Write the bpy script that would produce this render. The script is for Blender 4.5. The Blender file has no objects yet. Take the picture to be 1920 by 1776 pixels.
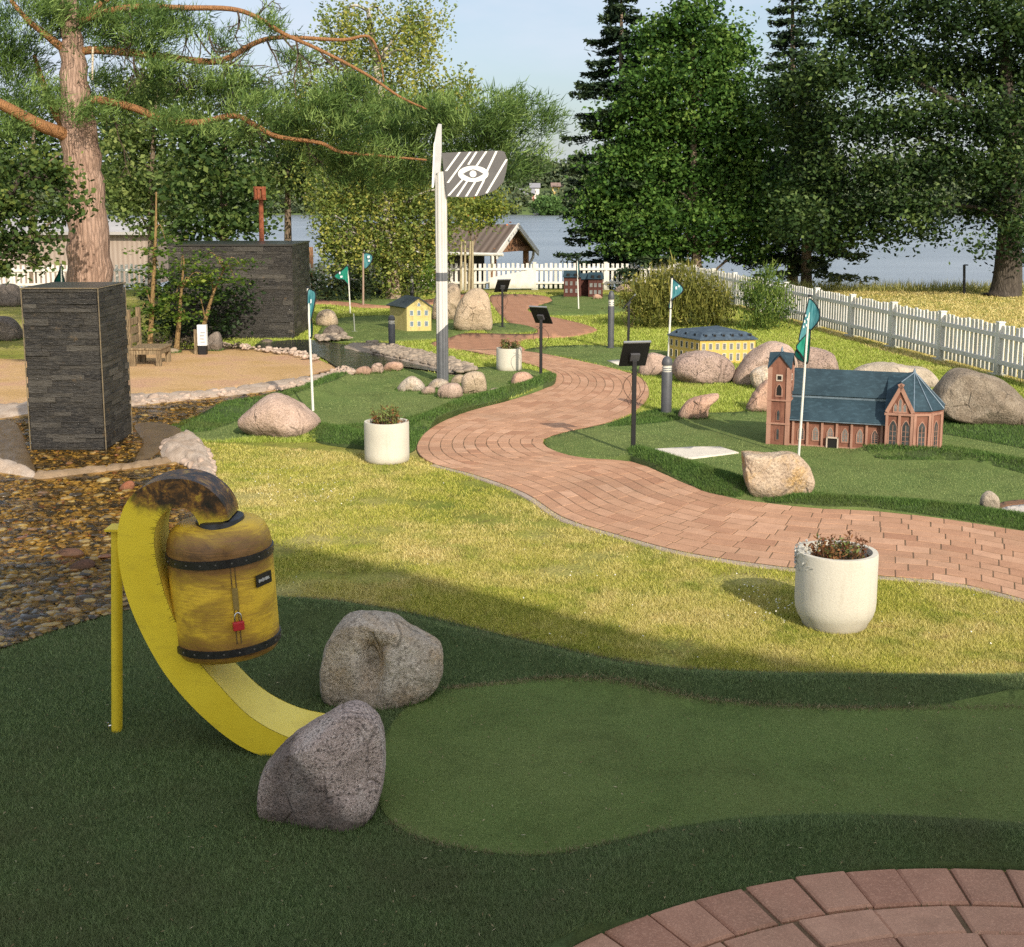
import bpy, bmesh, math, random
import numpy as np
from mathutils import Vector, Matrix
from mathutils.geometry import delaunay_2d_cdt
random.seed(7); RNG = np.random.default_rng(11)
SC = bpy.context.scene
COL = SC.collection
R = math.radians

# ------------------------------------------------------------------ camera model (used to survey ground positions)
FPX, CXP, CYP, PITCH, CAMH = 2400.0, 960.0, 772.0, R(9.4), 2.4
CP, SP = math.cos(PITCH), math.sin(PITCH)
def ray(px, py):
    u = (px-CXP)/FPX; v = (py-CYP)/FPX
    return Vector((u, CP - v*SP, -SP - v*CP))
def G(px, py, z=0.0):
    d = ray(px, py); t = (z-CAMH)/d.z
    return Vector((d.x*t, d.y*t, z))
def At(px, py, Y):
    d = ray(px, py); t = Y/d.y
    return Vector((d.x*t, Y, CAMH + d.z*t))
def Gn(px, py):
    u = (px-CXP)/FPX; v = (py-CYP)/FPX
    dz = -SP - v*CP; t = -CAMH/dz
    return np.stack([u*t, (CP - v*SP)*t], 1)
def ppm(Y, z=0.0):            # pixels per metre at distance Y
    return FPX/(Y*CP + (CAMH-z)*SP)

# ------------------------------------------------------------------ objects
ORG = {}
def link(o, parent=None):
    COL.objects.link(o)
    if parent is not None:
        o.parent = parent
    return o
def thing(name, label, cat, loc=(0, 0, 0), group=None):
    o = bpy.data.objects.new(name, None); link(o)
    o.location = loc; o.empty_display_size = .1
    o['label'] = label; o['category'] = cat
    if group: o['group'] = group
    ORG[o.name] = Vector(loc)
    return o
def tag(o, label=None, cat=None, group=None, kind=None):
    for k, v in (('label', label), ('category', cat), ('group', group), ('kind', kind)):
        if v: o[k] = v
    return o
def add_mesh(name, me, mat, parent=None, smooth=False):
    o = bpy.data.objects.new(name, me); link(o, parent)
    if mat is not None: me.materials.append(mat)
    if smooth: me.polygons.foreach_set('use_smooth', [True]*len(me.polygons))
    if parent is not None: ORG[o.name] = ORG.get(parent.name, Vector((0, 0, 0)))
    else: ORG[o.name] = Vector((0, 0, 0))
    return o
class MB:
    """collects shapes in world coordinates; build() links them as one mesh object"""
    def __init__(s): s.v = []; s.f = []; s.t = []
    def add(s, vs, fs, tint=0.5):
        b = len(s.v); s.v += [tuple(v) for v in vs]; s.t += [tint]*len(vs)
        s.f += [tuple(b+i for i in f) for f in fs]; return s
    def box(s, c, size, rz=0, tint=.5, lean=0, taper=0):
        x, y, z = [k/2 for k in size]; m = Matrix.Rotation(rz, 3, 'Z') @ Matrix.Rotation(lean-.025 if lean else 0, 3, 'Y'); c = Vector(c); vs = []
        for dz in (-1, 1):
            k = 1 - (taper if dz > 0 else 0)
            for dx, dy in ((-1, -1), (1, -1), (1, 1), (-1, 1)):
                vs.append(c + m @ Vector((dx*x*k, dy*y*k, dz*z)))
        return s.add(vs, [(3, 2, 1, 0), (4, 5, 6, 7), (0, 1, 5, 4), (1, 2, 6, 5), (2, 3, 7, 6), (3, 0, 4, 7)], tint)
    def hexa(s, p, tint=.5):     # 8 corner points, bottom 4 then top 4
        return s.add(p, [(3, 2, 1, 0), (4, 5, 6, 7), (0, 1, 5, 4), (1, 2, 6, 5), (2, 3, 7, 6), (3, 0, 4, 7)], tint)
    def prism(s, poly, off, tint=.5):   # poly: list of 3d points, extruded by off
        n = len(poly); off = Vector(off); a = [Vector(p) for p in poly]; b = [p+off for p in a]
        fs = [tuple(range(n))[::-1], tuple(range(n, 2*n))]
        fs += [(i, (i+1) % n, n+(i+1) % n, n+i) for i in range(n)]
        return s.add(a+b, fs, tint)
    def tube(s, pts, rad, n=8, tint=.5, cap=True):
        pts = [Vector(p) for p in pts]; m = len(pts)
        if not hasattr(rad, '__len__'): rad = [rad]*m
        vs = []; ref = None
        for i, p in enumerate(pts):
            t = (pts[min(i+1, m-1)] - pts[max(i-1, 0)])
            t = t.normalized() if t.length > 1e-9 else Vector((0, 0, 1))
            if ref is None:
                ref = Vector((1, 0, 0)) if abs(t.x) < .8 else Vector((0, 1, 0))
            a = (ref - t*ref.dot(t)).normalized(); ref = a; b = t.cross(a)
            for k in range(n):
                th = 2*math.pi*k/n
                vs.append(p + (a*math.cos(th) + b*math.sin(th))*rad[i])
        fs = []
        for i in range(m-1):
            for k in range(n):
                fs.append((i*n+k, i*n+(k+1) % n, (i+1)*n+(k+1) % n, (i+1)*n+k))
        if cap: fs += [tuple(range(n))[::-1], tuple((m-1)*n+k for k in range(n))]
        return s.add(vs, fs, tint)
    def lathe(s, prof, c=(0, 0, 0), n=32, tint=.5, M=None):   # prof: (r,z)
        c = Vector(c); vs = []
        for r, z in prof:
            for k in range(n):
                th = 2*math.pi*k/n
                v = Vector((r*math.cos(th), r*math.sin(th), z))
                if M is not None: v = M @ v
                vs.append(c+v)
        fs = []
        for i in range(len(prof)-1):
            for k in range(n):
                fs.append((i*n+k, i*n+(k+1) % n, (i+1)*n+(k+1) % n, (i+1)*n+k))
        fs += [tuple(range(n))[::-1], tuple((len(prof)-1)*n+k for k in range(n))]
        return s.add(vs, fs, tint)
    def build(s, name, mat, parent=None, smooth=False, bevel=0, autosm=None):
        off = ORG.get(parent.name, Vector((0, 0, 0))) if parent is not None else Vector((0, 0, 0))
        me = bpy.data.meshes.new(name)
        me.from_pydata([(x-off.x, y-off.y, z-off.z) for x, y, z in s.v], [], s.f)
        at = me.attributes.new('tint', 'FLOAT', 'POINT'); at.data.foreach_set('value', s.t)
        me.update()
        o = add_mesh(name, me, mat, parent, smooth)
        if bevel:
            b = o.modifiers.new('bevel', 'BEVEL'); b.width = bevel; b.segments = 2; b.limit_method = 'ANGLE'
        if autosm:
            bm = bmesh.new(); bm.from_mesh(me)
            bmesh.ops.recalc_face_normals(bm, faces=bm.faces)
            for e in bm.edges:
                e.smooth = e.calc_face_angle(0) < autosm
            for f in bm.faces: f.smooth = True
            bm.to_mesh(me); bm.free()
        return o
def np_mesh(name, V, F, tint, mat, parent=None, smooth=False):
    """V (n,3), F (m,k) with constant k, tint (n,)"""
    off = ORG.get(parent.name, Vector((0, 0, 0))) if parent is not None else Vector((0, 0, 0))
    V = np.asarray(V, np.float32) - np.array(off, np.float32)
    F = np.asarray(F, np.int32); m, k = F.shape
    me = bpy.data.meshes.new(name)
    me.vertices.add(len(V)); me.vertices.foreach_set('co', V.ravel())
    me.loops.add(m*k); me.loops.foreach_set('vertex_index', F.ravel())
    me.polygons.add(m); me.polygons.foreach_set('loop_start', np.arange(0, m*k, k, dtype=np.int32))
    me.polygons.foreach_set('loop_total', np.full(m, k, np.int32))
    at = me.attributes.new('tint', 'FLOAT', 'POINT'); at.data.foreach_set('value', np.asarray(tint, np.float32))
    me.update(calc_edges=True)
    return add_mesh(name, me, mat, parent, smooth)

# ------------------------------------------------------------------ materials
class NT:
    def __init__(s, name):
        s.m = bpy.data.materials.new(name); s.m.use_nodes = True
        s.t = s.m.node_tree; s.t.nodes.clear()
        s.out = s.n('ShaderNodeOutputMaterial')
    def n(s, typ, **kw):
        nd = s.t.nodes.new(typ)
        for k, v in kw.items(): setattr(nd, k, v)
        return nd
    def l(s, a, b): s.t.links.new(a, b)
    def val(s, sock, v):
        if hasattr(v, 'is_linked') or hasattr(v, 'links'): s.l(v, sock)
        else: sock.default_value = v
    def pos(s): return s.n('ShaderNodeNewGeometry').outputs['Position']
    def mapping(s, vec, scale=(1, 1, 1), rot=(0, 0, 0)):
        m = s.n('ShaderNodeMapping'); s.l(vec, m.inputs['Vector'])
        m.inputs['Scale'].default_value = scale; m.inputs['Rotation'].default_value = rot
        return m.outputs[0]
    def noise(s, vec, scale, detail=4, rough=.55, dist=0):
        n = s.n('ShaderNodeTexNoise'); s.l(vec, n.inputs['Vector'])
        n.inputs['Scale'].default_value = scale; n.inputs['Detail'].default_value = detail
        n.inputs['Roughness'].default_value = rough; n.inputs['Distortion'].default_value = dist
        return n.outputs['Fac']
    def voro(s, vec, scale, feature='F1', out='Distance'):
        n = s.n('ShaderNodeTexVoronoi', feature=feature); s.l(vec, n.inputs['Vector'])
        n.inputs['Scale'].default_value = scale
        return n.outputs[out]
    def ramp(s, fac, stops, interp='LINEAR'):
        r = s.n('ShaderNodeValToRGB'); r.color_ramp.interpolation = interp
        s.l(fac, r.inputs['Fac']); e = r.color_ramp.elements
        while len(e) < len(stops): e.new(.5)
        for i, (p, c) in enumerate(stops):
            e[i].position = p
            if not hasattr(c, '__len__'): c = (c, c, c)
            e[i].color = (*c[:3], 1)
        return r.outputs['Color']
    def mix(s, fac, a, b, blend='MIX'):
        m = s.n('ShaderNodeMix', data_type='RGBA', blend_type=blend)
        s.val(m.inputs['Factor'], fac)
        for sock, v in ((m.inputs['A'], a), (m.inputs['B'], b)):
            if isinstance(v, (tuple, list)): sock.default_value = (*v[:3], 1)
            else: s.l(v, sock)
        return m.outputs['Result']
    def math(s, op, a, b=0.0, clamp=False):
        m = s.n('ShaderNodeMath', operation=op, use_clamp=clamp)
        s.val(m.inputs[0], a); s.val(m.inputs[1], b); return m.outputs[0]
    def attr(s, name='tint'):
        a = s.n('ShaderNodeAttribute'); a.attribute_name = name; return a.outputs['Fac']
    def sep(s, vec):
        x = s.n('ShaderNodeSeparateXYZ'); s.l(vec, x.inputs[0]); return x.outputs
    def bump(s, h, strength=.3, dist=.02):
        b = s.n('ShaderNodeBump'); s.l(h, b.inputs['Height'])
        b.inputs['Strength'].default_value = strength; b.inputs['Distance'].default_value = dist
        return b.outputs[0]
    def principled(s, color, rough=.7, metal=0, bump=None, spec=.5):
        p = s.n('ShaderNodeBsdfPrincipled')
        if isinstance(color, (tuple, list)): p.inputs['Base Color'].default_value = (*color[:3], 1)
        else: s.l(color, p.inputs['Base Color'])
        s.val(p.inputs['Roughness'], rough); p.inputs['Metallic'].default_value = metal
        p.inputs['Specular IOR Level'].default_value = spec
        if bump is not None: s.l(bump, p.inputs['Normal'])
        s.l(p.outputs[0], s.out.inputs['Surface']); return p
MATS = {}
def cached(fn):
    def w(name, *a, **k):
        if name not in MATS: MATS[name] = fn(name, *a, **k)
        return MATS[name]
    return w
@cached
def paint(name, col, rough=.5, metal=0, var=.12, scale=9, bump=.05, dirt=None):
    t = NT(name); p = t.pos(); n = t.noise(p, scale, 6, .65)
    lo = tuple(c*(1-var*1.6) for c in col); hi = tuple(min(1, c*(1+var)) for c in col)
    c = t.ramp(n, [(.25, lo), (.75, hi)])
    if dirt:
        n2 = t.noise(p, scale*.35, 8, .7)
        c = t.mix(t.ramp(n2, [(.5, 0), (.72, .75)]), c, dirt)
    t.principled(c, rough, metal, t.bump(t.noise(p, scale*8, 3), bump, .01) if bump else None)
    return t.m
@cached
def granite(name, base, dark, light, patch=None, speck=1.0, sc=1.0):
    t = NT(name); p = t.pos()
    big = t.noise(p, 3.2*sc, 6, .6, .4)
    c = t.ramp(big, [(.3, tuple(k*.78 for k in base)), (.5, base), (.7, light)])
    if patch:
        c = t.mix(t.ramp(t.noise(p, 4.5*sc, 7, .65, .6), [(.47, 0), (.62, .85)]), c, patch)
    fine = t.noise(p, 55*sc, 3, .6)
    c = t.mix(t.ramp(fine, [(.5, 0), (.63, .75*speck)]), c, dark)
    fine2 = t.noise(t.mapping(p, rot=(1, 2, 3)), 70*sc, 2, .5)
    c = t.mix(t.ramp(fine2, [(.56, 0), (.68, .6*speck)]), c, tuple(min(1, k*1.35) for k in light))
    cr = t.voro(t.mapping(t.n('ShaderNodeVectorMath', operation='ADD').outputs[0] if False else p, (1, 1.4, .7), (.4, .2, .7)), 3.3*sc, 'DISTANCE_TO_EDGE')
    crk = t.math('MULTIPLY', t.ramp(cr, [(0, 1), (.035, 0)]), t.ramp(t.noise(p, 5*sc, 4), [(.48, 0), (.6, 1)]))
    c = t.mix(t.math('MULTIPLY', crk, .55), c, tuple(k*.35 for k in base))
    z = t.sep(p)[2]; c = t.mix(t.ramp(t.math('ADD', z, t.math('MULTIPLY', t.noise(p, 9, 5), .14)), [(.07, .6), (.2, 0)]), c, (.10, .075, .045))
    c = t.mix(t.ramp(t.noise(p, 2.1*sc, 5, .65, .8), [(.52, 0), (.7, .45)]), c, tuple(k*.5 for k in base))
    h = t.math('ADD', t.math('ADD', t.noise(p, 14*sc, 8, .72), t.math('MULTIPLY', fine, .3)), t.math('MULTIPLY', crk, -.5))
    t.principled(c, .88, 0, t.bump(h, .8, .05), .2)
    return t.m
@cached
def foliage(name, stops, trans=.3, patch=None, rough=.6):
    """colour from per-leaf tint; diffuse + translucent"""
    t = NT(name); c = t.ramp(t.attr(), stops)
    if patch:
        sc, col, lo, hi = patch
        c = t.mix(t.ramp(t.noise(t.pos(), sc, 5, .6), [(lo, 0), (hi, 1)]), c, col)
    d = t.n('ShaderNodeBsdfPrincipled'); t.l(c, d.inputs['Base Color']); d.inputs['Roughness'].default_value = rough
    d.inputs['Specular IOR Level'].default_value = .25
    tr = t.n('ShaderNodeBsdfTranslucent'); t.l(t.mix(.5, c, (.25, .35, .05), 'MULTIPLY') if False else c, tr.inputs['Color'])
    m = t.n('ShaderNodeMixShader'); m.inputs[0].default_value = trans
    t.l(d.outputs[0], m.inputs[1]); t.l(tr.outputs[0], m.inputs[2]); t.l(m.outputs[0], t.out.inputs['Surface'])
    return t.m
@cached
def bark(name, c1, c2, c3=None, sc=1.0):
    t = NT(name); p = t.pos(); q = t.mapping(p, (1, 1, .28))
    n = t.noise(q, 9*sc, 8, .7, .8)
    c = t.ramp(n, [(.3, c1), (.62, c2)] if not c3 else [(.28, c1), (.5, c2), (.7, c3)])
    v = t.voro(t.mapping(p, (1, 1, .16)), 24*sc, 'DISTANCE_TO_EDGE')
    c = t.mix(t.ramp(v, [(0, .55), (.16, 0)]), c, tuple(k*.35 for k in c1))
    t.principled(c, .9, 0, t.bump(t.math('ADD', n, t.math('MULTIPLY', v, 1.2)), .8, .04), .2)
    return t.m

# ------------------------------------------------------------------ 2D helpers
def spline(pts, step=4, closed=False):
    P = [np.array(p, float) for p in pts]; n = len(P); out = []
    rng = range(n) if closed else range(n-1)
    for i in rng:
        a = P[(i-1) % n] if closed or i > 0 else P[i]
        b = P[i]; c = P[(i+1) % n]
        d = P[(i+2) % n] if closed or i+2 < n else c
        for k in range(step):
            t = k/step
            out.append(.5*((2*b) + (c-a)*t + (2*a-5*b+4*c-d)*t*t + (3*b-a-3*c+d)*t**3))
    if not closed: out.append(P[-1])
    return np.array(out)
def inside(poly, x, y):
    r = np.zeros(len(x), bool); n = len(poly); j = n-1
    for i in range(n):
        xi, yi = poly[i]; xj, yj = poly[j]
        if yi != yj:
            c = ((yi > y) != (yj > y)) & (x < (xj-xi)*(y-yi)/(yj-yi) + xi)
            r ^= c
        j = i
    return r
def dist_poly(pl, x, y):
    d = np.full(len(x), 1e9)
    for i in range(len(pl)-1):
        a, b = pl[i], pl[i+1]; ab = b-a; L = ab @ ab + 1e-12
        t = np.clip(((x-a[0])*ab[0] + (y-a[1])*ab[1])/L, 0, 1)
        d = np.minimum(d, np.hypot(x-a[0]-t*ab[0], y-a[1]-t*ab[1]))
    return d
BERMS = []
def berm(px, width, h):
    q = spline(px, 5); BERMS.append((Gn(q[:, 0], q[:, 1]), width, h))
def H(x, y):
    x = np.atleast_1d(np.asarray(x, float)); y = np.atleast_1d(np.asarray(y, float))
    z = np.zeros(len(x))
    for pl, w, h in BERMS:
        lo = pl.min(0)-3*w; hi = pl.max(0)+3*w
        k = (x > lo[0]) & (x < hi[0]) & (y > lo[1]) & (y < hi[1])
        if k.any():
            d = dist_poly(pl, x[k], y[k]); z[k] = np.maximum(z[k], h*np.exp(-(d/w)**2))
    return z
def sheet(name, poly, off, mat, grid=14, smooth_step=4, relief=True):
    """poly in photo pixels -> ground sheet that follows the relief"""
    q = spline(poly, smooth_step, True) if smooth_step else np.array(poly, float)
    x0, y0 = q.min(0); x1, y1 = q.max(0)
    pts = [tuple(p) for p in q]; n = len(pts)
    gx, gy = np.meshgrid(np.arange(x0, x1, grid), np.arange(y0, y1, grid*.5))
    gx = gx.ravel()+RNG.uniform(-2, 2, gx.size); gy = gy.ravel()+RNG.uniform(-1, 1, gy.size)
    k = inside(q, gx, gy); inner = list(zip(gx[k], gy[k]))
    vs = [Vector(p) for p in pts+inner]
    r = delaunay_2d_cdt(vs, [(i, (i+1) % n) for i in range(n)], [], 1, 1e-4)
    V2 = np.array([tuple(v) for v in r[0]]); P = Gn(V2[:, 0], V2[:, 1])
    z = (H(P[:, 0], P[:, 1]) if relief else 0) + off
    me = bpy.data.meshes.new(name)
    me.from_pydata(np.column_stack([P, z*np.ones(len(P))]).tolist(), [], [tuple(f)[::-1] for f in r[2]])
    me.update()
    o = add_mesh(name, me, mat, None, True)
    if relief:      # skirt so raised edges meet the ground
        bm = bmesh.new(); bm.from_mesh(me); e = [x for x in bm.edges if x.is_boundary]
        nv = [x for x in bmesh.ops.extrude_edge_only(bm, edges=e)['geom'] if isinstance(x, bmesh.types.BMVert)]
        for x in nv: x.co.z = -.005
        bm.to_mesh(me); bm.free()
    if me.polygons and sum(p.normal.z for p in me.polygons) < 0: me.flip_normals()
    o['kind'] = 'structure'
    return o, q
def sample_px(n, polys, excl=(), box=None):
    """n random ground points, uniform in the picture plane, inside any of polys"""
    allp = np.concatenate(polys); x0, y0 = allp.min(0); x1, y1 = allp.max(0)
    x0 = max(x0, -80); x1 = min(x1, 2000); y1 = min(y1, 1850)
    out = []; got = 0
    while got < n:
        x = RNG.uniform(x0, x1, n*2); y = RNG.uniform(y0, y1, n*2)
        k = np.zeros(len(x), bool)
        for p in polys: k |= inside(p, x, y)
        for e in excl: k &= ~inside(e, x, y)
        x, y = x[k], y[k]; out.append(np.stack([x, y], 1)); got += len(x)
        if len(x) < n*.005: break
    return np.concatenate(out)[:n]
def blades(P, h, w, lean, tint):
    """one thin triangle per blade. P (n,3)"""
    n = len(P); th = RNG.uniform(0, 2*np.pi, n); ph = RNG.uniform(0, 2*np.pi, n)
    dx = np.cos(th)*w*.5; dy = np.sin(th)*w*.5
    l = lean*h*RNG.uniform(.1, 1, n)
    tip = P + np.stack([np.cos(ph)*l, np.sin(ph)*l, h*RNG.uniform(.6, 1.1, n)], 1)
    a = P + np.stack([dx, dy, np.zeros(n)-.003], 1); b = P - np.stack([dx, dy, np.zeros(n)+.003], 1)
    V = np.stack([a, b, tip], 1).reshape(-1, 3)
    F = np.arange(3*n).reshape(-1, 3)
    return V, F, np.repeat(tint, 3)
def leaves(P, size, tint, flat=0.0, aspect=.55, droop=0.0):
    """rhombic leaves, random orientation. flat->1 makes them lie level"""
    n = len(P); a = RNG.normal(size=(n, 3)); a[:, 2] = a[:, 2]*(1-flat) - droop
    a /= np.linalg.norm(a, axis=1, keepdims=True)+1e-9
    b = RNG.normal(size=(n, 3)); b[:, 2] *= (1-flat)
    b -= a*(a*b).sum(1, keepdims=True); b /= np.linalg.norm(b, axis=1, keepdims=True)+1e-9
    s = (size*RNG.uniform(.6, 1.25, n))[:, None]
    V = np.stack([P-a*s*.5, P+b*s*aspect*.5, P+a*s*.5, P-b*s*aspect*.5], 1).reshape(-1, 3)
    F = np.arange(4*n).reshape(-1, 4)
    return V, F, np.repeat(tint, 4)
def joinVF(parts):
    V = []; F = []; T = []; b = 0
    for v, f, t in parts:
        V.append(v); F.append(f+b); T.append(t); b += len(v)
    return np.concatenate(V), np.concatenate(F), np.concatenate(T)
# ------------------------------------------------------------------ camera, sun, sky
cam = bpy.data.cameras.new('camera'); camo = bpy.data.objects.new('camera', cam); COL.objects.link(camo)
cam.sensor_width = 36; cam.lens = 36*FPX/1920; cam.shift_y = -(888-CYP)/1920
cam.clip_start = .1; cam.clip_end = 3000
camo.location = (0, 0, CAMH); camo.rotation_euler = (math.pi/2-PITCH, 0, 0)
SC.camera = camo
SUN_EL = R(30); SUNH = Vector((.40, -.917, 0)).normalized()
sd = bpy.data.lights.new('sun', 'SUN'); sd.energy = 5.0; sd.angle = R(.53); sd.color = (1, .89, .74)
so = bpy.data.objects.new('sun', sd); COL.objects.link(so)
so.rotation_euler = (-(SUNH*math.cos(SUN_EL)+Vector((0, 0, math.sin(SUN_EL))))).to_track_quat('-Z', 'Y').to_euler()
so.location = (8, -16, 20)
W = bpy.data.worlds.new('World'); SC.world = W; W.use_nodes = True
wt = W.node_tree; wt.nodes.clear()
wo = wt.nodes.new('ShaderNodeOutputWorld'); bg = wt.nodes.new('ShaderNodeBackground')
sky = wt.nodes.new('ShaderNodeTexSky'); sky.sky_type = 'NISHITA'; sky.sun_disc = False
sky.sun_elevation = SUN_EL; sky.sun_rotation = math.atan2(SUNH.x, SUNH.y)
sky.air_density = 1.0; sky.dust_density = 2.2; sky.ozone_density = 1.2; sky.altitude = 100
tc = wt.nodes.new('ShaderNodeTexCoord')
mp = wt.nodes.new('ShaderNodeMapping'); mp.inputs['Scale'].default_value = (1.6, 1.6, 5.5)
nz = wt.nodes.new('ShaderNodeTexNoise'); nz.inputs['Scale'].default_value = 1.7; nz.inputs['Detail'].default_value = 7; nz.inputs['Roughness'].default_value = .55
rp = wt.nodes.new('ShaderNodeValToRGB'); rp.color_ramp.elements[0].position = .40; rp.color_ramp.elements[1].position = .66
rp.color_ramp.elements[0].color = (.20, .20, .20, 1); rp.color_ramp.elements[1].color = (.95, .95, .95, 1)
mx = wt.nodes.new('ShaderNodeMix'); mx.data_type = 'RGBA'; mx.inputs['B'].default_value = (5.2, 5.7, 6.6, 1)
wt.links.new(tc.outputs['Generated'], mp.inputs[0]); wt.links.new(mp.outputs[0], nz.inputs['Vector'])
wt.links.new(nz.outputs['Fac'], rp.inputs[0]); wt.links.new(rp.outputs[0], mx.inputs['Factor'])
# sky boosted on its unseen sunward side, added as fill light for the shade
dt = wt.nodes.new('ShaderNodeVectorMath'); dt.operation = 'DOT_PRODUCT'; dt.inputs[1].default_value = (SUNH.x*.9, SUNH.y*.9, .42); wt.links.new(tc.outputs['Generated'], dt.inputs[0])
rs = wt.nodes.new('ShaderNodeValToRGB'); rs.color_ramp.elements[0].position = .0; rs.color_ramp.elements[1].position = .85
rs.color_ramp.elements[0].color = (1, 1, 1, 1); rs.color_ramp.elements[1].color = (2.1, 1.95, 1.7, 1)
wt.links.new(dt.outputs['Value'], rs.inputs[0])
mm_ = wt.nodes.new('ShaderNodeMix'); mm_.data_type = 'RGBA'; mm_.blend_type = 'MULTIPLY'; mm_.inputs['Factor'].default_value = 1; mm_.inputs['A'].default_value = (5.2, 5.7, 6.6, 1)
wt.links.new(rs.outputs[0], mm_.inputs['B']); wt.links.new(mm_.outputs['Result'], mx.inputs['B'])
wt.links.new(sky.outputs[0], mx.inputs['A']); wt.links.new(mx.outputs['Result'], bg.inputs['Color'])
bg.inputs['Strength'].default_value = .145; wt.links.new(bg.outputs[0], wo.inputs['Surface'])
SC.view_settings.view_transform = 'Standard'; SC.view_settings.look = 'None'
SC.view_settings.exposure = 0; SC.view_settings.gamma = 1
SC.render.engine = 'CYCLES'
SC.cycles.max_bounces = 6; SC.cycles.transparent_max_bounces = 8; SC.cycles.diffuse_bounces = 3
SC.cycles.use_denoising = False

# ------------------------------------------------------------------ setting materials
def m_lawn():
    t = NT('lawn_soil'); p = t.pos()
    a = t.noise(p, .55, 6, .62, .3); b = t.noise(p, 6, 6, .7); c = t.noise(p, 60, 3, .6)
    col = t.ramp(a, [(.32, (.22, .26, .04)), (.47, (.38, .37, .08)), (.62, (.52, .44, .16))])
    col = t.mix(t.ramp(b, [(.5, 0), (.75, .8)]), col, (.16, .10, .05))
    col = t.mix(t.ramp(c, [(.35, .6), (.6, 0)]), col, (.05, .06, .012))
    t.principled(col, .95, 0, t.bump(t.math('ADD', b, c), .8, .03), .1); return t.m
def m_turf(name, lo, hi, dry, nsc=90):
    t = NT(name); p = t.pos()
    f = t.noise(p, nsc, 4, .75); a = t.noise(p, .9, 5, .6, .5); s = t.noise(t.mapping(p, (1, 3, 1)), 26, 5, .7)
    col = t.ramp(f, [(.33, lo), (.66, hi)])
    col = t.mix(t.ramp(a, [(.42, 0), (.75, .55)]), col, dry)
    col = t.mix(t.ramp(s, [(.60, 0), (.8, .4)]), col, tuple(k*1.7 for k in dry))
    fd = t.noise(t.mapping(p, (1, 1, 1), (0, 0, .6)), 2.4, 6, .7, .6)
    col = t.mix(t.ramp(fd, [(.48, 0), (.72, .6)]), col, tuple(k*.55 for k in lo))
    t.principled(col, .95, 0, t.bump(f, .6, .012), .12); return t.m
def m_brick(name, cols, joint=None):
    t = NT(name); p = t.pos()
    c = t.ramp(t.attr(), [(0, cols[0]), (.5, cols[1]), (1, cols[2])])
    c = t.mix(t.ramp(t.noise(p, 7, 7, .7), [(.42, 0), (.75, .5)]), c, tuple(k*.62 for k in cols[0]))
    c = t.mix(t.ramp(t.noise(p, 1.1, 7, .7, .5), [(.45, 0), (.72, .45)]), c, (.27, .18, .115))
    c = t.mix(t.ramp(t.noise(p, 120, 2), [(.5, 0), (.7, .35)]), c, tuple(min(1, k*1.4) for k in cols[2]))
    t.principled(c, .9, 0, t.bump(t.noise(p, 45, 5, .7), .35, .01), .2); return t.m
def m_water(name, col, rough=.08, bs=2.5, bst=.12, sc=(1, 2.4, 1)):
    t = NT(name); p = t.pos()
    n = t.noise(t.mapping(p, sc), bs, 5, .6)
    t.principled(col, rough, 0, t.bump(n, bst, .2), .5); return t.m
def m_gravel():
    t = NT('gravel'); p = t.pos()
    f = t.noise(p, 55, 4, .7); a = t.noise(p, 1.1, 5, .6, .4)
    c = t.ramp(a, [(.35, (.58, .35, .22)), (.5, (.62, .41, .20)), (.66, (.54, .35, .14))])
    c = t.mix(t.ramp(f, [(.4, .5), (.62, 0)]), c, (.22, .12, .06))
    c = t.mix(t.ramp(t.noise(p, 100, 2), [(.56, 0), (.7, .5)]), c, (.62, .46, .34))
    t.principled(c, .95, 0, t.bump(f, .6, .02), .1); return t.m
def m_concrete(name, col, dirt=(.2, .14, .08), amt=.7):
    t = NT(name); p = t.pos()
    a = t.noise(p, 4, 8, .72, .3); f = t.noise(p, 60, 3)
    c = t.ramp(f, [(.35, tuple(k*.8 for k in col)), (.65, col)])
    c = t.mix(t.ramp(a, [(.45, 0), (.7, amt)]), c, dirt)
    t.principled(c, .9, 0, t.bump(t.math('ADD', a, f), .5, .02), .2); return t.m
M_LAWN = m_lawn()
M_GREEN = m_turf('putting_turf', (.085, .125, .034), (.15, .21, .06), (.18, .195, .07))
M_ROUGH = m_turf('rough_turf_base', (.042, .066, .024), (.08, .118, .042), (.10, .095, .036), 60)
M_BRICK = m_brick('red_pavers', [(.37, .19, .112), (.47, .265, .16), (.56, .335, .215)])
M_BRICKN = m_brick('wine_red_pavers', [(.34, .165, .108), (.43, .228, .15), (.53, .305, .205)])
M_GRAVEL = m_gravel()
M_RIM = m_concrete('stream_rim_concrete', (.52, .42, .33), (.27, .18, .11), .8)
M_MUD = m_concrete('stream_bed_mud', (.16, .12, .06), (.07, .055, .03), .8)
M_BASIN = m_concrete('basin_brown', (.15, .10, .05), (.06, .04, .02), .8)
M_BASIN.node_tree.nodes['Principled BSDF'].inputs['Roughness'].default_value = .35
M_SOIL = m_concrete('bare_soil', (.20, .125, .075), (.09, .075, .035), .8)

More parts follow.
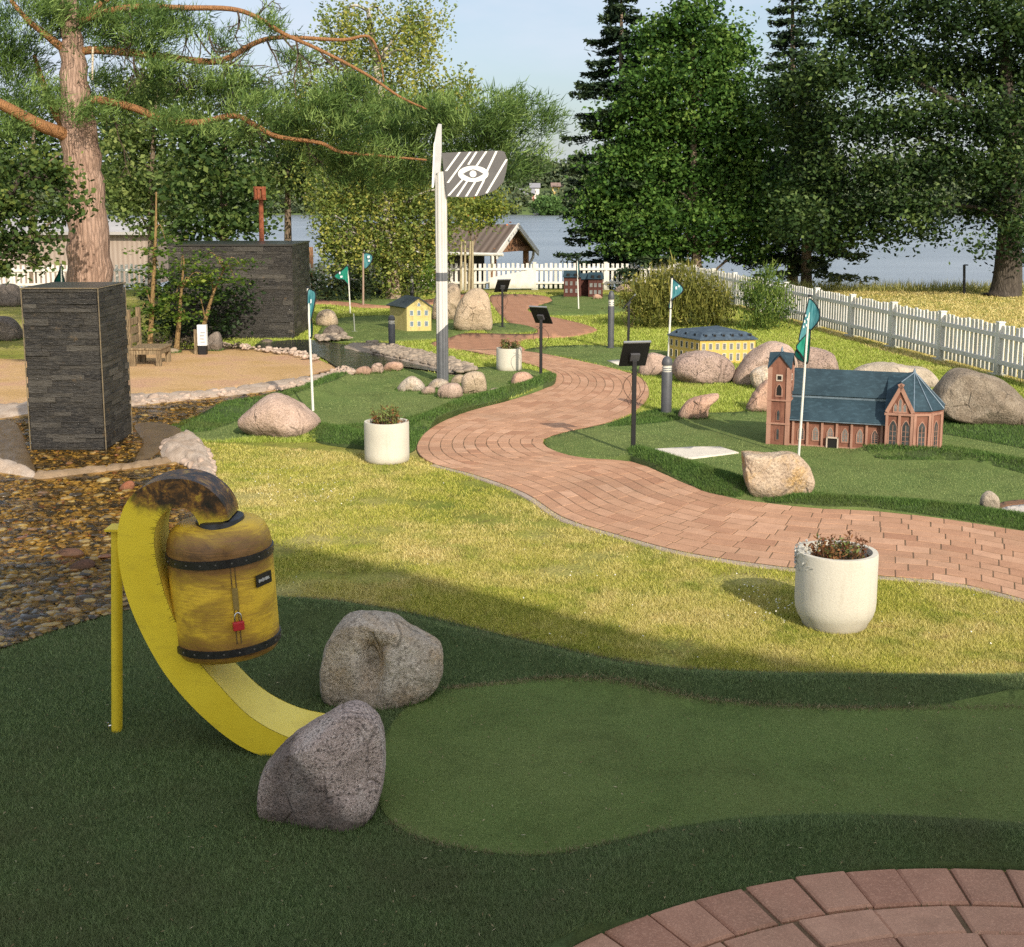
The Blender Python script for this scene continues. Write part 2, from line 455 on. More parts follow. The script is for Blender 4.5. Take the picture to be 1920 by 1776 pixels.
# ------------------------------------------------------------------ outlines surveyed on the photograph (pixels -> ground)
berm([(480, 1150), (640, 1165), (800, 1205), (1000, 1252), (1200, 1292), (1400, 1303), (1600, 1306), (2050, 1308)], .17, .09)
berm([(1030, 1800), (1110, 1700), (1220, 1640), (1400, 1592), (1600, 1580), (1800, 1588), (2050, 1610)], .16, .065)
berm([(1195, 862), (1260, 882), (1330, 905), (1385, 922)], .16, .11)
berm([(1500, 945), (1600, 950), (1750, 960), (1960, 990)], .14, .06)
berm([(1625, 852), (1700, 853), (1800, 862), (1960, 885)], .12, .07)
berm([(1030, 716), (1000, 731), (930, 751), (860, 772), (800, 800)], .17, .11)
berm([(600, 815), (650, 825), (690, 835)], .2, .10)
berm([(640, 715), (600, 735), (540, 755), (440, 770)], .25, .10)
Q = {}
Q['roughA'] = [(-120, 1250), (0, 1219), (100, 1186), (210, 1152), (330, 1128), (430, 1122), (530, 1124), (640, 1130), (800, 1158), (1000, 1207), (1200, 1247),
               (1400, 1265), (1600, 1270), (1800, 1276), (2050, 1278), (2080, 1500), (2080, 1720), (1920, 1640), (1750, 1630), (1600, 1636), (1480, 1655), (1330, 1690), (1200, 1732), (1080, 1780),
               (980, 1860), (400, 1900), (-200, 1900)]
Q['greenA'] = [(745, 1345), (800, 1312), (860, 1290), (1000, 1284), (1150, 1300), (1300, 1324), (1500, 1336), (1700, 1338), (2060, 1336), (2070, 1590), (1920, 1562), (1800, 1550),
               (1600, 1543), (1400, 1546), (1250, 1562), (1120, 1590), (1020, 1606), (900, 1600), (800, 1578), (735, 1545), (705, 1490), (715, 1410)]
Q['turfB'] = [(1020, 825), (1060, 812), (1130, 797), (1190, 780), (1230, 772), (1290, 775), (1400, 772), (1450, 752), (1600, 735), (1760, 745), (1900, 770), (2060, 800), (2080, 900), (2060, 1030), (1920, 1000), (1780, 977),
              (1640, 961), (1530, 956), (1440, 946), (1370, 936), (1290, 911), (1230, 884), (1180, 867), (1100, 861), (1040, 848)]
Q['roughB1'] = [(1180, 848), (1215, 850), (1270, 868), (1340, 890), (1400, 912), (1390, 936), (1330, 928), (1290, 911), (1230, 884), (1180, 866)]
Q['roughB2'] = [(1440, 930), (1520, 925), (1620, 940), (1750, 950), (1850, 962), (1960, 985), (1985, 1016), (1920, 999), (1780, 976), (1640, 960), (1530, 955), (1440, 945)]
Q['roughB3'] = [(1618, 850), (1660, 840), (1760, 838), (1850, 850), (1990, 880), (1990, 905), (1850, 875), (1760, 866), (1660, 864)]
Q['roughB4'] = [(1205, 775), (1240, 770), (1280, 772), (1270, 790), (1180, 800), (1140, 800)]
Q['roughB5'] = [(1560, 760), (1780, 755), (1990, 790), (1990, 850), (1850, 830), (1760, 815), (1600, 800)]
Q['turfC'] = [(305, 808), (450, 757), (600, 715), (660, 700), (700, 692), (760, 690), (830, 702), (890, 690), (960, 690), (1010, 698), (1040, 712), (1038, 722), (1018, 732), (955, 753), (882, 773),
              (825, 796), (789, 822), (770, 850), (700, 846), (600, 832), (585, 815), (470, 822), (390, 828)]
Q['roughC1'] = [(1038, 706), (1040, 722), (1018, 732), (955, 753), (882, 773), (825, 796), (789, 822), (770, 850), (700, 846), (600, 832), (580, 812), (640, 800), (740, 790), (830, 768), (900, 752), (960, 738), (1000, 718)]
Q['roughC2'] = [(305, 808), (450, 757), (600, 715), (660, 700), (640, 722), (560, 752), (450, 790), (380, 812)]
Q['turfD'] = [(985, 660), (1010, 652), (1100, 648), (1190, 654), (1270, 664), (1260, 690), (1200, 700), (1150, 692), (1060, 671)]
Q['turfE'] = [(990, 581), (1010, 574), (1035, 565), (1032, 557), (1070, 553), (1140, 553), (1190, 560), (1195, 580), (1110, 592), (1030, 592)]
Q['turfF'] = [(620, 602), (720, 592), (860, 600), (915, 610), (860, 628), (820, 637), (700, 642), (600, 640)]
Q['turfG'] = [(590, 546), (700, 550), (770, 560), (745, 574), (660, 568), (590, 560)]
Q['turfI'] = [(905, 614), (940, 606), (990, 612), (1005, 622), (960, 626), (915, 625)]
# stream: pebble bed, basin round the pillar, upper channel, pond
Q['bed'] = [(-120, 1250), (0, 1219), (100, 1186), (210, 1152), (330, 1128), (400, 1100), (430, 1050), (420, 980), (400, 920), (380, 880), (320, 845), (345, 800), (420, 768), (510, 745), (600, 722), (650, 702), (620, 696), (560, 712), (480, 728), (400, 742),
            (300, 755), (240, 765), (130, 780), (30, 778), (-120, 790)]
Q['pond'] = [(480, 648), (560, 640), (620, 645), (700, 660), (800, 680), (860, 690), (850, 704), (760, 692), (700, 692), (650, 700), (600, 672), (560, 662), (500, 660)]
Q['yard'] = [(-120, 680), (100, 675), (250, 662), (340, 655), (420, 652), (500, 655), (560, 662), (600, 676), (645, 698), (600, 706), (500, 722), (380, 738), (240, 746), (100, 758), (-120, 775)]
Q['rimL'] = [(-120, 770), (0, 763), (100, 756), (240, 745), (380, 737), (500, 721), (600, 705), (648, 698), (655, 704), (600, 720), (500, 738), (380, 752), (240, 766), (100, 775), (0, 790), (-120, 800)]
Q['rimR'] = [(300, 850), (325, 828), (350, 820), (375, 830), (392, 852), (405, 890), (400, 912), (380, 905), (350, 880), (310, 868)]
Q['lip'] = [(60, 892), (150, 884), (250, 872), (320, 862), (320, 874), (250, 884), (150, 896), (70, 905)]
Q['basinL'] = [(-120, 800), (0, 795), (35, 800), (55, 850), (70, 890), (60, 900), (0, 885), (-120, 880)]
Q['wallL'] = [(-120, 862), (0, 870), (62, 889), (64, 902), (0, 892), (-120, 885)]
Q['basinR'] = [(250, 800), (320, 800), (345, 812), (322, 832), (290, 862), (250, 868), (265, 835)]
Q['slopeL'] = [(-120, 900), (0, 905), (60, 905), (48, 960), (30, 1010), (0, 1050), (-120, 1100)]
Q['rimU'] = [(680, 645), (760, 658), (860, 682), (885, 692), (850, 704), (790, 690), (700, 668), (640, 656)]
PATH_L = [(2250, 1235), (2100, 1185), (1920, 1128), (1780, 1095), (1640, 1083), (1480, 1068), (1300, 1042), (1180, 1012), (1060, 975), (985, 928), (890, 893), (815, 873), (783, 850), (790, 822), (825, 795), (885, 772), (960, 752), (1020, 731), (1042, 713), (1030, 698), (990, 684), (930, 669), (865, 657)]
PATH_R = [(2250, 1050), (2100, 1024), (1920, 1000), (1780, 978), (1640, 962), (1530, 957), (1440, 947), (1370, 937), (1290, 912), (1230, 885), (1180, 868), (1090, 861), (1035, 846), (1018, 828), (1060, 812), (1130, 797), (1185, 777), (1213, 752), (1216, 730), (1200, 710), (1150, 693), (1060, 673), (985, 660)]
Q['path'] = PATH_L + PATH_R[::-1]
Q['pathU'] = [(985, 661), (975, 648), (978, 640), (1017, 635), (1060, 634), (1095, 629), (1120, 621), (1105, 612), (1072, 603), (1035, 595), (1000, 588), (990, 581), (1008, 574), (1035, 565), (1032, 559), (1000, 553), (930, 553), (918, 562), (932, 585), (945, 597), (962, 610), (1005, 618), (1002, 626),
              (960, 627), (922, 626), (870, 626), (845, 633), (806, 647), (865, 658), (925, 668)]
Q['pathW'] = [(560, 570), (620, 572), (680, 578), (745, 578), (830, 570), (900, 560), (915, 550), (860, 552), (820, 560), (745, 566), (680, 566), (620, 560), (560, 558)]
SPL = {k: spline(v, 4, True) for k, v in Q.items()}

# ------------------------------------------------------------------ ground, lake
def shore(x):
    return 46 - 9.5/(1+math.exp(-(x-4.8)*1.3))
def ground():
    xs = np.concatenate([np.linspace(-400, -40, 10), np.linspace(-34, 34, 69), np.linspace(40, 400, 10)])
    ys = np.concatenate([np.linspace(-60, 0, 8), np.linspace(1, 60, 119), [64, 70, 80]])
    V = []; 
    for y in ys:
        for x in xs:
            s = shore(x); t = max(0, min(1, (y-34.2)/max(1, s-34.2)))
            z = -1.05*t*t*(3-2*t) if x < 6 else -1.05*max(0, min(1, (y-s+1.0)/2.2))
            if y > s: z = min(z, -1.05-.6*(y-s))
            V.append((x, y, max(z, -9)))
    n = len(xs); F = [(j*n+i, j*n+i+1, (j+1)*n+i+1, (j+1)*n+i) for j in range(len(ys)-1) for i in range(n-1)]
    me = bpy.data.meshes.new('ground'); me.from_pydata(V, [], F); me.update()
    o = add_mesh('ground', me, M_LAWN, None, True); o['kind'] = 'structure'
ground()
LAKE = -3.2; mb = MB(); mb.add([(-1500, 30, LAKE), (1500, 30, LAKE), (1500, 505, LAKE), (-1500, 505, LAKE)], [(0, 1, 2, 3)])
def m_lake():
    t = NT('lake_water'); p = t.pos(); n = t.noise(t.mapping(p, (1, 2.6, 1)), .55, 6, .65)
    n2 = t.noise(t.mapping(p, (.3, 1, 1)), .05, 4, .6)
    c = t.ramp(n2, [(.35, (.17, .19, .21)), (.65, (.25, .275, .295))])
    t.principled(c, .22, 0, t.bump(n, .25, .5), .5); return t.m
tag(mb.build('lake', m_lake()), kind='structure')
# far shore: land strip and wooded hill
mb = MB()
hv = []; hn = 60
for i in range(hn+1):
    x = -1200+2400*i/hn
    hv += [(x, 486+4*math.sin(i*1.7), -3.8), (x, 496, -1.5), (x, 540, 5+2*math.sin(i*.9)), (x, 620, 10+3*math.sin(i*.6+1)), (x, 760, 3)]
mb.add(hv, [(i*5+k, (i+1)*5+k, (i+1)*5+k+1, i*5+k+1) for i in range(hn) for k in range(4)])
tag(mb.build('hills', paint('far_meadow', (.10, .15, .04), .95, 0, .3, .05), smooth=True), kind='structure')

# ------------------------------------------------------------------ sheets
ST = .004
sheet('gravel_yard', Q['yard'], ST, M_GRAVEL)
sheet('stream_bed', Q['bed'], ST*1.5, M_MUD)
sheet('pond_bed', Q['pond'], ST*1.5, M_MUD)
sheet('path_far', Q['pathU'], ST*2, None, 12)
bpy.data.objects['path_far'].data.materials.clear()
sheet('path_west', Q['pathW'], ST*2, None, 12)
def m_farpath():
    t = NT('far_pavers'); p = t.pos(); b = t.n('ShaderNodeTexBrick'); t.l(t.mapping(p, (1, 1, 1), (0, 0, .5)), b.inputs['Vector'])
    b.inputs['Scale'].default_value = 1; b.inputs['Brick Width'].default_value = .26; b.inputs['Row Height'].default_value = .19; b.inputs['Mortar Size'].default_value = .008
    for k, c in (('Color1', (.43, .225, .135)), ('Color2', (.37, .185, .11)), ('Mortar', (.22, .13, .08))): b.inputs[k].default_value = (*c, 1)
    c = t.mix(t.ramp(t.noise(p, 3, 6, .7), [(.4, 0), (.75, .4)]), b.outputs['Color'], (.32, .17, .10))
    t.principled(c, .9, 0, None, .2); return t.m
MFP = m_farpath()
for nm in ('path_far', 'path_west'): bpy.data.objects[nm].data.materials.append(MFP)
sheet('path_bed', Q['path'],   .0149, M_SOIL, 16, 4, False)
for nm, off in (('turfB', 2.2), ('turfC', 2.2), ('turfD', 2.2), ('turfE', 2.6), ('turfF', 2.2), ('turfG', 2.6), ('turfI', 2.7)):
    o, q = sheet('putting_green', Q[nm], ST*off, M_GREEN, 12)
o, q = sheet('artificial_turf', Q['roughA'], ST*1.2, M_ROUGH, 16)
o, q = sheet('putting_green', Q['greenA'], ST*2.4, M_GREEN, 16)
for nm in ('roughB1', 'roughB2', 'roughB3', 'roughB4', 'roughB5', 'roughC1', 'roughC2'):
    sheet('artificial_turf', Q[nm], ST*3.4, M_ROUGH, 10)
# tee mat, sand trap
o, q = sheet('tee_mat', [(1212, 846), (1300, 841), (1350, 841), (1385, 852), (1290, 864)], ST*5, paint('pale_mat', (.66, .60, .50), .95, 0, .12, 30, .3), 10, 0)
o, q = sheet('tee_mat', [(1138, 678), (1175, 676), (1195, 682), (1160, 686)], ST*5, paint('pale_mat', (.66, .60, .50)), 10, 0)
o, q = sheet('sand_trap', [(1868, 968), (1885, 955), (1930, 950), (1990, 955), (1990, 1000), (1930, 985)], ST*5, paint('white_sand', (.60, .53, .46), .95, 0, .25, 40, .4), 8, 3)
o, q = sheet('needle_litter', [(1862, 962), (1880, 945), (1940, 940), (1960, 950), (1890, 952), (1872, 970)], ST*4.4, paint('brown_needles', (.20, .10, .05), .95, 0, .4, 50, .4), 8, 3)
# raised rims round the stream
def rim(name, poly, hgt, mat):
    q = spline(poly, 4, True); c = q.mean(0); n = len(q)
    ga = Gn(q[:, 0], q[:, 1]); cen = ga.mean(0)
    o, _ = sheet(name, poly, 0, mat, 8)
    me = o.data
    for v in me.vertices:
        d = dist_poly(np.vstack([ga, ga[:1]]), np.array([v.co.x]), np.array([v.co.y]))[0]
        k = min(1, d/.10); v.co.z = .01 + hgt*math.sqrt(k)*(1+.25*math.sin(v.co.x*23)*math.sin(v.co.y*17))
    return o
rim('stream_rim', Q['rimL'], .05, M_RIM); rim('stream_rim', Q['rimR'], .10, M_RIM)
rim('stream_lip', Q['lip'], .045, m_concrete('lip_concrete', (.36, .25, .15), (.16, .11, .06), .8))
rim('basin_wall', Q['basinL'], .05, M_BASIN); rim('basin_wall', Q['basinR'], .04, M_BASIN)
rim('basin_edge', Q['wallL'], .09, M_RIM)
sheet('stream_bank', Q['slopeL'], ST*3, M_BASIN)
rim('stream_rim', Q['rimU'], .05, m_concrete('upper_rim', (.40, .33, .26), (.18, .13, .09), .8))
def m_shallow():
    t = NT('shallow_water'); g = t.n('ShaderNodeBsdfGlossy'); g.inputs['Roughness'].default_value = .06; g.inputs['Color'].default_value = (.85, .9, 1, 1)
    tr = t.n('ShaderNodeBsdfTransparent'); tr.inputs['Color'].default_value = (.90, .80, .58, 1)
    b = t.bump(t.noise(t.mapping(t.pos(), (1, 2, 1)), 9, 4), .25, .05); t.l(b, g.inputs['Normal'])
    f = t.n('ShaderNodeFresnel'); f.inputs['IOR'].default_value = 1.33; t.l(b, f.inputs['Normal'])
    k = t.math('MULTIPLY', f.outputs[0], t.ramp(t.noise(t.mapping(t.pos(), (1, 1.5, 1)), 2.6, 5, .65, .4), [(.46, .08), (.66, .95)]), True)
    m = t.n('ShaderNodeMixShader'); t.l(k, m.inputs[0]); t.l(tr.outputs[0], m.inputs[1]); t.l(g.outputs[0], m.inputs[2])
    t.l(m.outputs[0], t.out.inputs['Surface']); return t.m
MSW = m_shallow()
Q['chan'] = [(340, 775), (420, 748), (510, 735), (600, 715), (640, 702), (655, 706), (600, 722), (510, 745), (430, 766)]
Q['glint'] = [(35, 1010), (45, 960), (75, 945), (78, 990), (60, 1020)]
Q['glint2'] = [(285, 985), (310, 960), (345, 985), (340, 1040), (300, 1060), (290, 1020)]
for k_ in ('bed',): sheet('stream_water', Q[k_], .026, MSW, 30, 4, False)
sheet('pond_water', Q['pond'], .03, m_water('pond_dark_water', (.012, .016, .012), .04, 3, .1), 30, 4, False)

# ------------------------------------------------------------------ brick path: every paver is modelled, courses follow the curve
def ribbon(name, Lp, Rp, rows, blen, mat, top, gap=.007, jit=.05):
    La, Ra = spline(Lp, 14), spline(Rp, 14); A = Gn(La[:, 0], La[:, 1]); B = Gn(Ra[:, 0], Ra[:, 1])
    mb = MB()
    for r in range(rows):
        f0, f1 = (r+.02)/rows, (r+.98)/rows
        a = A*(1-f0)+B*f0; b = A*(1-f1)+B*f1; m = (a+b)/2
        s = np.concatenate([[0], np.cumsum(np.hypot(*np.diff(m, axis=0).T))]); tot = s[-1]
        def at(c, d): return np.array([np.interp(d, s, c[:, 0]), np.interp(d, s, c[:, 1])])
        d = -random.uniform(0, blen) if r % 2 else -blen*.5*random.random()
        while d < tot:
            L = blen*random.uniform(1-jit*2, 1+jit*2); e = d+L
            if e > 0:
                d0 = max(d, 0)+gap/2; d1 = min(e, tot)-gap/2
                if d1-d0 > .03:
                    p = [at(a, d0), at(a, d1), at(b, d1), at(b, d0)]; c = sum(p)/4
                    def ins(k): 
                        out = []
                        for i, q in enumerate(p):
                            vv = c-q; out.append(q + vv/ (np.linalg.norm(vv)+1e-9)*k)
                        return out
                    tz = top+random.uniform(-.0012, .0012); w = abs(np.linalg.norm(p[0]-p[3]))
                    i1, i2 = ins(gap*.7), ins(gap*.7+.004)
                    tl = [random.uniform(-.0008, .0008) for _ in range(4)]
                    vs = [(*q, .0) for q in i1]+[(*q, tz-.003+k) for q, k in zip(i1, tl)]+[(*q, tz+k) for q, k in zip(i2, tl)]
                    fs = [(8, 9, 10, 11)]
                    for k in range(4):
                        fs += [(k, (k+1) % 4, 4+(k+1) % 4, 4+k), (4+k, 4+(k+1) % 4, 8+(k+1) % 4, 8+k)]
                    mb.add(vs, fs, min(1, max(0, random.gauss(.5, .24))))
            d = e
    o = mb.build(name, mat); o['kind'] = 'structure'
    bm = bmesh.new(); bm.from_mesh(o.data); bmesh.ops.recalc_face_normals(bm, faces=bm.faces); bm.to_mesh(o.data); bm.free()
    return o
ribbon('path', PATH_L, PATH_R, 11, .225, M_BRICK, .017, .003)
# foreground paving at the lower right: arc courses
fc = [(1040, 1800), (1130, 1755), (1220, 1725), (1330, 1690), (1480, 1655), (1600, 1638), (1750, 1630), (1920, 1640), (2080, 1668), (2200, 1700)]
g = [G(*p) for p in fc]
# circle fitted through three of the points
def circ(a, b, c):
    ax, ay, bx, by, cx, cy = a.x, a.y, b.x, b.y, c.x, c.y
    d = 2*(ax*(by-cy)+bx*(cy-ay)+cx*(ay-by))
    ux = ((ax*ax+ay*ay)*(by-cy)+(bx*bx+by*by)*(cy-ay)+(cx*cx+cy*cy)*(ay-by))/d
    uy = ((ax*ax+ay*ay)*(cx-bx)+(bx*bx+by*by)*(ax-cx)+(cx*cx+cy*cy)*(bx-ax))/d
    return Vector((ux, uy, 0)), math.hypot(ax-ux, ay-uy)
cc, cr = circ(g[1], g[4], g[7])
PAVE = (cc, cr)
mb = MB(); n = 96
mb.add([(cc.x+cr*math.cos(2*math.pi*k/n), cc.y+cr*math.sin(2*math.pi*k/n), ST*1.8) for k in range(n)], [tuple(range(n))])
tag(mb.build('paving_bed', M_SOIL), kind='structure')
mb = MB(); rad = cr; course = 0
while rad > .25:
    dep = .245 if course == 0 else .175; nb = max(6, round(2*math.pi*(rad-dep/2)/(.185 if course == 0 else .27)))
    off = random.random()
    for k in range(nb):
        a0 = 2*math.pi*(k+off)/nb; a1 = 2*math.pi*(k+1+off)/nb; gp = .010
        jr = random.uniform(-.006, .006); ja = random.uniform(-.01, .01)/max(rad, .3)
        def P(r, a, z): return (cc.x+r*math.cos(a+ja), cc.y+r*math.sin(a+ja), z)
        r0, r1 = rad-dep+gp/2+jr, rad-gp/2+jr; g0 = gp/2/rad
        a0 += g0; a1 -= g0; tz = .022+random.uniform(-.004, .004); bv = .009; ba = bv/rad
        am = (a0+a1)/2; ring = [(r0, a0), (r0, a1), (r1, a1), (r1, am), (r1, a0)]
        ring2 = [(r0+bv, a0+ba), (r0+bv, a1-ba), (r1-bv, a1-ba), (r1-bv, am), (r1-bv, a0+ba)]
        vs = [P(r, a, 0) for r, a in ring]+[P(r, a, tz-.007) for r, a in ring]+[P(r, a, tz) for r, a in ring2]
        fs = [(10, 11, 12, 13, 14)]
        for i in range(5): fs += [(i, (i+1) % 5, 5+(i+1) % 5, 5+i), (5+i, 5+(i+1) % 5, 10+(i+1) % 5, 10+i)]
        mb.add(vs, fs, min(1, max(0, random.gauss(.5, .25))))
    rad -= dep; course += 1
o = mb.build('paving', M_BRICKN); o['kind'] = 'structure'
bm = bmesh.new(); bm.from_mesh(o.data); bmesh.ops.recalc_face_normals(bm, faces=bm.faces); bm.to_mesh(o.data); bm.free()
# thin concrete edging under the near path edge
def edging(Lp, name):
    a = spline(Lp, 8); A = Gn(a[:, 0], a[:, 1]); vs = []; fs = []
    t = np.gradient(A, axis=0); nrm = np.stack([t[:, 1], -t[:, 0]], 1); nrm /= np.linalg.norm(nrm, axis=1, keepdims=True)
    for i in range(len(A)):
        for w, z in ((0, .0), (0, .012), (.05, .010), (.055, 0)):
            q = A[i]+nrm[i]*w*EDGE_SIGN; vs.append((*q, z))
    for i in range(len(A)-1):
        for k in range(3): fs.append((i*4+k, i*4+k+1, i*4+4+k+1, i*4+4+k))
    m = MB().add(vs, fs); o = m.build(name, m_concrete('edging_concrete', (.45, .36, .29), (.25, .2, .13), .6)); o['kind'] = 'structure'
EDGE_SIGN = -1
edging(PATH_L[:12], 'path_edging')
# ------------------------------------------------------------------ boulders: outline surveyed on the photo, inflated in depth, faceted and roughened
from mathutils import noise as mnoise
G_PINK = granite('pink_granite', (.44, .32, .26), (.06, .05, .045), (.46, .35, .29))
G_PINKL = granite('pale_pink_granite', (.52, .375, .29), (.25, .17, .13), (.60, .46, .37), None, .7)
G_GREY = granite('grey_granite', (.58, .49, .39), (.14, .115, .09), (.70, .62, .52), (.58, .43, .28), .8)
G_SPECK = granite('speckled_granite', (.29, .215, .185), (.035, .03, .03), (.42, .33, .30), (.17, .125, .11), 1.25, .8)
def m_twotone():
    src = granite('speckled_two_tone', (.60, .47, .41), (.045, .038, .035), (.74, .63, .56), None, 1.0, 1.7)
    t = NT.__new__(NT); t.m = src; t.t = src.node_tree
    pr = [n for n in t.t.nodes if n.type == 'BSDF_PRINCIPLED'][0]; old = pr.inputs['Base Color'].links[0].from_socket
    tc = t.n('ShaderNodeTexCoord').outputs['Object']; s = t.sep(tc)
    k = t.math('ADD', t.math('MULTIPLY', s[0], -3.2), t.math('MULTIPLY', s[2], -3.0)); k = t.math('ADD', k, t.math('MULTIPLY', t.noise(tc, 7, 6, .7), .7))
    mask = t.ramp(k, [(.10, 0), (.26, 1)])
    edge = t.math('MULTIPLY', t.ramp(t.math('MULTIPLY', s[0], -4), [(.72, 1), (.98, .2)]), mask)
    t.l(t.mix(t.math('MULTIPLY', edge, .62), old, t.ramp(t.noise(tc, 38, 4, .7), [(.4, (.03, .026, .024)), (.66, (.12, .085, .07))])), pr.inputs['Base Color']); return src
G_TWO = m_twotone()
G_TAN = granite('tan_granite', (.54, .42, .29), (.28, .2, .13), (.62, .5, .37), None, .7)
G_DARK = granite('dark_granite', (.20, .165, .135), (.06, .05, .045), (.30, .25, .21))
G_LICH = granite('lichen_granite', (.50, .38, .27), (.12, .09, .07), (.60, .49, .36), (.50, .32, .12), .7, .9)
G_SALM = granite('salmon_granite', (.55, .34, .24), (.32, .19, .13), (.62, .43, .32), None, .6)
G_WHITE = granite('pale_stone', (.50, .42, .32), (.34, .27, .2), (.58, .5, .4), None, .5)
def rock(label, sil, base_y, depth, mat, group=None, cuts=(), dent=None, rough=.045, seed=0, name='boulder', sub=5, sharp=2.6):
    Yf = G(CXP, base_y).y; Y = Yf+depth*.42
    q = spline(sil, 3, True)
    P = np.array([(lambda p: (p.x, p.z))(At(x, y, Y)) for x, y in q]); c = P.mean(0)
    d = P-c; ang = np.arctan2(d[:, 1], d[:, 0]); rr = np.hypot(d[:, 0], d[:, 1])
    o_ = np.argsort(ang); ang = ang[o_]; rr = rr[o_]
    ang = np.concatenate([ang-2*np.pi, ang, ang+2*np.pi]); rr = np.concatenate([rr]*3)
    bm = bmesh.new(); bmesh.ops.create_icosphere(bm, subdivisions=sub, radius=1)
    S = rr.mean(); sv = Vector((seed*3.7, seed*1.3, seed*7.1)); rnd = random.Random(seed)
    pl = []
    for k in range(9):
        n = Vector((rnd.gauss(0, 1), rnd.gauss(-.3, 1), rnd.gauss(0, .8))).normalized(); pl.append((n, rnd.uniform(.72, .92)))
    for n, dd in cuts: pl.append((Vector(n).normalized(), dd))
    for v in bm.verts:
        n = v.co.copy(); s = min(1, math.hypot(n.x, n.z)); a = math.atan2(n.z, n.x)
        r = np.interp(a, ang, rr)
        e = sharp; k = (s**e+abs(n.y)**e)**(-1/e)     # boxier than an ellipsoid
        u = Vector((math.cos(a)*s, n.y, math.sin(a)*s))*min(k, 1.25)
        uu = Vector((u.x*min(1, 1/max(1e-6, math.hypot(u.x, u.z))) if math.hypot(u.x, u.z) > 1 else u.x, u.y, u.z*min(1, 1/max(1e-6, math.hypot(u.x, u.z))) if math.hypot(u.x, u.z) > 1 else u.z))
        for pn, dd in pl:
            if abs(pn.y) > .35:
                t = uu.dot(pn)
                if t > dd: uu.y -= (t-dd)*pn.y*1.1
        p = Vector((uu.x*r, uu.y*depth*.5, uu.z*r))
        f = p/S*1.6+sv
        nz = mnoise.noise(f)*.6+mnoise.noise(f*2.3)*.4+mnoise.noise(f*5.5)*.22+mnoise.noise(f*12)*.1
        rad = Vector((n.x, n.y, n.z)); side = .35+.65*abs(n.y)
        p += rad*nz*rough*S*2*side
        if dent and n.y < 0:
            q_ = ((p.x-dent[0])/dent[2])**2+((p.z-dent[1])/dent[3])**2; p.y += dent[4]*math.exp(-q_*q_)
        v.co = p
    me = bpy.data.meshes.new(name); bm.to_mesh(me); bm.free()
    o = add_mesh(name, me, mat, None, True)
    o.location = (c[0], Y, c[1])
    tag(o, label, 'boulder' if name == 'boulder' else name.replace('_', ' '), group); return o
rock('pink and black speckled boulder with dark face beside the yellow ramp end', [(488, 1480), (497, 1440), (540, 1390), (600, 1350), (655, 1320), (690, 1330), (715, 1360), (722, 1410), (718, 1470), (700, 1530), (660, 1565), (600, 1580), (540, 1568), (500, 1540), (485, 1515)], 1572, .50, G_TWO, cuts=[((-.35, -1, -.05), .60), ((.5, -1, .25), .66)], seed=3, rough=.04, sharp=2.15)
rock('grey brown boulder with a hollow in its face, standing behind the speckled one', [(604, 1245), (615, 1200), (640, 1165), (670, 1153), (730, 1155), (775, 1180), (800, 1195), (825, 1210), (830, 1235), (822, 1285), (780, 1320), (720, 1350), (680, 1338), (640, 1318), (607, 1305)], 1342, .5, G_GREY, cuts=[((-.2, -1, .1), .55), ((.6, -1, .0), .6)], seed=5, rough=.055, sharp=2.3, dent=(-.035, .015, .062, .13, .085))
rock('pale pink boulder at the tip of the middle turf mound left of the white planter', [(447, 790), (470, 765), (505, 740), (530, 742), (570, 765), (597, 785), (598, 800), (580, 820), (540, 828), (490, 822), (460, 808)], 824, .7, G_PINKL, seed=8)
rock('tan boulder with orange lichen and black marks on the path edge before the church model', [(1393, 855), (1400, 849), (1450, 852), (1485, 848), (1510, 865), (1520, 885), (1523, 910), (1500, 938), (1450, 945), (1415, 937), (1398, 905)], 941, .42, G_LICH, seed=12, cuts=[((0, -1, .1), .6)], sharp=3.2)
rock('small wedge shaped salmon rock between the nearest bollard and the church model', [(1273, 775), (1290, 752), (1320, 742), (1345, 738), (1347, 747), (1330, 760), (1325, 785), (1305, 792), (1275, 787)], 788, .35, G_SALM, seed=15)
rock('rounded speckled boulder directly right of the nearest bollard lamp', [(1262, 685), (1275, 668), (1310, 658), (1350, 664), (1375, 685), (1372, 710), (1340, 726), (1290, 724), (1265, 705)], 722, .6, G_PINK, seed=18)
rock('tall rounded boulder hiding the right corner of the yellow building model', [(1373, 718), (1385, 690), (1410, 660), (1440, 642), (1465, 642), (1485, 655), (1492, 700), (1450, 730), (1400, 734)], 726, .7, G_PINKL, seed=21)
rock('pinkish boulder behind the church roof and the big twisted flag', [(1488, 695), (1498, 655), (1530, 653), (1560, 663), (1572, 690), (1562, 705), (1500, 710)], 703, .6, G_PINK, seed=23)
rock('long flat cream boulder showing above the church roof', [(1598, 700), (1620, 685), (1655, 680), (1700, 687), (1735, 690), (1757, 712), (1752, 735), (1650, 735), (1600, 725)], 730, .6, G_WHITE, seed=25)
rock('huge dark brown boulder right of the church model', [(1748, 740), (1775, 705), (1800, 692), (1840, 700), (1890, 720), (1932, 775), (1932, 805), (1880, 806), (1800, 792), (1755, 774)], 802, .9, granite('brown_granite', (.29, .235, .175), (.10, .08, .06), (.38, .32, .245), (.22, .17, .12), .8), seed=28, rough=.03)
rock('grey flat topped rock just left of the church tower', [(1408, 700), (1425, 688), (1446, 690), (1444, 730), (1425, 738), (1412, 725)], 733, .3, G_GREY, seed=31)
rock('reddish leaning rock at the foot of the church tower', [(1398, 768), (1410, 745), (1438, 712), (1450, 730), (1446, 774), (1405, 778)], 774, .3, G_SALM, seed=33)
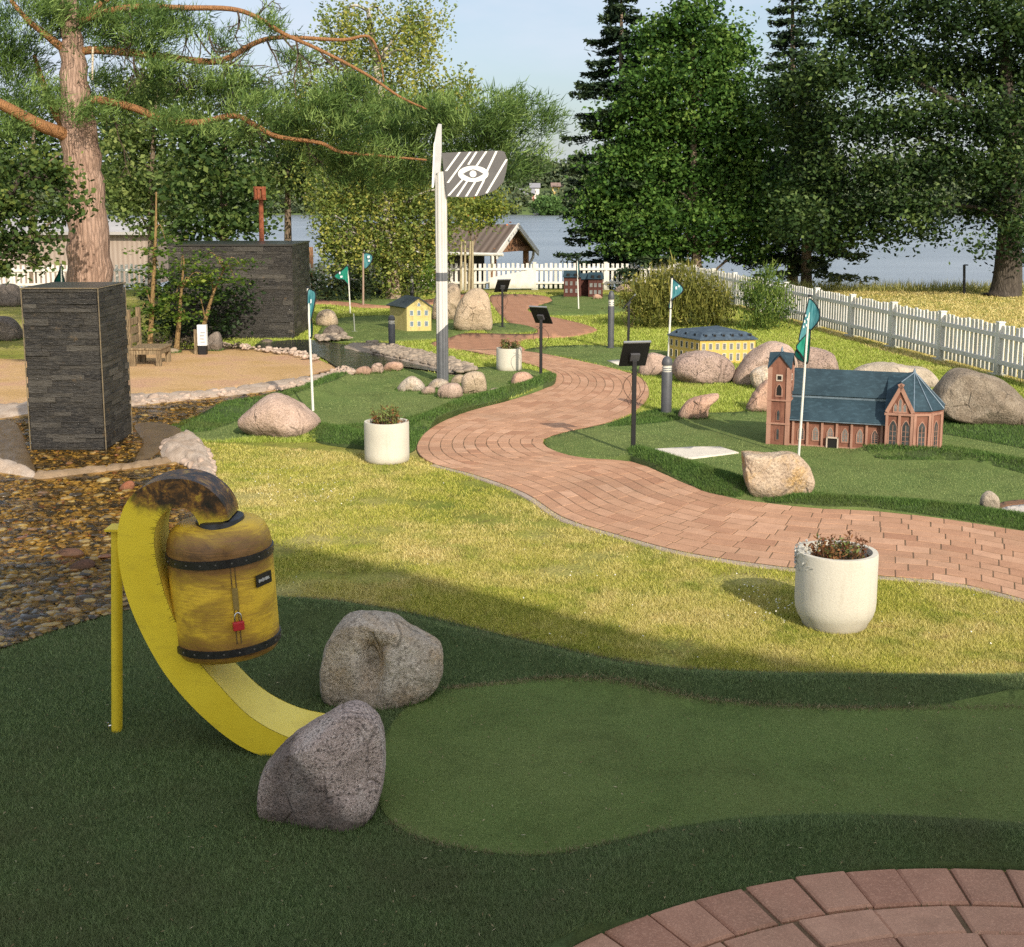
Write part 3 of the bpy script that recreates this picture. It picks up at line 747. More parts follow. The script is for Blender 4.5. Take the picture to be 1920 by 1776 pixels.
rock('small white rounded stone at the edge of the sand trap', [(1838, 940), (1845, 925), (1857, 921), (1870, 932), (1873, 950), (1862, 967), (1845, 962)], 964, .14, G_WHITE, seed=36, sub=4)
STAND = 'tall standing stones behind the striped sign'
rock('tall tan standing stone with rounded top, nearest the path', [(851, 598), (862, 565), (880, 545), (900, 541), (915, 555), (920, 580), (921, 622), (890, 626), (855, 618)], 622, .6, G_TAN, STAND, seed=40, rough=.025)
rock('tan standing stone half hidden behind the sign pole', [(812, 572), (822, 545), (845, 531), (860, 538), (863, 560), (857, 590), (852, 604), (814, 606)], 602, .55, G_TAN, STAND, seed=42, rough=.025)
rock('small tan rock mostly hidden behind the black panel of the nearest info sign', [(1198, 692), (1215, 665), (1235, 664), (1258, 675), (1257, 708), (1205, 710)], 706, .4, G_PINKL, seed=44)
PR = 'rocks heaped round the foot of the striped sign'
for sil, by, d, m, lab, sd_ in (
    ([(865, 722), (868, 705), (885, 697), (905, 700), (912, 720), (908, 738), (870, 744)], 740, .3, G_TAN, 'largest upright rock right of the striped sign foot', 50),
    ([(820, 737), (830, 722), (860, 720), (868, 740), (855, 752), (830, 750)], 749, .28, G_PINKL, 'block shaped rock in front of the striped sign pole', 52),
    ([(743, 738), (755, 715), (775, 706), (797, 725), (785, 738)], 735, .3, G_GREY, 'leftmost grey sloping rock at the striped sign foot', 54),
    ([(788, 737), (800, 725), (815, 728), (813, 744), (795, 743)], 741, .16, G_PINKL, 'small flat rock between the sloping rock and the sign pole', 56),
    ([(800, 728), (815, 712), (838, 714), (842, 728), (815, 734)], 730, .25, G_GREY, 'grey rock touching the left side of the sign pole', 58),
    ([(845, 722), (852, 706), (868, 704), (872, 722)], 722, .2, G_TAN, 'little rock just behind the sign pole on the right', 60),
    ([(910, 738), (925, 728), (945, 732), (946, 740), (920, 744)], 741, .2, G_GREY, 'flat pale stone at the right end of the heap', 62)):
    rock(lab, sil, by, d, m, PR, seed=sd_, sub=4)
rock('salmon rock on the turf between planter and second info sign', [(957, 720), (965, 702), (985, 698), (1000, 708), (1002, 722), (960, 727)], 723, .3, G_SALM, seed=64, sub=4)
SR = 'salmon rocks in a row between pond and middle turf'
rock('left rock of the salmon row beside the pond', [(664, 700), (672, 690), (690, 688), (697, 702), (680, 707)], 704, .25, G_SALM, SR, seed=66, sub=4)
rock('square middle rock of the salmon row beside the pond', [(694, 702), (699, 684), (715, 682), (719, 701), (705, 705)], 702, .25, G_PINKL, SR, seed=68, sub=4)
rock('long right rock of the salmon row beside the pond', [(716, 700), (725, 682), (752, 680), (755, 693), (735, 700)], 697, .25, G_SALM, SR, seed=70, sub=4)
rock('small pink stone in front of the red brick house model', [(1111, 563), (1114, 553), (1124, 553), (1130, 562)], 562, .2, G_SALM, seed=72, sub=3)
rock('low pink boulder before the white fence left of the tall shrub', [(1153, 550), (1160, 537), (1174, 533), (1186, 541), (1188, 551)], 549, .5, G_PINK, seed=74, sub=4)
rock('round tan boulder beside the slate wall behind the rolled flag', [(594, 612), (596, 588), (612, 580), (628, 588), (633, 612), (612, 618)], 613, .5, G_TAN, seed=76, sub=4)
rock('low dark brown boulder beside the pond inlet', [(603, 634), (610, 616), (626, 609), (642, 618), (646, 634), (620, 640)], 635, .5, G_DARK, seed=78, sub=4)
rock('angular dark rock leaning on the slate wall foot', [(464, 628), (475, 605), (492, 599), (503, 615), (502, 630)], 626, .4, G_DARK, seed=80, sub=4)
rock('low brown rock in the shade by the pond edge below the slate wall', [(484, 648), (492, 638), (506, 637), (514, 647)], 646, .3, G_DARK, seed=82, sub=4)
rock('brown rock beside the white notice box', [(384, 660), (392, 632), (408, 622), (415, 640), (416, 662)], 659, .4, G_DARK, seed=84, sub=4)
rock('flat pale stone in the yard in front of the leafy saplings', [(304, 663), (314, 655), (330, 655), (338, 663)], 663, .25, G_TAN, seed=86, sub=3)
rock('grey boulder at the left picture edge behind the slate pillar', [(-30, 575), (-10, 540), (20, 532), (40, 548), (44, 580)], 576, .8, G_DARK, seed=88, sub=4)
rock('dark mossy boulder at the left picture edge above the yard', [(-40, 640), (-20, 600), (10, 594), (34, 615), (38, 645)], 640, .7, G_DARK, seed=90, sub=4)
rock('cream stone in the hedge bed beside the birch trunk', [(690, 552), (694, 538), (706, 534), (716, 545), (715, 555)], 553, .4, G_PINKL, seed=92, sub=3)
rock('red stone lying in the pebble stream near the top of the yellow arch', [(222, 920), (230, 908), (244, 901), (252, 908), (248, 920), (232, 926)], 924, .10, granite('red_stone', (.36, .12, .06), (.2, .07, .04), (.42, .18, .1), None, .4), 'big red stones in the stream', seed=94, sub=3, name='stone')
rock('flat maroon stone in the pebble stream left of the yellow support post', [(128, 1068), (140, 1055), (165, 1050), (178, 1058), (170, 1072), (145, 1078)], 1074, .14, granite('maroon_stone', (.16, .075, .05), (.07, .04, .03), (.22, .11, .08), None, .6), 'big red stones in the stream', seed=96, sub=3, name='stone')
rock('long brown red stone in the stream, left of the maroon one', [(98, 1043), (110, 1033), (140, 1030), (158, 1038), (150, 1048), (118, 1052)], 1049, .12, MATS['maroon_stone'], 'big red stones in the stream', seed=98, sub=3, name='stone')

# ------------------------------------------------------------------ the yellow barrel ramp
def worn_yellow(name, stain=1.0, blacktop=False, light=0):
    t = NT(name); p = t.pos()
    a_, b_ = ((.72, .54, .025), (.82, .64, .04)) if not light else ((.80, .63, .09), (.85, .69, .12))
    if stain: a_, b_ = (.74, .47, .035), (.84, .56, .05)
    c = t.ramp(t.noise(p, 4, 5, .6), [(.3, a_), (.7, b_)])
    if stain:
        big = t.noise(t.mapping(p, (1, 1, 1.6)), 3.4, 7, .62, .5); fine = t.noise(t.mapping(p, (2.2, 2.2, 34)), 5, 6, .7)
        z = t.sep(p)[2]; lo_ = bc.z+zb0; hi_ = bc.z+zt0
        rim_ = t.math('MAXIMUM', t.ramp(t.math('ABSOLUTE', t.math('SUBTRACT', z, hi_)), [(0, .30), (.14, 0)]), t.ramp(t.math('ABSOLUTE', t.math('SUBTRACT', z, lo_)), [(0, .26), (.10, 0)]))
        k = t.math('ADD', t.math('ADD', t.math('MULTIPLY', big, .62), t.math('MULTIPLY', fine, .38)), rim_)
        c = t.mix(t.ramp(k, [(.49, 0), (.60, .6), (.74, .95)]), c, t.ramp(fine, [(.35, (.085, .036, .016)), (.65, (.26, .12, .04))]))
        c = t.mix(t.ramp(t.noise(p, 40, 3, .7), [(.60, 0), (.72, .35)]), c, (.10, .06, .03))
        k2 = t.math('ADD', t.math('MULTIPLY', t.noise(t.mapping(p, (1.5, 1.5, 3), (.3, 1, 0)), 5, 8, .72, .6), .75), t.math('MULTIPLY', rim_, .5)); c = t.mix(t.ramp(k2, [(.50, 0), (.62, .75)]), c, (.06, .032, .018))
    else:
        c = t.mix(t.ramp(t.noise(t.mapping(p, (1, 1, 3)), 6, 8, .75), [(.52, 0), (.8, .5)]), c, (.34, .24, .03))
    if blacktop:
        x, y, z = t.sep(p)
        zz = t.math('MULTIPLY', t.math('SUBTRACT', z, 1.0), 7.0, True)
        k = t.math('ADD', t.math('MULTIPLY', t.math('SUBTRACT', x, HX0), 1.9), t.math('MULTIPLY', t.math('SUBTRACT', z, 1.12), 2.6))
        k = t.math('MULTIPLY', t.math('ADD', t.math('ADD', k, .30), t.math('MULTIPLY', t.math('SUBTRACT', t.noise(p, 9, 9, .72, .4), .5), 1.5)), zz)
        blk = t.ramp(t.noise(t.mapping(p, (1, 1, 1)), 13, 8, .75, .5), [(.38, (.014, .012, .010)), (.48, (.055, .028, .014)), (.56, (.22, .10, .025)), (.66, (.55, .38, .035))])
        c = t.mix(t.ramp(k, [(.25, 0), (.5, .8), (.7, 1)]), c, blk)
    t.principled(c, .42, 0, t.bump(t.noise(p, 26, 6, .65), .05 if not stain else .14, .012), .45); return t.m
YB = 5.27; rb = 97/ppm(YB+.1, .7); YBC = YB+.13
bc = At(422.5, 1140, YBC); zb0 = At(425, 1234, YBC-rb).z-bc.z; zt0 = At(417, 1056, YBC-rb).z-bc.z; HX0 = At(225, 950, YB).x
MY_BAND = worn_yellow('ramp_yellow', 0, True); MY_BAR = worn_yellow('barrel_yellow', 1.0)
MY_IN = worn_yellow('ramp_inner_yellow', 0, False, 1)
BLACKP = paint('black_enamel', (.016, .016, .017), .35, 0, .5, 30, .15)
YP = paint('yellow_post_paint', (.76, .57, .03), .45, 0, .12, 8)
YB = 5.27
t_ = thing('barrel_ramp', 'yellow hook shaped ramp carrying a worn yellow barrel on the near turf', 'golf obstacle', (At(420, 1420, YB).x, YB, 0))
outer = spline([(560, 1440), (497, 1420), (440, 1393), (370, 1335), (310, 1265), (262, 1180), (232, 1100), (220, 1020), (227, 965), (250, 926), (292, 903), (335, 898), (372, 906), (402, 926), (421, 950), (429, 975)], 5)
inner = spline([(615, 1400), (540, 1383), (470, 1345), (412, 1287), (360, 1225), (322, 1150), (299, 1080), (289, 1022), (293, 985), (309, 960), (330, 952), (350, 955), (363, 965), (371, 978), (374, 985), (376, 990)], 5)
WD = .27
def strip(a, b): # a,b lists of points
    n = len(a); return list(a)+list(b), [(i, i+1, n+i+1, n+i) for i in range(n-1)]
of = [At(x, y, YB) for x, y in outer]; jf = [At(x, y, YB) for x, y in inner]
wof = [.345-.14*min(1, i/len(of)*1.6) for i in range(len(of))]
ob = [p+Vector((0, w, 0)) for p, w in zip(of, wof)]; jb = [p+Vector((0, w, 0)) for p, w in zip(jf, wof)]
m = MB(); v, f = strip(of, jf); m.add(v, f); v, f = strip(ob, of); m.add(v, f); v, f = strip(jb, ob); m.add(v, f)
m.add([of[0], ob[0], jb[0], jf[0]], [(0, 1, 2, 3)])
hook = m.build('ramp_arm', MY_BAND, t_, autosm=R(40))
m = MB(); v, f = strip([p+Vector((0, .004, 0)) for p in jf], [p-Vector((0, .004, 0)) for p in jb]); m.add(v, f)
m.build('ball_track', MY_IN, hook, autosm=R(40))
# little black ticks along the inner edge of the arm (worn paint dashes)
m = MB()
for i in range(18, len(of)-26):
    for s in (0, .33, .66):
        a = jf[i]*(1-s)+jf[i+1]*s; b = of[i]*(1-s)+of[i+1]*s; d = (b-a); L = random.uniform(.02, .16)
        if random.random() < .45: continue
        n = Vector((0, -.002, 0)); w = (jf[i+1]-jf[i]).normalized()*.0009
        m.add([a-w+n, a+w+n, a+d*L+w*.3+n, a+d*L-w*.3+n], [(0, 1, 2, 3)])
m.build('worn_paint', BLACKP, hook)['kind'] = 'stuff'
# barrel
TR = Matrix.Rotation(R(-3.0), 3, 'Y')

prof = [(rb*.80, zb0-.045), (rb*.93, zb0-.035), (rb*.99, zb0-.01), (rb, zb0+.02), (rb, zt0), (rb*.995, zt0+.025), (rb*.97, zt0+.06), (rb*.90, zt0+.098), (rb*.78, zt0+.122), (rb*.62, zt0+.134), (rb*.3, zt0+.137)]
m = MB().lathe(prof, bc, 56, M=TR); barrel = m.build('barrel', MY_BAR, t_, autosm=R(50))
def band(z, h, name, off=.006):
    m = MB(); pr = [(rb+.001, z-h/2-.002), (rb+off, z-h/2), (rb+off, z+h/2), (rb+.001, z+h/2+.002)]
    m.lathe(pr, bc, 56, M=TR); o = m.build(name, BLACKP, barrel, autosm=R(50))
    s = MB()
    for k in range(22):
        a = 2*math.pi*k/22; p = bc + TR @ Vector(((rb+off)*math.cos(a), (rb+off)*math.sin(a), z))
        n = TR @ Vector((math.cos(a), math.sin(a), 0)); q = n.to_track_quat('Z', 'Y').to_matrix()
        s.lathe([(.005, -.001), (.004, .002), (.0015, .003)], p, 8, M=q)
    s.build('rivet', paint('worn_steel', (.14, .13, .11), .5, .5, .5, 60), o)['kind'] = 'stuff'
    return o
band(zt0-.012, .033, 'barrel_band'); band(zb0+.012, .030, 'barrel_band')
ce = (of[-1]+jf[-1]+ob[-1]+jb[-1])/4; ce.z = bc.z+zt0+.130
MS = Matrix.Diagonal((.10, .130, 1)); m = MB().lathe([(1.06, -.01), (1.0, .018), (.9, .022)], ce, 40, M=TR@MS); m.build('collar', BLACKP, barrel, autosm=R(40))
def onbar(ang, z, off=.0): # point on the barrel surface; ang from the camera-facing side, + to the right
    a = -math.pi/2+ang
    return bc+TR@Vector(((rb+off)*math.cos(a), (rb+off)*math.sin(a), z)), TR@Vector((math.cos(a), math.sin(a), 0)), TR@Vector((-math.sin(a), math.cos(a), 0))
# hatch seams, latch, padlock, label plate
UPB = TR@Vector((0, 0, 1))
m = MB()
for da in (.40, .48):
    pts = [onbar(da, zb0+.05+(zt0-zb0-.08)*k/8, .001)[0] for k in range(9)]; m.tube(pts, .0022, 6)
m.build('door_seam', paint('seam_brown', (.13, .08, .03), .6), barrel)
p, nn, rr_ = onbar(.44, .055, .004)
la = MB(); q0, n0, r0 = onbar(.44, .15, .004)
la.prism([q0-r0*.012, q0+r0*.012, p+r0*.012-UPB*-.0, p-r0*.012], nn*.004); latch = la.build('latch', paint('latch_metal', (.34, .25, .08), .45, .5, .3, 40), barrel)
pl = MB(); c0 = p-UPB*.055+nn*.016
pts = [c0+rr_*(.014*math.cos(a))+UPB*(.026+.02*math.sin(a)) for a in [math.pi*k/8 for k in range(9)]]
pts = [c0-UPB*0+rr_*.014]+pts+[c0-rr_*.014]
sh = MB().tube(pts, .0035, 8)
b = MB(); hw, hh, hd = .024, .019, .010
b.hexa([c0+rr_*x*hw+UPB*(z*hh-.012)+nn*y*hd for z in (-1, 1) for x, y in ((-1, 1), (1, 1), (1, -1), (-1, -1))])
lock = b.build('padlock', paint('red_padlock', (.45, .02, .025), .4, 0, .1, 40), barrel, bevel=.004)
sh.build('shackle', paint('steel', (.6, .6, .6), .25, 1, .1, 50), lock, smooth=True)
m = MB(); q, n_, r_ = onbar(1.08, .155, .003)
m.prism([q-r_*.05-UPB*.026, q+r_*.05-UPB*.026, q+r_*.05+UPB*.026, q-r_*.05+UPB*.026], n_*.004); lp = m.build('label_plate', BLACKP, barrel)
m = MB()
for k in range(9):
    a = q+n_*.006-r_*.036+r_*.008*k; h = (.011 if k % 3 else .015)
    m.prism([a-r_*.0022-UPB*h*.5, a+r_*.0022-UPB*h*.5, a+r_*.0022+UPB*h*.5, a-r_*.0022+UPB*h*.5], n_*.001)
m.build('lettering', paint('pale_lettering', (.7, .7, .66), .6), lp)
# support post with top plate
pb = G(219, 1372); ztop = At(219, 990, pb.y).z; r_p = 10.3/ppm(pb.y, .5)
ptop = At(219, 990, pb.y); m = MB().tube([(pb.x, pb.y, -.02), (ptop.x, pb.y, ztop)], r_p, 20); post = m.build('support_post', YP, t_, autosm=R(40))
m = MB(); a = At(202, 985, pb.y); b_ = At(226, 985, pb.y); 
m.hexa([(a.x, pb.y-.05, ztop-.005), (b_.x+.03, pb.y-.05, ztop-.005), (b_.x+.03, pb.y+.06, ztop-.005), (a.x, pb.y+.06, ztop-.005), (a.x, pb.y-.05, ztop+.005), (b_.x+.03, pb.y-.05, ztop+.005), (b_.x+.03, pb.y+.06, ztop+.005), (a.x, pb.y+.06, ztop+.005)])
m.build('bracket_plate', YP, post)
m = MB().tube([(pb.x-r_p, pb.y, .03), (pb.x-r_p-.012, pb.y-.004, .03)], .004, 6).tube([(pb.x-r_p-.012, pb.y-.004, .018), (pb.x-r_p-.012, pb.y-.004, .045)], .004, 6)
m.build('bolt', MATS['steel'], post)

# ------------------------------------------------------------------ concrete planters
def m_planter():
    t = NT('planter_concrete'); p = t.pos()
    a = t.noise(p, 3, 6, .6); f = t.noise(p, 90, 3)
    c = t.ramp(a, [(.3, (.52, .485, .40)), (.7, (.63, .59, .49))]); c = t.mix(t.ramp(f, [(.5, 0), (.75, .25)]), c, (.38, .34, .28))
    z = t.sep(p)[2]
    k = t.math('ADD', z, t.math('MULTIPLY', t.noise(p, 6, 6), .16))
    c = t.mix(t.ramp(k, [(.06, .55), (.16, 0)]), c, (.30, .25, .17))
    st = t.noise(t.mapping(p, (1, 1, .12)), 16, 6, .65)
    c = t.mix(t.ramp(st, [(.56, 0), (.75, .4)]), c, (.36, .31, .23))
    t.principled(c, .85, 0, t.bump(f, .2, .008), .25); return t.m
MPL = m_planter()
G_PL = 'round concrete planters along the path'
M_PSOIL = paint('dark_potting_soil', (.06, .035, .02), .95, 0, .5, 40, .6)
def planter(px, base_y, wpx, top_y, label, taper=True):
    b = G(px, base_y); r = wpx/2/ppm(b.y); b = b*((b.y+r*.86)/b.y); h = At(px, top_y, b.y-r).z
    t = thing('planter', label, 'planter', b, G_PL)
    k = .80 if taper else .97
    pr = [(r*k*.95, .0), (r*k, .01), (r*k*1.03, .03)] + ([(r*.93, .07), (r*.985, .11), (r, .15)] if taper else [(r, .08)]) + [(r, h-.012), (r*.985, h), (r*.86, h), (r*.845, h-.01), (r*.84, h-.07)]
    m = MB().lathe(pr, b, 48); o = m.build('pot', MPL, t, autosm=R(45))
    MB().lathe([(r*.846, h-.055), (.02, h-.045)], b, 32).build('soil', M_PSOIL, t)
    return b, r, h
PLN = [planter(1563, 1193, 153, 1053, 'nearest concrete planter with dry plants between near lawn and brick path'),
       planter(726, 872, 85, 797, 'middle white concrete planter at the tip of the turf mound', False),
       planter(954.5, 697, 48, 655, 'farthest concrete planter beside the path behind the striped sign', False)]

# ------------------------------------------------------------------ info signs: black lectern panels on posts
MBLK = paint('black_steel', (.005, .005, .006), .55, 0, .3, 20)
MGRY = paint('bracket_grey', (.07, .07, .075), .5); MEDGE = paint('panel_edge', (.42, .42, .42), .35, .6)
MRUST = paint('rust_wire', (.07, .035, .022), .7, 0, .4, 60)
G_IS = 'black information signs on posts along the path'
def info_sign(px, by, top_y, pw, ph, yaw, tilt, label, hearts=True):
    b = G(px, by); s = ppm(b.y); H_ = At(px, top_y, b.y).z
    t = thing('info_sign', label, 'sign', b, G_IS)
    m = MB().box((b.x, b.y, H_/2-.03), (.042, .042, H_-.06)); m.box((b.x, b.y, .006), (.12, .12, .012)); m.build('post', MBLK, t, bevel=.004)
    # panel faces away from the camera when tilt>0: its top edge leans toward us
    Mx = Matrix.Rotation(yaw, 3, 'Z') @ Matrix.Rotation(tilt, 3, 'X'); c = Vector((b.x, b.y, H_))
    def bx(w, h, d, off=(0, 0, 0)):
        o = Vector(off)
        return [c + Mx @ (o+Vector((x*w/2, y*d/2, z*h/2))) for z in (-1, 1) for x, y in ((-1, -1), (1, -1), (1, 1), (-1, 1))]
    pan = MB().hexa(bx(pw, ph, .016)).build('panel', MBLK, t, bevel=.003)
    MB().hexa(bx(pw*1.005, .012, .022, (0, 0, ph/2+.004))).build('edge_trim', MEDGE, pan)
    MB().hexa(bx(.09, .075, .03, (0, -.02, -.02))).build('bracket', MGRY, t)
    if hearts:
        m = MB(); r = .052
        for sx in (-1, 1):
            pts = []
            for k in range(15):
                a = k/14; x = (.021+.098*math.sin(a*math.pi)**.8*(1-.35*a))*sx; z = H_*.80-.22*a*1.15
                pts.append((b.x+x, b.y-.005, z))
            curl = [(b.x+sx*(.021+.03*(1-math.cos(k*.55))), b.y-.005, H_*.80+.02*math.sin(k*.55)) for k in range(5)]
            m.tube(curl[::-1]+pts, .0035, 6)
            m.tube([(b.x+sx*(.025+.045*k/5), b.y-.005, H_*.80-.26-.03*math.sin(k*.8)) for k in range(6)], .003, 6)
        m.build('wire_ornament', MRUST, t)
    return b
info_sign(1187, 852, 664, .265, .285, R(12), R(33), 'nearest black info sign in front of the church hole')
info_sign(1014, 710, 591, .27, .285, R(-32), R(36), 'second black info sign at the tip of the turf mound')
info_sign(942, 614, 536, .27, .30, R(24), R(36), 'farthest black info sign beside the standing stones')
info_sign(1178, 646, 566, .27, .30, R(82), R(40), 'black info sign seen edge on before the tall shrub')

# ------------------------------------------------------------------ bollard lamps
MBOL = paint('bollard_grey', (.075, .078, .085), .5, 0, .15, 12); MLENS = paint('bollard_lens', (.62, .60, .52), .25, 0, .15, 60)
MSLV = paint('bollard_dark', (.022, .022, .025), .5, 0, .2, 12)
G_BO = 'bollard lamps along the path'
def bollard(px, by, ty, wpx, label, dark=False):
    b = G(px, by); r = wpx/2/ppm(b.y); h = At(px, ty, b.y).z; mm = MSLV if dark else MBOL
    t = thing('bollard_lamp', label, 'bollard', b, G_BO)
    MB().lathe([(r*1.25, .0), (r*1.25, .012), (r, .014), (r, h*.72), (r*.93, h*.735)], b, 28).build('body', mm, t, autosm=R(40))
    MB().lathe([(r*.86, h*.73), (r*.86, h*.86)], b, 28).build('lamp_lens', MLENS, t, autosm=R(40))
    m = MB().lathe([(r*.96, h*.76), (r*1.0, h*.765), (r*.96, h*.77)], b, 28).lathe([(r*.96, h*.795), (r*1.0, h*.80), (r*.96, h*.805)], b, 28)
    m.build('louvre', MATS['steel'], t)
    MB().lathe([(r, h*.85), (r*1.02, h*.87), (r*.98, h*.91), (r*.8, h*.96), (r*.45, h*.99), (r*.1, h)], b, 28).build('cap', mm, t, autosm=R(60))
bollard(1249, 776, 668, 20, 'nearest grey bollard lamp between path and speckled boulder')
bollard(1145, 653, 545, 12, 'tall thin grey bollard lamp behind the farther info sign')
bollard(735, 653, 591, 13, 'black bollard lamp left of the striped sign beside the stream')
bollard(772.5, 562, 517, 7, 'distant slim bollard lamp behind the little yellow house model', True)

# ------------------------------------------------------------------ flags
def m_flag(name, c1, c2):
    t = NT(name); p = t.pos(); n = t.noise(t.mapping(p, (26, 26, 3)), 1.6, 3)
    c = t.ramp(n, [(.35, c1), (.62, c2)])
    d = t.n('ShaderNodeBsdfDiffuse'); tr = t.n('ShaderNodeBsdfTranslucent'); t.l(c, d.inputs[0]); t.l(c, tr.inputs[0])
    m = t.n('ShaderNodeMixShader'); m.inputs[0].default_value = .25; t.l(d.outputs[0], m.inputs[1]); t.l(tr.outputs[0], m.inputs[2]); t.l(m.outputs[0], t.out.inputs[0]); return t.m
MF_T = m_flag('teal_cloth', (.035, .17, .20), (.14, .37, .40)); MF_G = m_flag('green_cloth', (.02, .22, .15), (.05, .36, .25)); MF_D = m_flag('dark_green_cloth', (.006, .05, .04), (.012, .09, .07))
MTRIM = paint('black_trim', (.008, .010, .012), .8); MPOLE = paint('white_pole', (.72, .70, .62), .4, 0, .1, 10); MMARK = paint('white_print', (.75, .8, .8), .8)
G_FL = 'golf flags at the holes'
def flag(base, top, wpx, label, lobes=(), marks=(), trims=(), pole_mat=None, depth=.0):
    b = G(*base); Y = b.y; tp = At(top[0], top[1], Y); r = wpx/2/ppm(Y)
    t = thing('golf_flag', label, 'flag', b, G_FL)
    MB().tube([b-Vector((0, 0, .02)), tp], [r, r*.8], 12).build('pole', pole_mat or MPOLE, t, autosm=R(50))
    MB().lathe([(r*1.3, -.002), (r*1.5, .006), (r*1.1, .014)], tp, 10).build('finial', MTRIM, t)
    first = None
    for poly, mat, wav in lobes:
        q = spline(poly, 4, True); n = len(q); pts = [Vector((x, y, 0)) for x, y in q]
        gx, gy = np.meshgrid(np.linspace(q[:, 0].min(), q[:, 0].max(), 10), np.linspace(q[:, 1].min(), q[:, 1].max(), 14)); gx, gy = gx.ravel(), gy.ravel()
        k = inside(q, gx, gy); pts2 = [Vector((x, y)) for x, y in q]+[Vector((x, y)) for x, y in zip(gx[k], gy[k])]
        rr = delaunay_2d_cdt(pts2, [(i, (i+1) % n) for i in range(n)], [], 1, 1e-5)
        s = ppm(Y); vs = []
        def wv(x, y): return Y - .004 + wav*math.sin((x-base[0])*.22+(y-top[1])*.05)
        for p in rr[0]:
            y3 = wv(p[0], p[1]); vs.append(At(p[0], p[1], y3))
        o = MB().add(vs, [tuple(f) for f in rr[2]]).build('cloth', mat, t, smooth=True)
        first = first or o
        o2 = MB(); o2.tube([At(x, y, wv(x, y)-.002) for x, y in np.vstack([q, q[:1]])], 1.1/s, 5)
        o2.build('trim', MTRIM, o)
    if marks:
        m = MB()
        for x, y, w, h in marks:
            Y2 = Y-.03; m.add([At(x-w/2, y+h/2, Y2), At(x+w/2, y+h/2*.8, Y2), At(x+w/2, y-h/2, Y2), At(x-w/2, y-h/2*.8, Y2)], [(0, 1, 2, 3)])
        m.build('print', MMARK, first)
flag((1497, 860), (1518.5, 556), 5, 'large twisted teal flag with black trim in front of the church model', [
    ([(1518, 560), (1529, 570), (1537, 585), (1535, 602), (1519, 621), (1508, 631), (1498, 640), (1502, 618), (1508, 596), (1514, 572)], MF_T, .025),
    ([(1519, 618), (1518, 650), (1515, 679), (1510, 680), (1503, 666), (1493, 652), (1499, 641), (1510, 629)], MF_G, .02),
    ([(1500, 645), (1493, 652), (1505, 672), (1514, 681), (1500, 676), (1490, 664)], MF_D, .01)],
    [(1511, 592, 2, 5), (1514, 599, 2, 4), (1509, 603, 2, 6), (1512, 610, 2, 5), (1507, 613, 2, 5)])
flag((1253, 672), (1260, 521), 4.2, 'teal half moon flag in front of the tall shrub', [
    ([(1260, 525), (1271, 530), (1281, 541), (1276, 551), (1264, 559), (1259, 563)], MF_T, .02),
    ([(1259, 562), (1260, 577), (1254, 578), (1255, 568)], MF_G, .01)], [(1268, 540, 3, 6), (1273, 537, 2, 4)])
flag((587, 772), (577, 540), 5, 'rolled teal flag with black trim on the white pole by the pale pink boulder', [
    ([(577, 546), (586, 544), (592, 552), (589, 575), (584, 596), (580, 610), (577, 590)], MF_T, .02),
    ([(579, 605), (584, 600), (586, 618), (584, 634), (580, 628)], MF_D, .01)], [(583, 565, 2, 8)])
flag((657, 588), (652, 496), 2.6, 'bright green pointed flag with white print before the dark hedge', [
    ([(652, 498), (641, 507), (627, 517), (634, 524), (645, 525), (656, 538), (654, 516)], MF_G, .02)], [(637, 512, 2.5, 5), (640, 519, 4, 4)])
flag((681, 572), (681, 474), 4, 'small blue green flag on a brown pole beside the birch trunk', [
    ([(681, 477), (692, 475), (699, 482), (695, 494), (686, 504), (682, 500)], MF_T, .02)], [(691, 482, 4, 5), (692, 489, 3, 4)], pole_mat=paint('brown_pole', (.33, .24, .18), .6))
flag((1085, 580), (1082, 488), 2.6, 'thin rolled teal flag in front of the red brick house model', [
    ([(1081, 490), (1085, 490), (1086, 512), (1084, 524), (1081, 505)], MF_T, .005)])
flag((116, 585), (115, 496), 3, 'dark green drooping flag seen over the slate pillar', [
    ([(115, 498), (118, 515), (121, 531), (110, 531), (102, 528), (109, 514)], MF_D, .01)])
b = G(665, 622); tp = At(663, 588, b.y)
m = MB().tube([b, tp], .012, 8); m.lathe([(.09, .0), (.09, .006), (.02, .012)], b, 16)
tag(m.build('hole_marker', paint('dull_metal', (.30, .32, .28), .5, .3)), 'short thin metal stake on the shaded far green', 'stake')

# ------------------------------------------------------------------ striped sign pole with an eye
SB = G(830, 716); YS = SB.y
t_ = thing('eye_sign', 'tall pole with grey panel of white stripes and an eye', 'sign', SB)
MSW_ = paint('sign_white', (.60, .58, .54), .4, 0, .06, 6, .03, (.45, .42, .36)); MSG = paint('sign_grey', (.14, .145, .155), .4, .2, .15, 10); MPG = paint('panel_grey', (.115, .11, .108), .5, .1, .1, 6); MPW = paint('stripe_white', (.80, .80, .76), .5, 0, .04)
rp_ = 11.3/ppm(YS, 1.2); zt = At(828, 322, YS).z
def groove(r, z0, z1, c, m, slant=0):
    n = 24; vs = []
    for z in (z0, z1):
        for k in range(n):
            a = 2*math.pi*k/n; q = r*(1 if k % 3 else .88); zz = z+(slant*math.cos(a) if z == z1 else 0)
            vs.append((c.x+q*math.cos(a), c.y+q*math.sin(a), zz))
    fs = [(k, (k+1) % n, n+(k+1) % n, n+k) for k in range(n)]+[tuple(range(n))[::-1], tuple(range(n, 2*n))]
    return m.add(vs, fs)
groove(rp_, 0, zt, SB, MB()).build('pole', MSW_, t_)
groove(rp_*1.025, 0, At(830, 617, YS).z, SB, MB(), rp_*.9).build('lower_sleeve', MSG, t_)
groove(rp_*1.025, At(830, 527, YS).z, At(830, 511, YS).z, SB, MB()).build('band', MSG, t_)
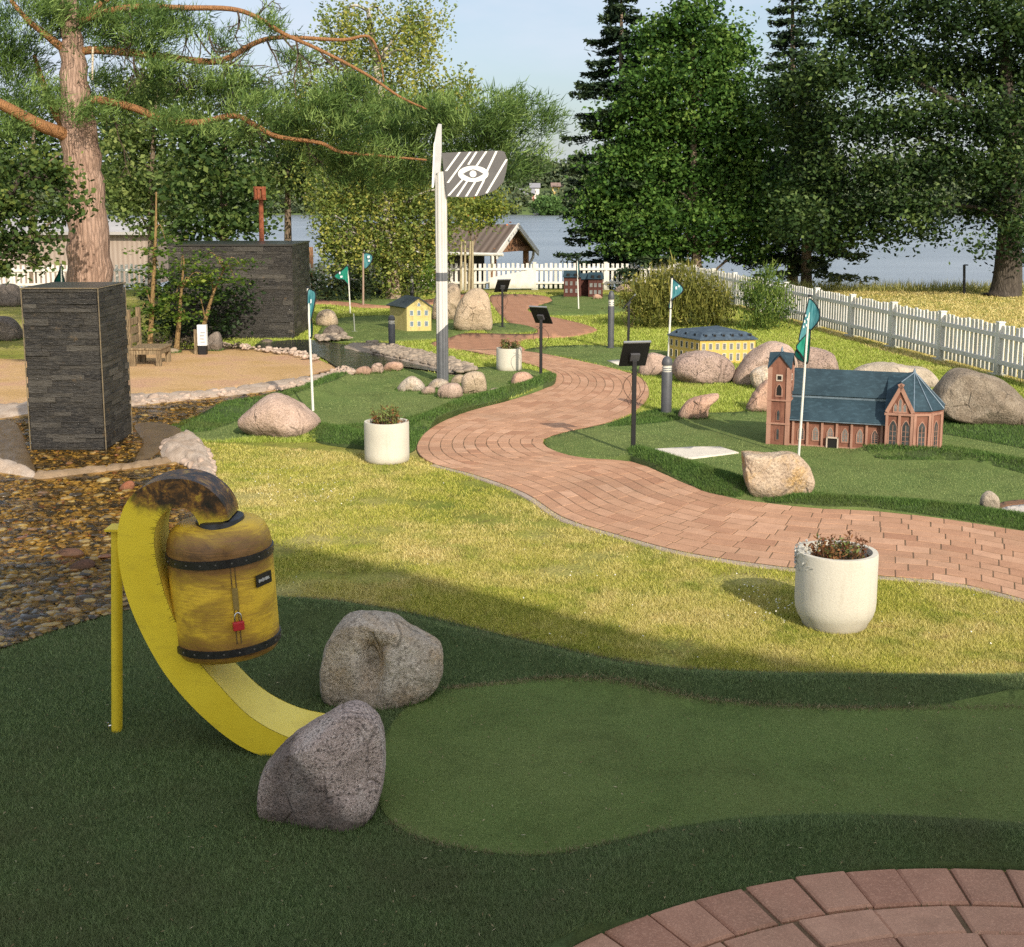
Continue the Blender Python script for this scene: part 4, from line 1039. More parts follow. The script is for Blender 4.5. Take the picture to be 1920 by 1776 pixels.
yp = YS-rp_-.01
def pxpoly(pts, Y, thick, m): return m.prism([At(x, y, Y) for x, y in pts], (0, thick, 0))
pan = pxpoly([(828, 287), (885, 284), (940, 282.5), (946, 285), (949, 293), (952, 302), (949, 322), (944, 341), (931, 355), (915, 363), (895, 368.5), (870, 370), (838, 369)], yp, .02, MB()).build('eye_panel', MPG, t_)
def bar(m, pts, w, Y):
    for (x0, y0), (x1, y1) in zip(pts[:-1], pts[1:]):
        m.prism([At(x0-w, y0, Y), At(x0+w, y0, Y), At(x1+w, y1, Y), At(x1-w, y1, Y)], (0, .004, 0))
m = MB(); ys_ = yp-.005
for pts in ([(862, 285.6), (836.5, 321)], [(882, 285), (839.5, 343)], [(893.5, 284.6), (878, 309)], [(912, 284), (893, 312)], [(931, 283.5), (914, 319), (906, 341), (892, 367.5)],
            [(950, 299), (912, 362.5)], [(868, 336), (841, 367)], [(876, 340), (857, 368.6)], [(891, 341), (874, 368.5)]):
    bar(m, pts, 2.1, ys_)
m.build('stripe', MPW, pan)
m = MB(); n = 40
o_ = [(887.3+28.6*math.cos(2*math.pi*k/n), 326.2+15.2*math.sin(2*math.pi*k/n)) for k in range(n)]
i_ = []
for k in range(n):
    a = 2*math.pi*k/n; c_ = math.cos(a); i_.append((887.3+19.5*c_, 326.2+8.6*math.copysign((1-abs(c_)**1.5), math.sin(a)) if abs(math.sin(a)) > 1e-6 else 326.2))
y2 = ys_-.003
vs = [At(x, y, y2) for x, y in o_]+[At(x, y, y2) for x, y in i_]
m.add(vs, [(k, n+k, n+(k+1) % n, (k+1) % n) for k in range(n)])
vs = [At(x, y, ys_+.001) for x, y in o_]; m.add(vs+[p+Vector((0, -.004, 0)) for p in vs], [(k, (k+1) % n, n+(k+1) % n, n+k) for k in range(n)])
eye = m.build('eye_ring', MPW, pan)
pxpoly([p for p in i_], y2+.0015, .001, MB()).build('eye_iris', MPG, pan)
pxpoly([(886.9+6.4*math.cos(2*math.pi*k/24), 326.2+6.4*math.sin(2*math.pi*k/24)) for k in range(24)], y2-.003, .003, MB()).build('eye_pupil', MPW, pan)
m = MB(); pxpoly([(822, 232), (828, 233), (828, 290), (825.5, 322), (817, 326), (813, 352), (810, 352), (812, 300), (815, 262), (819, 240)], YS-rp_-.0, .05, m)
m.build('fin', paint('fin_grey', (.52, .52, .52), .4, .2, .1, 8), t_)
pxpoly([(809.5, 352), (812.5, 352), (816, 262), (813, 270)], YS-rp_-.006, .004, MB()).build('fin_edge', MPW, t_)

# ------------------------------------------------------------------ slate clad pillar and wall
def m_slate(name='slate'):
    t = NT(name); p = t.pos(); f = t.noise(t.mapping(p, (1, 1, 4)), 16, 7, .7); 
    c = t.ramp(t.attr(), [(0, (.010, .009, .008)), (.5, (.027, .025, .022)), (1, (.085, .077, .063))])
    c = t.mix(t.ramp(f, [(.48, 0), (.72, .6)]), c, (.12, .105, .085))
    c = t.mix(t.ramp(t.noise(p, 3.2, 6, .7), [(.5, 0), (.75, .8)]), c, (.035, .03, .022))
    c = t.mix(t.ramp(t.noise(t.mapping(p, (1, 1, 1)), 6, 4, .6), [(.66, 0), (.76, .5)]), c, (.24, .15, .06))
    t.principled(c, .42, 0, t.bump(f, .9, .03), .5); return t.m
MSL = m_slate(); MCAP = paint('slate_edge', (.20, .155, .09), .7, 0, .4, 30, .3)
def clad(m, p0, ux, nrm, L, z0, z1, ch=.052, lmin=.12, lmax=.36):
    ux = Vector(ux); nrm = Vector(nrm); z = z0
    while z < z1-.01:
        h = min(random.choice([ch*.75, ch, ch*1.2]), z1-z); x = 0
        while x < L-.005:
            l = min(random.uniform(lmin, lmax), L-x)
            if L-x-l < .05: l = L-x
            d = random.uniform(.006, .024); q = Vector(p0)+ux*x
            a = [q+Vector((0, 0, z+.0008)), q+ux*(l-.0012)+Vector((0, 0, z+.0008))]
            tz = Vector((0, 0, h-.0016)); o = nrm*d
            m.hexa([a[0]-nrm*.01, a[1]-nrm*.01, a[1]+o, a[0]+o, a[0]-nrm*.01+tz, a[1]-nrm*.01+tz, a[1]+o+tz, a[0]+o+tz], min(1, max(0, random.gauss(.45, .25))))
            x += l
        z += h
x0, x1, y0, y1, zt = -4.62, -3.925, 12.12, 12.95, 1.575
t_ = thing('slate_pillar', 'square pillar clad in dark stacked slate standing in the pebble stream', 'pillar', ((x0+x1)/2, (y0+y1)/2, 0))
m = MB().box(((x0+x1)/2, (y0+y1)/2, zt/2-.05), (x1-x0-.02, y1-y0-.02, zt+.05), tint=.2)
clad(m, (x0, y0, 0), (1, 0, 0), (0, -1, 0), x1-x0, -.03, zt-.012); clad(m, (x1, y0, 0), (0, 1, 0), (1, 0, 0), y1-y0, -.03, zt-.012)
clad(m, (x0, y0, 0), (0, 1, 0), (-1, 0, 0), y1-y0, -.03, zt-.012); clad(m, (x0, y1, 0), (1, 0, 0), (0, 1, 0), x1-x0, -.03, zt-.012)
m.build('cladding', MSL, t_)
m = MB()
for a, b_ in (((x0-.02, y0-.02), (x1+.02, y0-.02)), ((x1+.02, y0-.02), (x1+.02, y1+.02)), ((x1+.02, y1+.02), (x0-.02, y1+.02)), ((x0-.02, y1+.02), (x0-.02, y0-.02))):
    m.tube([(*a, zt), (*b_, zt)], .006, 6)
for a in ((x0-.016, y0-.016), (x1+.016, y0-.016), (x1+.016, y1+.016)): m.tube([(*a, 0), (*a, zt)], .005, 6)
m.build('corner_trim', MCAP, t_)
MB().box(((x0+x1)/2, (y0+y1)/2, zt-.005), (x1-x0+.01, y1-y0+.01, .024)).build('top_plate', paint('wet_slate', (.04, .038, .034), .3), t_)
wx0, wx1, wy0, wy1, wz = At(318, 540, 22.3).x, At(548, 540, 22.3).x, 22.3, 24.2, 1.62
t_ = thing('slate_wall', 'broad dark slate clad wall behind the leafy saplings', 'wall', ((wx0+wx1)/2, wy0, 0))
m = MB().box(((wx0+wx1)/2, (wy0+wy1)/2, wz/2-.05), (wx1-wx0-.02, wy1-wy0-.02, wz+.05), tint=.1)
clad(m, (wx0, wy0, 0), (1, 0, 0), (0, -1, 0), wx1-wx0, -.03, wz-.01, .07, .2, .6); clad(m, (wx1, wy0, 0), (0, 1, 0), (1, 0, 0), wy1-wy0, -.03, wz-.01, .07, .2, .6)
m.build('cladding', MSL, t_)
m = MB().box(((wx0+wx1)/2, (wy0+wy1)/2, wz+.006), (wx1-wx0+.05, wy1-wy0+.05, .03)); m.build('coping', MATS['wet_slate'], t_)

# ------------------------------------------------------------------ bench, notice box, torch pole, stakes
MWOOD = bark('grey_bench_wood', (.20, .14, .08), (.33, .25, .15)); 
b = G(268, 688); bx0, bx1 = At(240, 640, b.y).x, At(301, 640, b.y).x; by0, by1 = b.y, b.y+.62; zs = At(290, 655, by0).z
t_ = thing('wooden_bench', 'weathered wooden bench half hidden behind the slate pillar', 'bench', ((bx0+bx1)/2, by0, 0))
m = MB(); w = (bx1-bx0)
for k in range(4): m.box((bx0+w*(k+.5)/4, (by0+by1)/2, zs), (w/4-.008, by1-by0, .03))
m.build('seat', MWOOD, t_, bevel=.004)
m = MB().box(((bx0+bx1)/2, by0+.03, zs-.05), (w-.02, .035, .06)).box((bx1-.03, (by0+by1)/2, zs-.05), (.035, by1-by0-.1, .06)); m.build('apron', MWOOD, t_)
for lx, ly in ((bx1-.05, by0+.05), (bx1-.05, by1-.06), (bx0+.05, by0+.05), (bx0+.05, by1-.06)):
    MB().box((lx, ly, zs/2-.02), (.07, .07, zs-.02)).build('leg', MWOOD, t_, bevel=.004)
m = MB(); zb = At(238, 582, by0).z
m.box((bx0-.0, by0+.06, zb/2), (.06, .07, zb)); m.box((bx0, by1-.06, zb/2), (.06, .07, zb))
for k in range(3): m.box((bx0, (by0+by1)/2, zs+.12+k*.13), (.03, by1-by0, .10))
m.build('backrest', MWOOD, t_, bevel=.004)
b = G(381, 665); t_ = thing('notice_box', 'small white notice box on a black foot in the gravel yard', 'notice box', b)
z1_ = At(381, 648, b.y).z; z2_ = At(381, 609, b.y).z
MB().box((b.x, b.y, z1_/2), (.12, .12, z1_)).build('foot', MBLK, t_)
bx_ = MB().box((b.x, b.y, (z1_+z2_)/2), (.145, .10, z2_-z1_)).build('case', paint('white_case', (.70, .70, .68), .5), t_, bevel=.006)
m = MB()
for k in range(4): m.box((b.x+random.uniform(-.02, .02), b.y-.052, z1_+.06+k*.05), (.07, .004, .018))
m.build('printed_panel', paint('grey_print', (.35, .35, .36), .7), bx_)
MB().box((b.x-.11, b.y+.02, z2_*.42), (.05, .05, z2_*.84)).build('side_post', MWOOD, t_)
YT = 25.6; tb = At(489, 470, YT); t_ = thing('torch_pole', 'rusty red pole with a slatted basket head above the slate wall', 'torch pole', (tb.x, YT, 0))
MRED = paint('rust_red', (.30, .085, .035), .8, 0, .3, 20)
hz0, hz1 = At(487, 375, YT).z, At(487, 350, YT).z; hx = At(487, 360, YT).x
MB().tube([(tb.x, YT, 0), (hx+.02, YT, hz0+.05)], [.06, .045], 10).build('pole', MRED, t_)
m = MB(); rr_ = 9/ppm(YT)
for k in range(8):
    a = 2*math.pi*k/8; m.box((hx+rr_*math.cos(a), YT+rr_*math.sin(a), (hz0+hz1)/2), (.045, .045, hz1-hz0), a)
m.lathe([(rr_*1.15, hz0), (rr_*1.15, hz0+.03)], (hx, YT, 0), 12); m.lathe([(rr_*1.15, hz1-.05), (rr_*1.15, hz1-.02)], (hx, YT, 0), 12)
hd = m.build('basket', MRED, t_); MB().lathe([(rr_*.6, hz0+.02), (rr_*.6, hz1-.05)], (hx, YT, 0), 12).build('core', paint('torch_core', (.30, .17, .07), .8), hd)
b = G(1808, 551); tp = At(1808, 497, b.y); tag(MB().tube([b, tp], .035, 8).box((b.x, b.y, tp.z), (.09, .09, .03)).build('stake', MSLV), 'thin dark stake in the reeds by the lake shore', 'stake')
b = G(1867, 535); tp = At(1867, 489, b.y); o = MB().tube([b, tp], .03, 8).build('stake', paint('white_red_stake', (.62, .54, .5), .6)); MB().tube([tp, tp+Vector((0, 0, .12))], .032, 8).build('red_tip', MRED, o)
tag(o, 'pale stake with a red tip beside the oak trunk', 'stake')
# ------------------------------------------------------------------ church model
class Frame:
    """local frame: u along the facade, w away from the camera, z up"""
    def __init__(s, o, yaw): s.o = Vector(o); s.a = Vector((math.cos(yaw), math.sin(yaw), 0)); s.b = Vector((-math.sin(yaw), math.cos(yaw), 0))
    def __call__(s, u, w, z=0): return s.o+s.a*u+s.b*w+Vector((0, 0, z))
def arch_pts(o, r, n, x, z0, wd, ht, off, flat=False, seg=8, pointed=True):
    h = wd/2; zs = z0+ht-(wd*.75 if pointed else h); P = [o+r*(x-h)+Vector((0, 0, z0))+n*off, o+r*(x+h)+Vector((0, 0, z0))+n*off]
    if flat: return P+[o+r*(x+h)+Vector((0, 0, z0+ht))+n*off, o+r*(x-h)+Vector((0, 0, z0+ht))+n*off]
    pts = []
    for k in range(seg+1):
        t = k/seg; a = math.pi*t
        xx = math.cos(a)*h; zz = (1-abs(math.cos(a))**1.6)*(z0+ht-zs)
        pts.append(o+r*(x+xx)+Vector((0, 0, zs+zz))+n*off)
    return P+pts
def window(parent, o, r, n, x, z0, wd, ht, glass, frame, flat=False, name='window', th=.006, fw=.012, mull=True):
    m = MB().prism(arch_pts(o, r, n, x, z0, wd, ht, .004, flat), n*.002); wn = m.build(name, glass, parent)
    A = arch_pts(o, r, n, x, z0-fw, wd+2*fw, ht+2*fw, .001, flat); B = arch_pts(o, r, n, x, z0, wd, ht, .001, flat); k = len(A); d = n*th
    m = MB(); m.add(A+B+[p+d for p in A]+[p+d for p in B], [(2*k+i, 2*k+(i+1) % k, 3*k+(i+1) % k, 3*k+i) for i in range(k)]+[(i, (i+1) % k, 2*k+(i+1) % k, 2*k+i) for i in range(k)]+[(k+i, 3*k+i, 3*k+(i+1) % k, k+(i+1) % k) for i in range(k)])
    if mull:
        c = o+r*x+Vector((0, 0, z0))+n*.006; w = r*.0025
        m.prism([c-w, c+w, c+w+Vector((0, 0, ht*.86)), c-w+Vector((0, 0, ht*.86))], n*.003)
        for q in range(1, 5):
            c = o+r*(x-wd*.46)+Vector((0, 0, z0+ht*.16*q))+n*.006; m.prism([c, c+r*wd*.92, c+r*wd*.92+Vector((0, 0, .003)), c+Vector((0, 0, .003))], n*.002)
    m.build('frame', frame, wn)
    return wn
def m_bk(name, c1, c2, stain):
    t = NT(name); p = t.pos(); n = t.noise(p, 7, 6, .65)
    c = t.ramp(n, [(.3, c1), (.7, c2)])
    z = t.noise(t.mapping(p, (9, 9, 1)), 3, 5, .7)
    c = t.mix(t.ramp(z, [(.5, 0), (.72, .7)]), c, stain)
    t.principled(c, .85, 0, t.bump(t.noise(p, 70, 3), .2, .006), .2); return t.m
M_CH = m_bk('model_red_brick', (.18, .076, .052), (.265, .125, .083), (.065, .027, .021)); M_CHL = m_bk('model_pale_brick', (.33, .175, .125), (.41, .235, .17), (.19, .09, .065))
def m_roof(name, c1, c2):
    t = NT(name); p = t.pos(); n = t.noise(p, 4, 6, .6, .3)
    c = t.ramp(n, [(.3, c1), (.7, c2)]); c = t.mix(t.ramp(t.noise(t.mapping(p, (1, 1, 3)), 16, 5), [(.5, 0), (.7, .4)]), c, tuple(k*1.9 for k in c2))
    t.principled(c, .6, 0, t.bump(t.noise(p, 40, 3), .1, .005), .25); return t.m
M_RF = m_roof('model_blue_roof', (.016, .034, .046), (.034, .064, .082)); M_LEAD = paint('model_lead', (.18, .24, .29), .4, .2, .25, 20)
M_WG = paint('model_window_dark', (.06, .065, .068), .3, 0, .5, 12); M_WGL = paint('model_window_pale', (.20, .20, .19), .35, 0, .35, 25); M_BK = paint('model_opening', (.008, .007, .006), .9); M_STONE = paint('model_stone', (.52, .42, .33), .8)
cb = G(1438, 834)
class FrameS(Frame):
    def __init__(s, o, yaw): Frame.__init__(s, o, yaw); s.a = s.a*.9
    def __call__(s, u, w, z=0): return s.o+s.a*u+s.b*w+Vector((0, 0, z*1.06))
F = FrameS(cb, R(-20))
ch = thing('church_model', 'miniature red brick church with blue roof and tower on the turf', 'model church', cb)
def wallpoly(m, pts, thick=-.01): # closed wall volume from footprint
    return m
def block(m, fp, z0, z1):
    n = len(fp); vs = [F(u, w, z0) for u, w in fp]+[F(u, w, z1) for u, w in fp]
    m.add(vs, [(i, (i+1) % n, n+(i+1) % n, n+i) for i in range(n)]+[tuple(range(n))[::-1], tuple(range(n, 2*n))])
# walls
TW, TD = .225, .22
m = MB(); block(m, [(0, 0), (TW, 0), (TW, TD), (0, TD)], -.02, .74)
for a, b_, c_ in ((F(0, 0, .74), F(TW, 0, .74), F(TW/2, 0, .845)), (F(TW, 0, .74), F(TW, TD, .74), F(TW, TD/2, .845)), (F(TW, TD, .74), F(0, TD, .74), F(TW/2, TD, .845)), (F(0, TD, .74), F(0, 0, .74), F(0, TD/2, .845))):
    m.add([a, b_, c_], [(0, 1, 2)])
tower = m.build('tower', M_CH, ch)
m = MB()
for u0, u1, w0, w1 in ((-.012, .035, -.012, .035), (TW-.035, TW+.012, -.012, .035), (TW-.035, TW+.012, TD-.035, TD+.012)):
    block(m, [(u0, w0), (u1, w0), (u1, w1), (u0, w1)], -.02, .735)
block(m, [(-.015, -.015), (TW+.015, -.015), (TW+.015, TD+.015), (-.015, TD+.015)], .20, .215); block(m, [(-.015, -.015), (TW+.015, -.015), (TW+.015, TD+.015), (-.015, TD+.015)], .42, .435)
m.build('tower_pilaster', M_CHL, tower)
m = MB(); ap = F(TW/2, TD/2, .87); e = .018
def groof(m, p0, p1, pk, ctr):
    m.add([p0, pk, ctr], [(0, 1, 2)]); m.add([p1, ctr, pk], [(0, 1, 2)])
cors = [F(-e, -e, .725), F(TW+e, -e, .725), F(TW+e, TD+e, .725), F(-e, TD+e, .725)]
pks = [F(TW/2, -e, .862), F(TW+e, TD/2, .862), F(TW/2, TD+e, .862), F(-e, TD/2, .862)]
for i in range(4): groof(m, cors[i], cors[(i+1) % 4], pks[i], ap)
tr = m.build('tower_roof', M_RF, tower)
sm = tr.modifiers.new('thick', 'SOLIDIFY'); sm.thickness = .008
m = MB().lathe([(.014, -.0), (.012, .02), (.004, .05)], ap, 8).build('finial', M_LEAD, tower)
fo, fr, fn = F(0, 0), F.a, -F.b
window(tower, fo, fr, fn, TW/2, .50, .055, .11, M_BK, M_CHL, mull=False); window(tower, fo, fr, fn, TW/2, .655, .045, .04, M_BK, M_STONE, True, mull=False)
window(tower, fo, fr, fn, TW/2, .255, .03, .10, M_WG, M_CH, mull=False); window(tower, fo, fr, fn, TW/2, .06, .026, .11, M_WG, M_CH, mull=False)
so_, sr, sn = F(TW, 0), F.b, F.a.normalized()
window(tower, so_, sr, sn, TD/2, .50, .05, .10, M_BK, M_CHL, mull=False); window(tower, so_, sr, sn, TD/2, .655, .04, .04, M_BK, M_STONE, True, mull=False)
AU0, AU1 = .215, 1.25
m = MB(); block(m, [(AU0, .035), (AU1, .035), (AU1, .62), (AU0, .62)], -.02, .262); block(m, [(AU0, .19), (1.50, .19), (1.50, .47), (AU0, .47)], .25, .475)
m.build('nave_wall', M_CH, ch)
m = MB()
for k in range(7):
    u = AU0+.06+(AU1-AU0-.10)*k/6; block(m, [(u-.012, .012), (u+.012, .012), (u+.012, .04), (u-.012, .04)], -.02, .245)
block(m, [(AU0, .022), (AU1, .022), (AU1, .04), (AU0, .04)], .247, .262); block(m, [(AU0, .018), (AU1, .018), (AU1, .04), (AU0, .04)], -.02, .02)
m.build('buttress_strip', M_CHL, ch)
def slab(m, pts, th=.012):
    n = (Vector(pts[1])-Vector(pts[0])).cross(Vector(pts[2])-Vector(pts[0])).normalized()
    if n.z < 0: n = -n
    m.prism(pts, n*th)
m = MB(); slab(m, [F(AU0-.02, .0, .252), F(AU1, .0, .252), F(AU1, .20, .440), F(AU0+.02, .20, .440)]); slab(m, [F(AU0, .66, .25), F(AU1, .66, .25), F(AU1, .46, .44), F(AU0, .46, .44)]); ar = m.build('aisle_roof', M_RF, ch)
m = MB(); slab(m, [F(AU0, .175, .462), F(1.47, .175, .462), F(1.47, .335, .688), F(AU0, .335, .688)]); slab(m, [F(AU0, .495, .462), F(1.47, .495, .462), F(1.47, .335, .69), F(AU0, .335, .69)]); m.build('nave_roof', M_RF, ch)
m = MB().prism([F(AU0, .187, .44), F(1.24, .187, .44), F(1.24, .187, .462), F(AU0, .187, .462)], -F.b*.006); m.prism([F(AU0-.02, -.004, .247), F(AU1, -.004, .247), F(AU1, -.004, .256), F(AU0-.02, -.004, .256)], -F.b*.004); m.build('gutter', M_LEAD, ch)
for k in range(6):
    u = AU0+.145+(AU1-AU0-.10)*k/6; window(ch, F(0, .035), fr, fn, u, .075, .055, .125, M_WGL if k not in (0, 5) else M_WG, M_CHL)
d0 = F(0, .012); m = MB().prism(arch_pts(d0, fr, fn, .70, .004, .10, .10, .004, True), fn*.002); dr = m.build('ball_opening', M_BK, ch)
m = MB()
for xx, zz, ww, hh in ((.642, .0, .014, .118), (.758, .0, .014, .118), (.70, .104, .13, .014)): m.prism(arch_pts(d0, fr, fn, xx, zz, ww, hh, .003, True), fn*.014)
m.build('opening_frame', M_STONE, dr)
# choir: gabled transept and polygonal apse
CU0, CU1, CW = 1.25, 1.53, -.035
m = MB(); block(m, [(CU0, CW), (CU1, CW), (1.70, .04), (1.80, .20), (1.80, .46), (1.70, .62), (CU0, .66)], -.02, .392); m.prism([F(CU0, CW, .39), F(CU1, CW, .39), F((CU0+CU1)/2, CW, .625)], F.b*.03); choir = m.build('choir_wall', M_CH, ch)
m = MB()
def strip2(p, r, n, x, w, z0, z1, d): 
    a = p+r*(x-w/2)+Vector((0, 0, z0)); m.prism([a, a+r*w, a+r*w+Vector((0, 0, z1-z0)), a+Vector((0, 0, z1-z0))], n*d)
W0 = F(CU0, CW); L0 = CU1-CU0
for x in (.012, L0/2, L0-.012): strip2(W0, F.a, -F.b, x, .028, -.02, .375, .018)
strip2(W0, F.a, -F.b, L0/2, L0+.03, .372, .394, .020)
gp = [F(CU0-.012, CW, .385), F((CU0+CU1)/2, CW, .645), F(CU1+.012, CW, .385)]
for a, b_ in ((gp[0], gp[1]), (gp[1], gp[2])):
    d = (b_-a).normalized(); nn = d.cross(F.b); 
    if nn.z > 0: nn = -nn
    m.prism([a, b_, b_+nn*.035, a+nn*.035], -F.b*.016)
segs = [(F(CU1, CW), F(1.70, .04)), (F(1.70, .04), F(1.80, .20)), (F(1.80, .20), F(1.80, .46))]
for p, q in segs:
    L = (q-p).length; r = (q-p).normalized(); n = Vector((r.y, -r.x, 0))
    for x in (.012, L-.012): strip2(p, r, n, x, .026, -.02, .375, .016)
    strip2(p, r, n, L/2, L, .372, .394, .014)
m.build('choir_buttress', M_CHL, choir)
for x in (L0*.27, L0*.74): window(choir, W0, F.a, -F.b, x, .03, .072, .29, M_WG, M_CHL)
for k, x in enumerate((L0*.33, L0*.5, L0*.67)): window(choir, W0, F.a, -F.b, x, .41, .026, (.07, .12, .07)[k], M_WGL, M_CHL, mull=False)
for p, q in segs[:2]:
    L = (q-p).length; r = (q-p).normalized(); window(choir, p, r, Vector((r.y, -r.x, 0)), L/2, .03, .062, .28, M_WG, M_CHL)
AP = F(1.50, .30, .705); e = .02
ring = [F(CU1, CW-.01, .395), F(1.71, .025, .395), F(1.825, .195, .395), F(1.825, .465, .395), F(1.71, .64, .395), F(1.25, .68, .395)]
m = MB()
for i in range(5): m.add([ring[i], ring[i+1], AP], [(0, 1, 2)])
gk = F((CU0+CU1)/2, CW-.012, .655)
m.add([ring[0], AP, gk], [(0, 1, 2)]); m.add([F(CU0-.015, CW-.012, .392), gk, AP, F(CU0-.015, .30, .66)], [(0, 1, 2, 3)]); m.add([ring[5], AP, F(CU0-.015, .30, .66)], [(0, 1, 2)])
o = m.build('choir_roof', M_RF, ch); o.modifiers.new('thick', 'SOLIDIFY').thickness = .01
m = MB()
for i in range(4): m.tube([ring[i]+Vector((0, 0, .006)), AP+Vector((0, 0, .006))], .006, 6)
m.tube([gk, AP], .006, 6); m.lathe([(.016, 0), (.012, .02), (.003, .04)], AP, 8); m.build('roof_ridge', M_LEAD, ch)

# ------------------------------------------------------------------ yellow mansard building model
M_YW = m_bk('model_yellow_wall', (.58, .40, .10), (.66, .47, .14), (.45, .29, .09)); M_SL = m_roof('model_slate_roof', (.04, .06, .085), (.07, .10, .13)); M_WW = paint('model_white_frame', (.66, .60, .46), .6)
b = G(1312, 683); yb = R(14); F2 = Frame(b, R(6)); 
t_ = thing('mansard_model', 'miniature yellow two storey building with slate mansard roof behind round boulders', 'model house', b)
LU, LW, HZ = 107/ppm(b.y), 1.25, .355
m = MB(); fp = [(0, 0), (LU, 0), (LU, LW), (0, LW)]
# left wall runs back and to the left as seen
def blockF(Fr, m, fp, z0, z1):
    n = len(fp); vs = [Fr(u, w, z0) for u, w in fp]+[Fr(u, w, z1) for u, w in fp]
    m.add(vs, [(i, (i+1) % n, n+(i+1) % n, n+i) for i in range(n)]+[tuple(range(n))[::-1], tuple(range(n, 2*n))])
F2 = Frame(b, R(8)); SK = -.62      # sheared plan: the wing stands at a blunt angle
fp = [(0, 0), (LU, 0), (LU+SK*.3, LW), (-.27, LW*.6)]
blockF(F2, m, fp, -.02, HZ); m.build('wall', M_YW, t_)
m = MB()
def inset(fp, k):
    cx = sum(p[0] for p in fp)/4; cy = sum(p[1] for p in fp)/4; return [(cx+(x-cx)*k, cy+(y-cy)*k) for x, y in fp]
lo, hi, tp_ = inset(fp, 1.06), inset(fp, .80), inset(fp, .30)
blockF(F2, m, lo, HZ, HZ+.012)
vs = [F2(u, w, HZ+.012) for u, w in lo]+[F2(u, w, HZ+.105) for u, w in hi]+[F2(u, w, HZ+.135) for u, w in tp_]
m.add(vs, [(i, (i+1) % 4, 4+(i+1) % 4, 4+i) for i in range(4)]+[(4+i, 4+(i+1) % 4, 8+(i+1) % 4, 8+i) for i in range(4)]+[(8, 9, 10, 11)])
rf = m.build('roof', M_SL, t_)
for (p, q, cnt) in ((lo[0], lo[1], 6), (lo[3], lo[0], 3)):
    P, Q_ = F2(*p), F2(*q); r = (Q_-P).normalized(); n = Vector((r.y, -r.x, 0)); L = (Q_-P).length
    for k in range(cnt):
        c = P+r*L*(k+.8)/(cnt+.6)-n*.085+Vector((0, 0, HZ+.06)); 
        dm = MB().hexa([c+r*x*.026+n*y*.035+Vector((0, 0, z*.026)) for z in (-1, 1) for x, y in ((-1, -1), (1, -1), (1, 1), (-1, 1))]).build('dormer', M_SL, rf)
        MB().prism([c+n*.036+r*x*.018+Vector((0, 0, z*.019)) for x, z in ((-1, -1), (1, -1), (1, 1), (-1, 1))], n*.002).build('dormer_window', M_BK, rf)
for (p, q, cnt) in ((fp[0], fp[1], 8), (fp[3], fp[0], 6)):
    P, Q_ = F2(*p), F2(*q); r = (Q_-P).normalized(); n = Vector((r.y, -r.x, 0)); L = (Q_-P).length
    for k in range(cnt):
        for z in (.05, .215): window(t_, P, r, n, L*(k+.5)/cnt, z, .042, .10 if z < .1 else .085, M_WGL if cnt == 8 else M_WG, M_WW, True, mull=False, fw=.008, th=.004)

# ------------------------------------------------------------------ red brick house model (far)
b = G(1093, 557); F3 = Frame(b, R(-3)); s = ppm(b.y)
t_ = thing('red_house_model', 'miniature dark red brick house with blue roof before the far white fence', 'model house', b)
M_RB = m_bk('model_dark_red', (.075, .03, .024), (.115, .045, .035), (.035, .016, .013)); px_ = lambda d: d/s
m = MB(); blockF(F3, m, [(px_(-36), -.05), (px_(-4), -.05), (px_(-4), .8), (px_(-36), .8)], -.02, px_(37)); blockF(F3, m, [(px_(10), -.1), (px_(37), -.1), (px_(37), .8), (px_(10), .8)], -.02, px_(34)); blockF(F3, m, [(px_(-6), .25), (px_(12), .25), (px_(12), .8), (px_(-6), .8)], -.02, px_(32))
m.build('wall', M_RB, t_)
m = MB()
for u0, u1, w0, h in ((-38, -3, -.1, 37), (8, 39, -.15, 34), (-8, 14, .2, 32)):
    a = [F3(px_(u0), w0, px_(h)), F3(px_(u1), w0, px_(h)), F3(px_(u1-2), .35, px_(h+11)), F3(px_(u0+2), .35, px_(h+11))]; c = [F3(px_(u0), .85, px_(h)), F3(px_(u1), .85, px_(h))]
    m.add(a+c, [(0, 1, 2, 3), (4, 3, 2, 5), (0, 3, 4), (1, 5, 2), (0, 4, 5, 1)])
rf = m.build('roof', M_RF, t_)
for x, w in ((-28, .02), (-14, .02), (18, -.03), (30, -.03)): MB().box(F3(px_(x), w, px_(41 if x < 0 else 38)), (.07, .12, .07)).build('dormer', M_BK, rf)
for x in (-31, -22, -12): 
    for z in (8, 22): window(t_, F3(0, -.05), F3.a, -F3.b, px_(x), px_(z), .06, .10, M_WGL, M_RB, True, mull=False)
for x in (15, 23, 31):
    for z in (6, 19): window(t_, F3(0, -.1), F3.a, -F3.b, px_(x), px_(z), .07, .10, M_WGL, M_RB, True, mull=False)

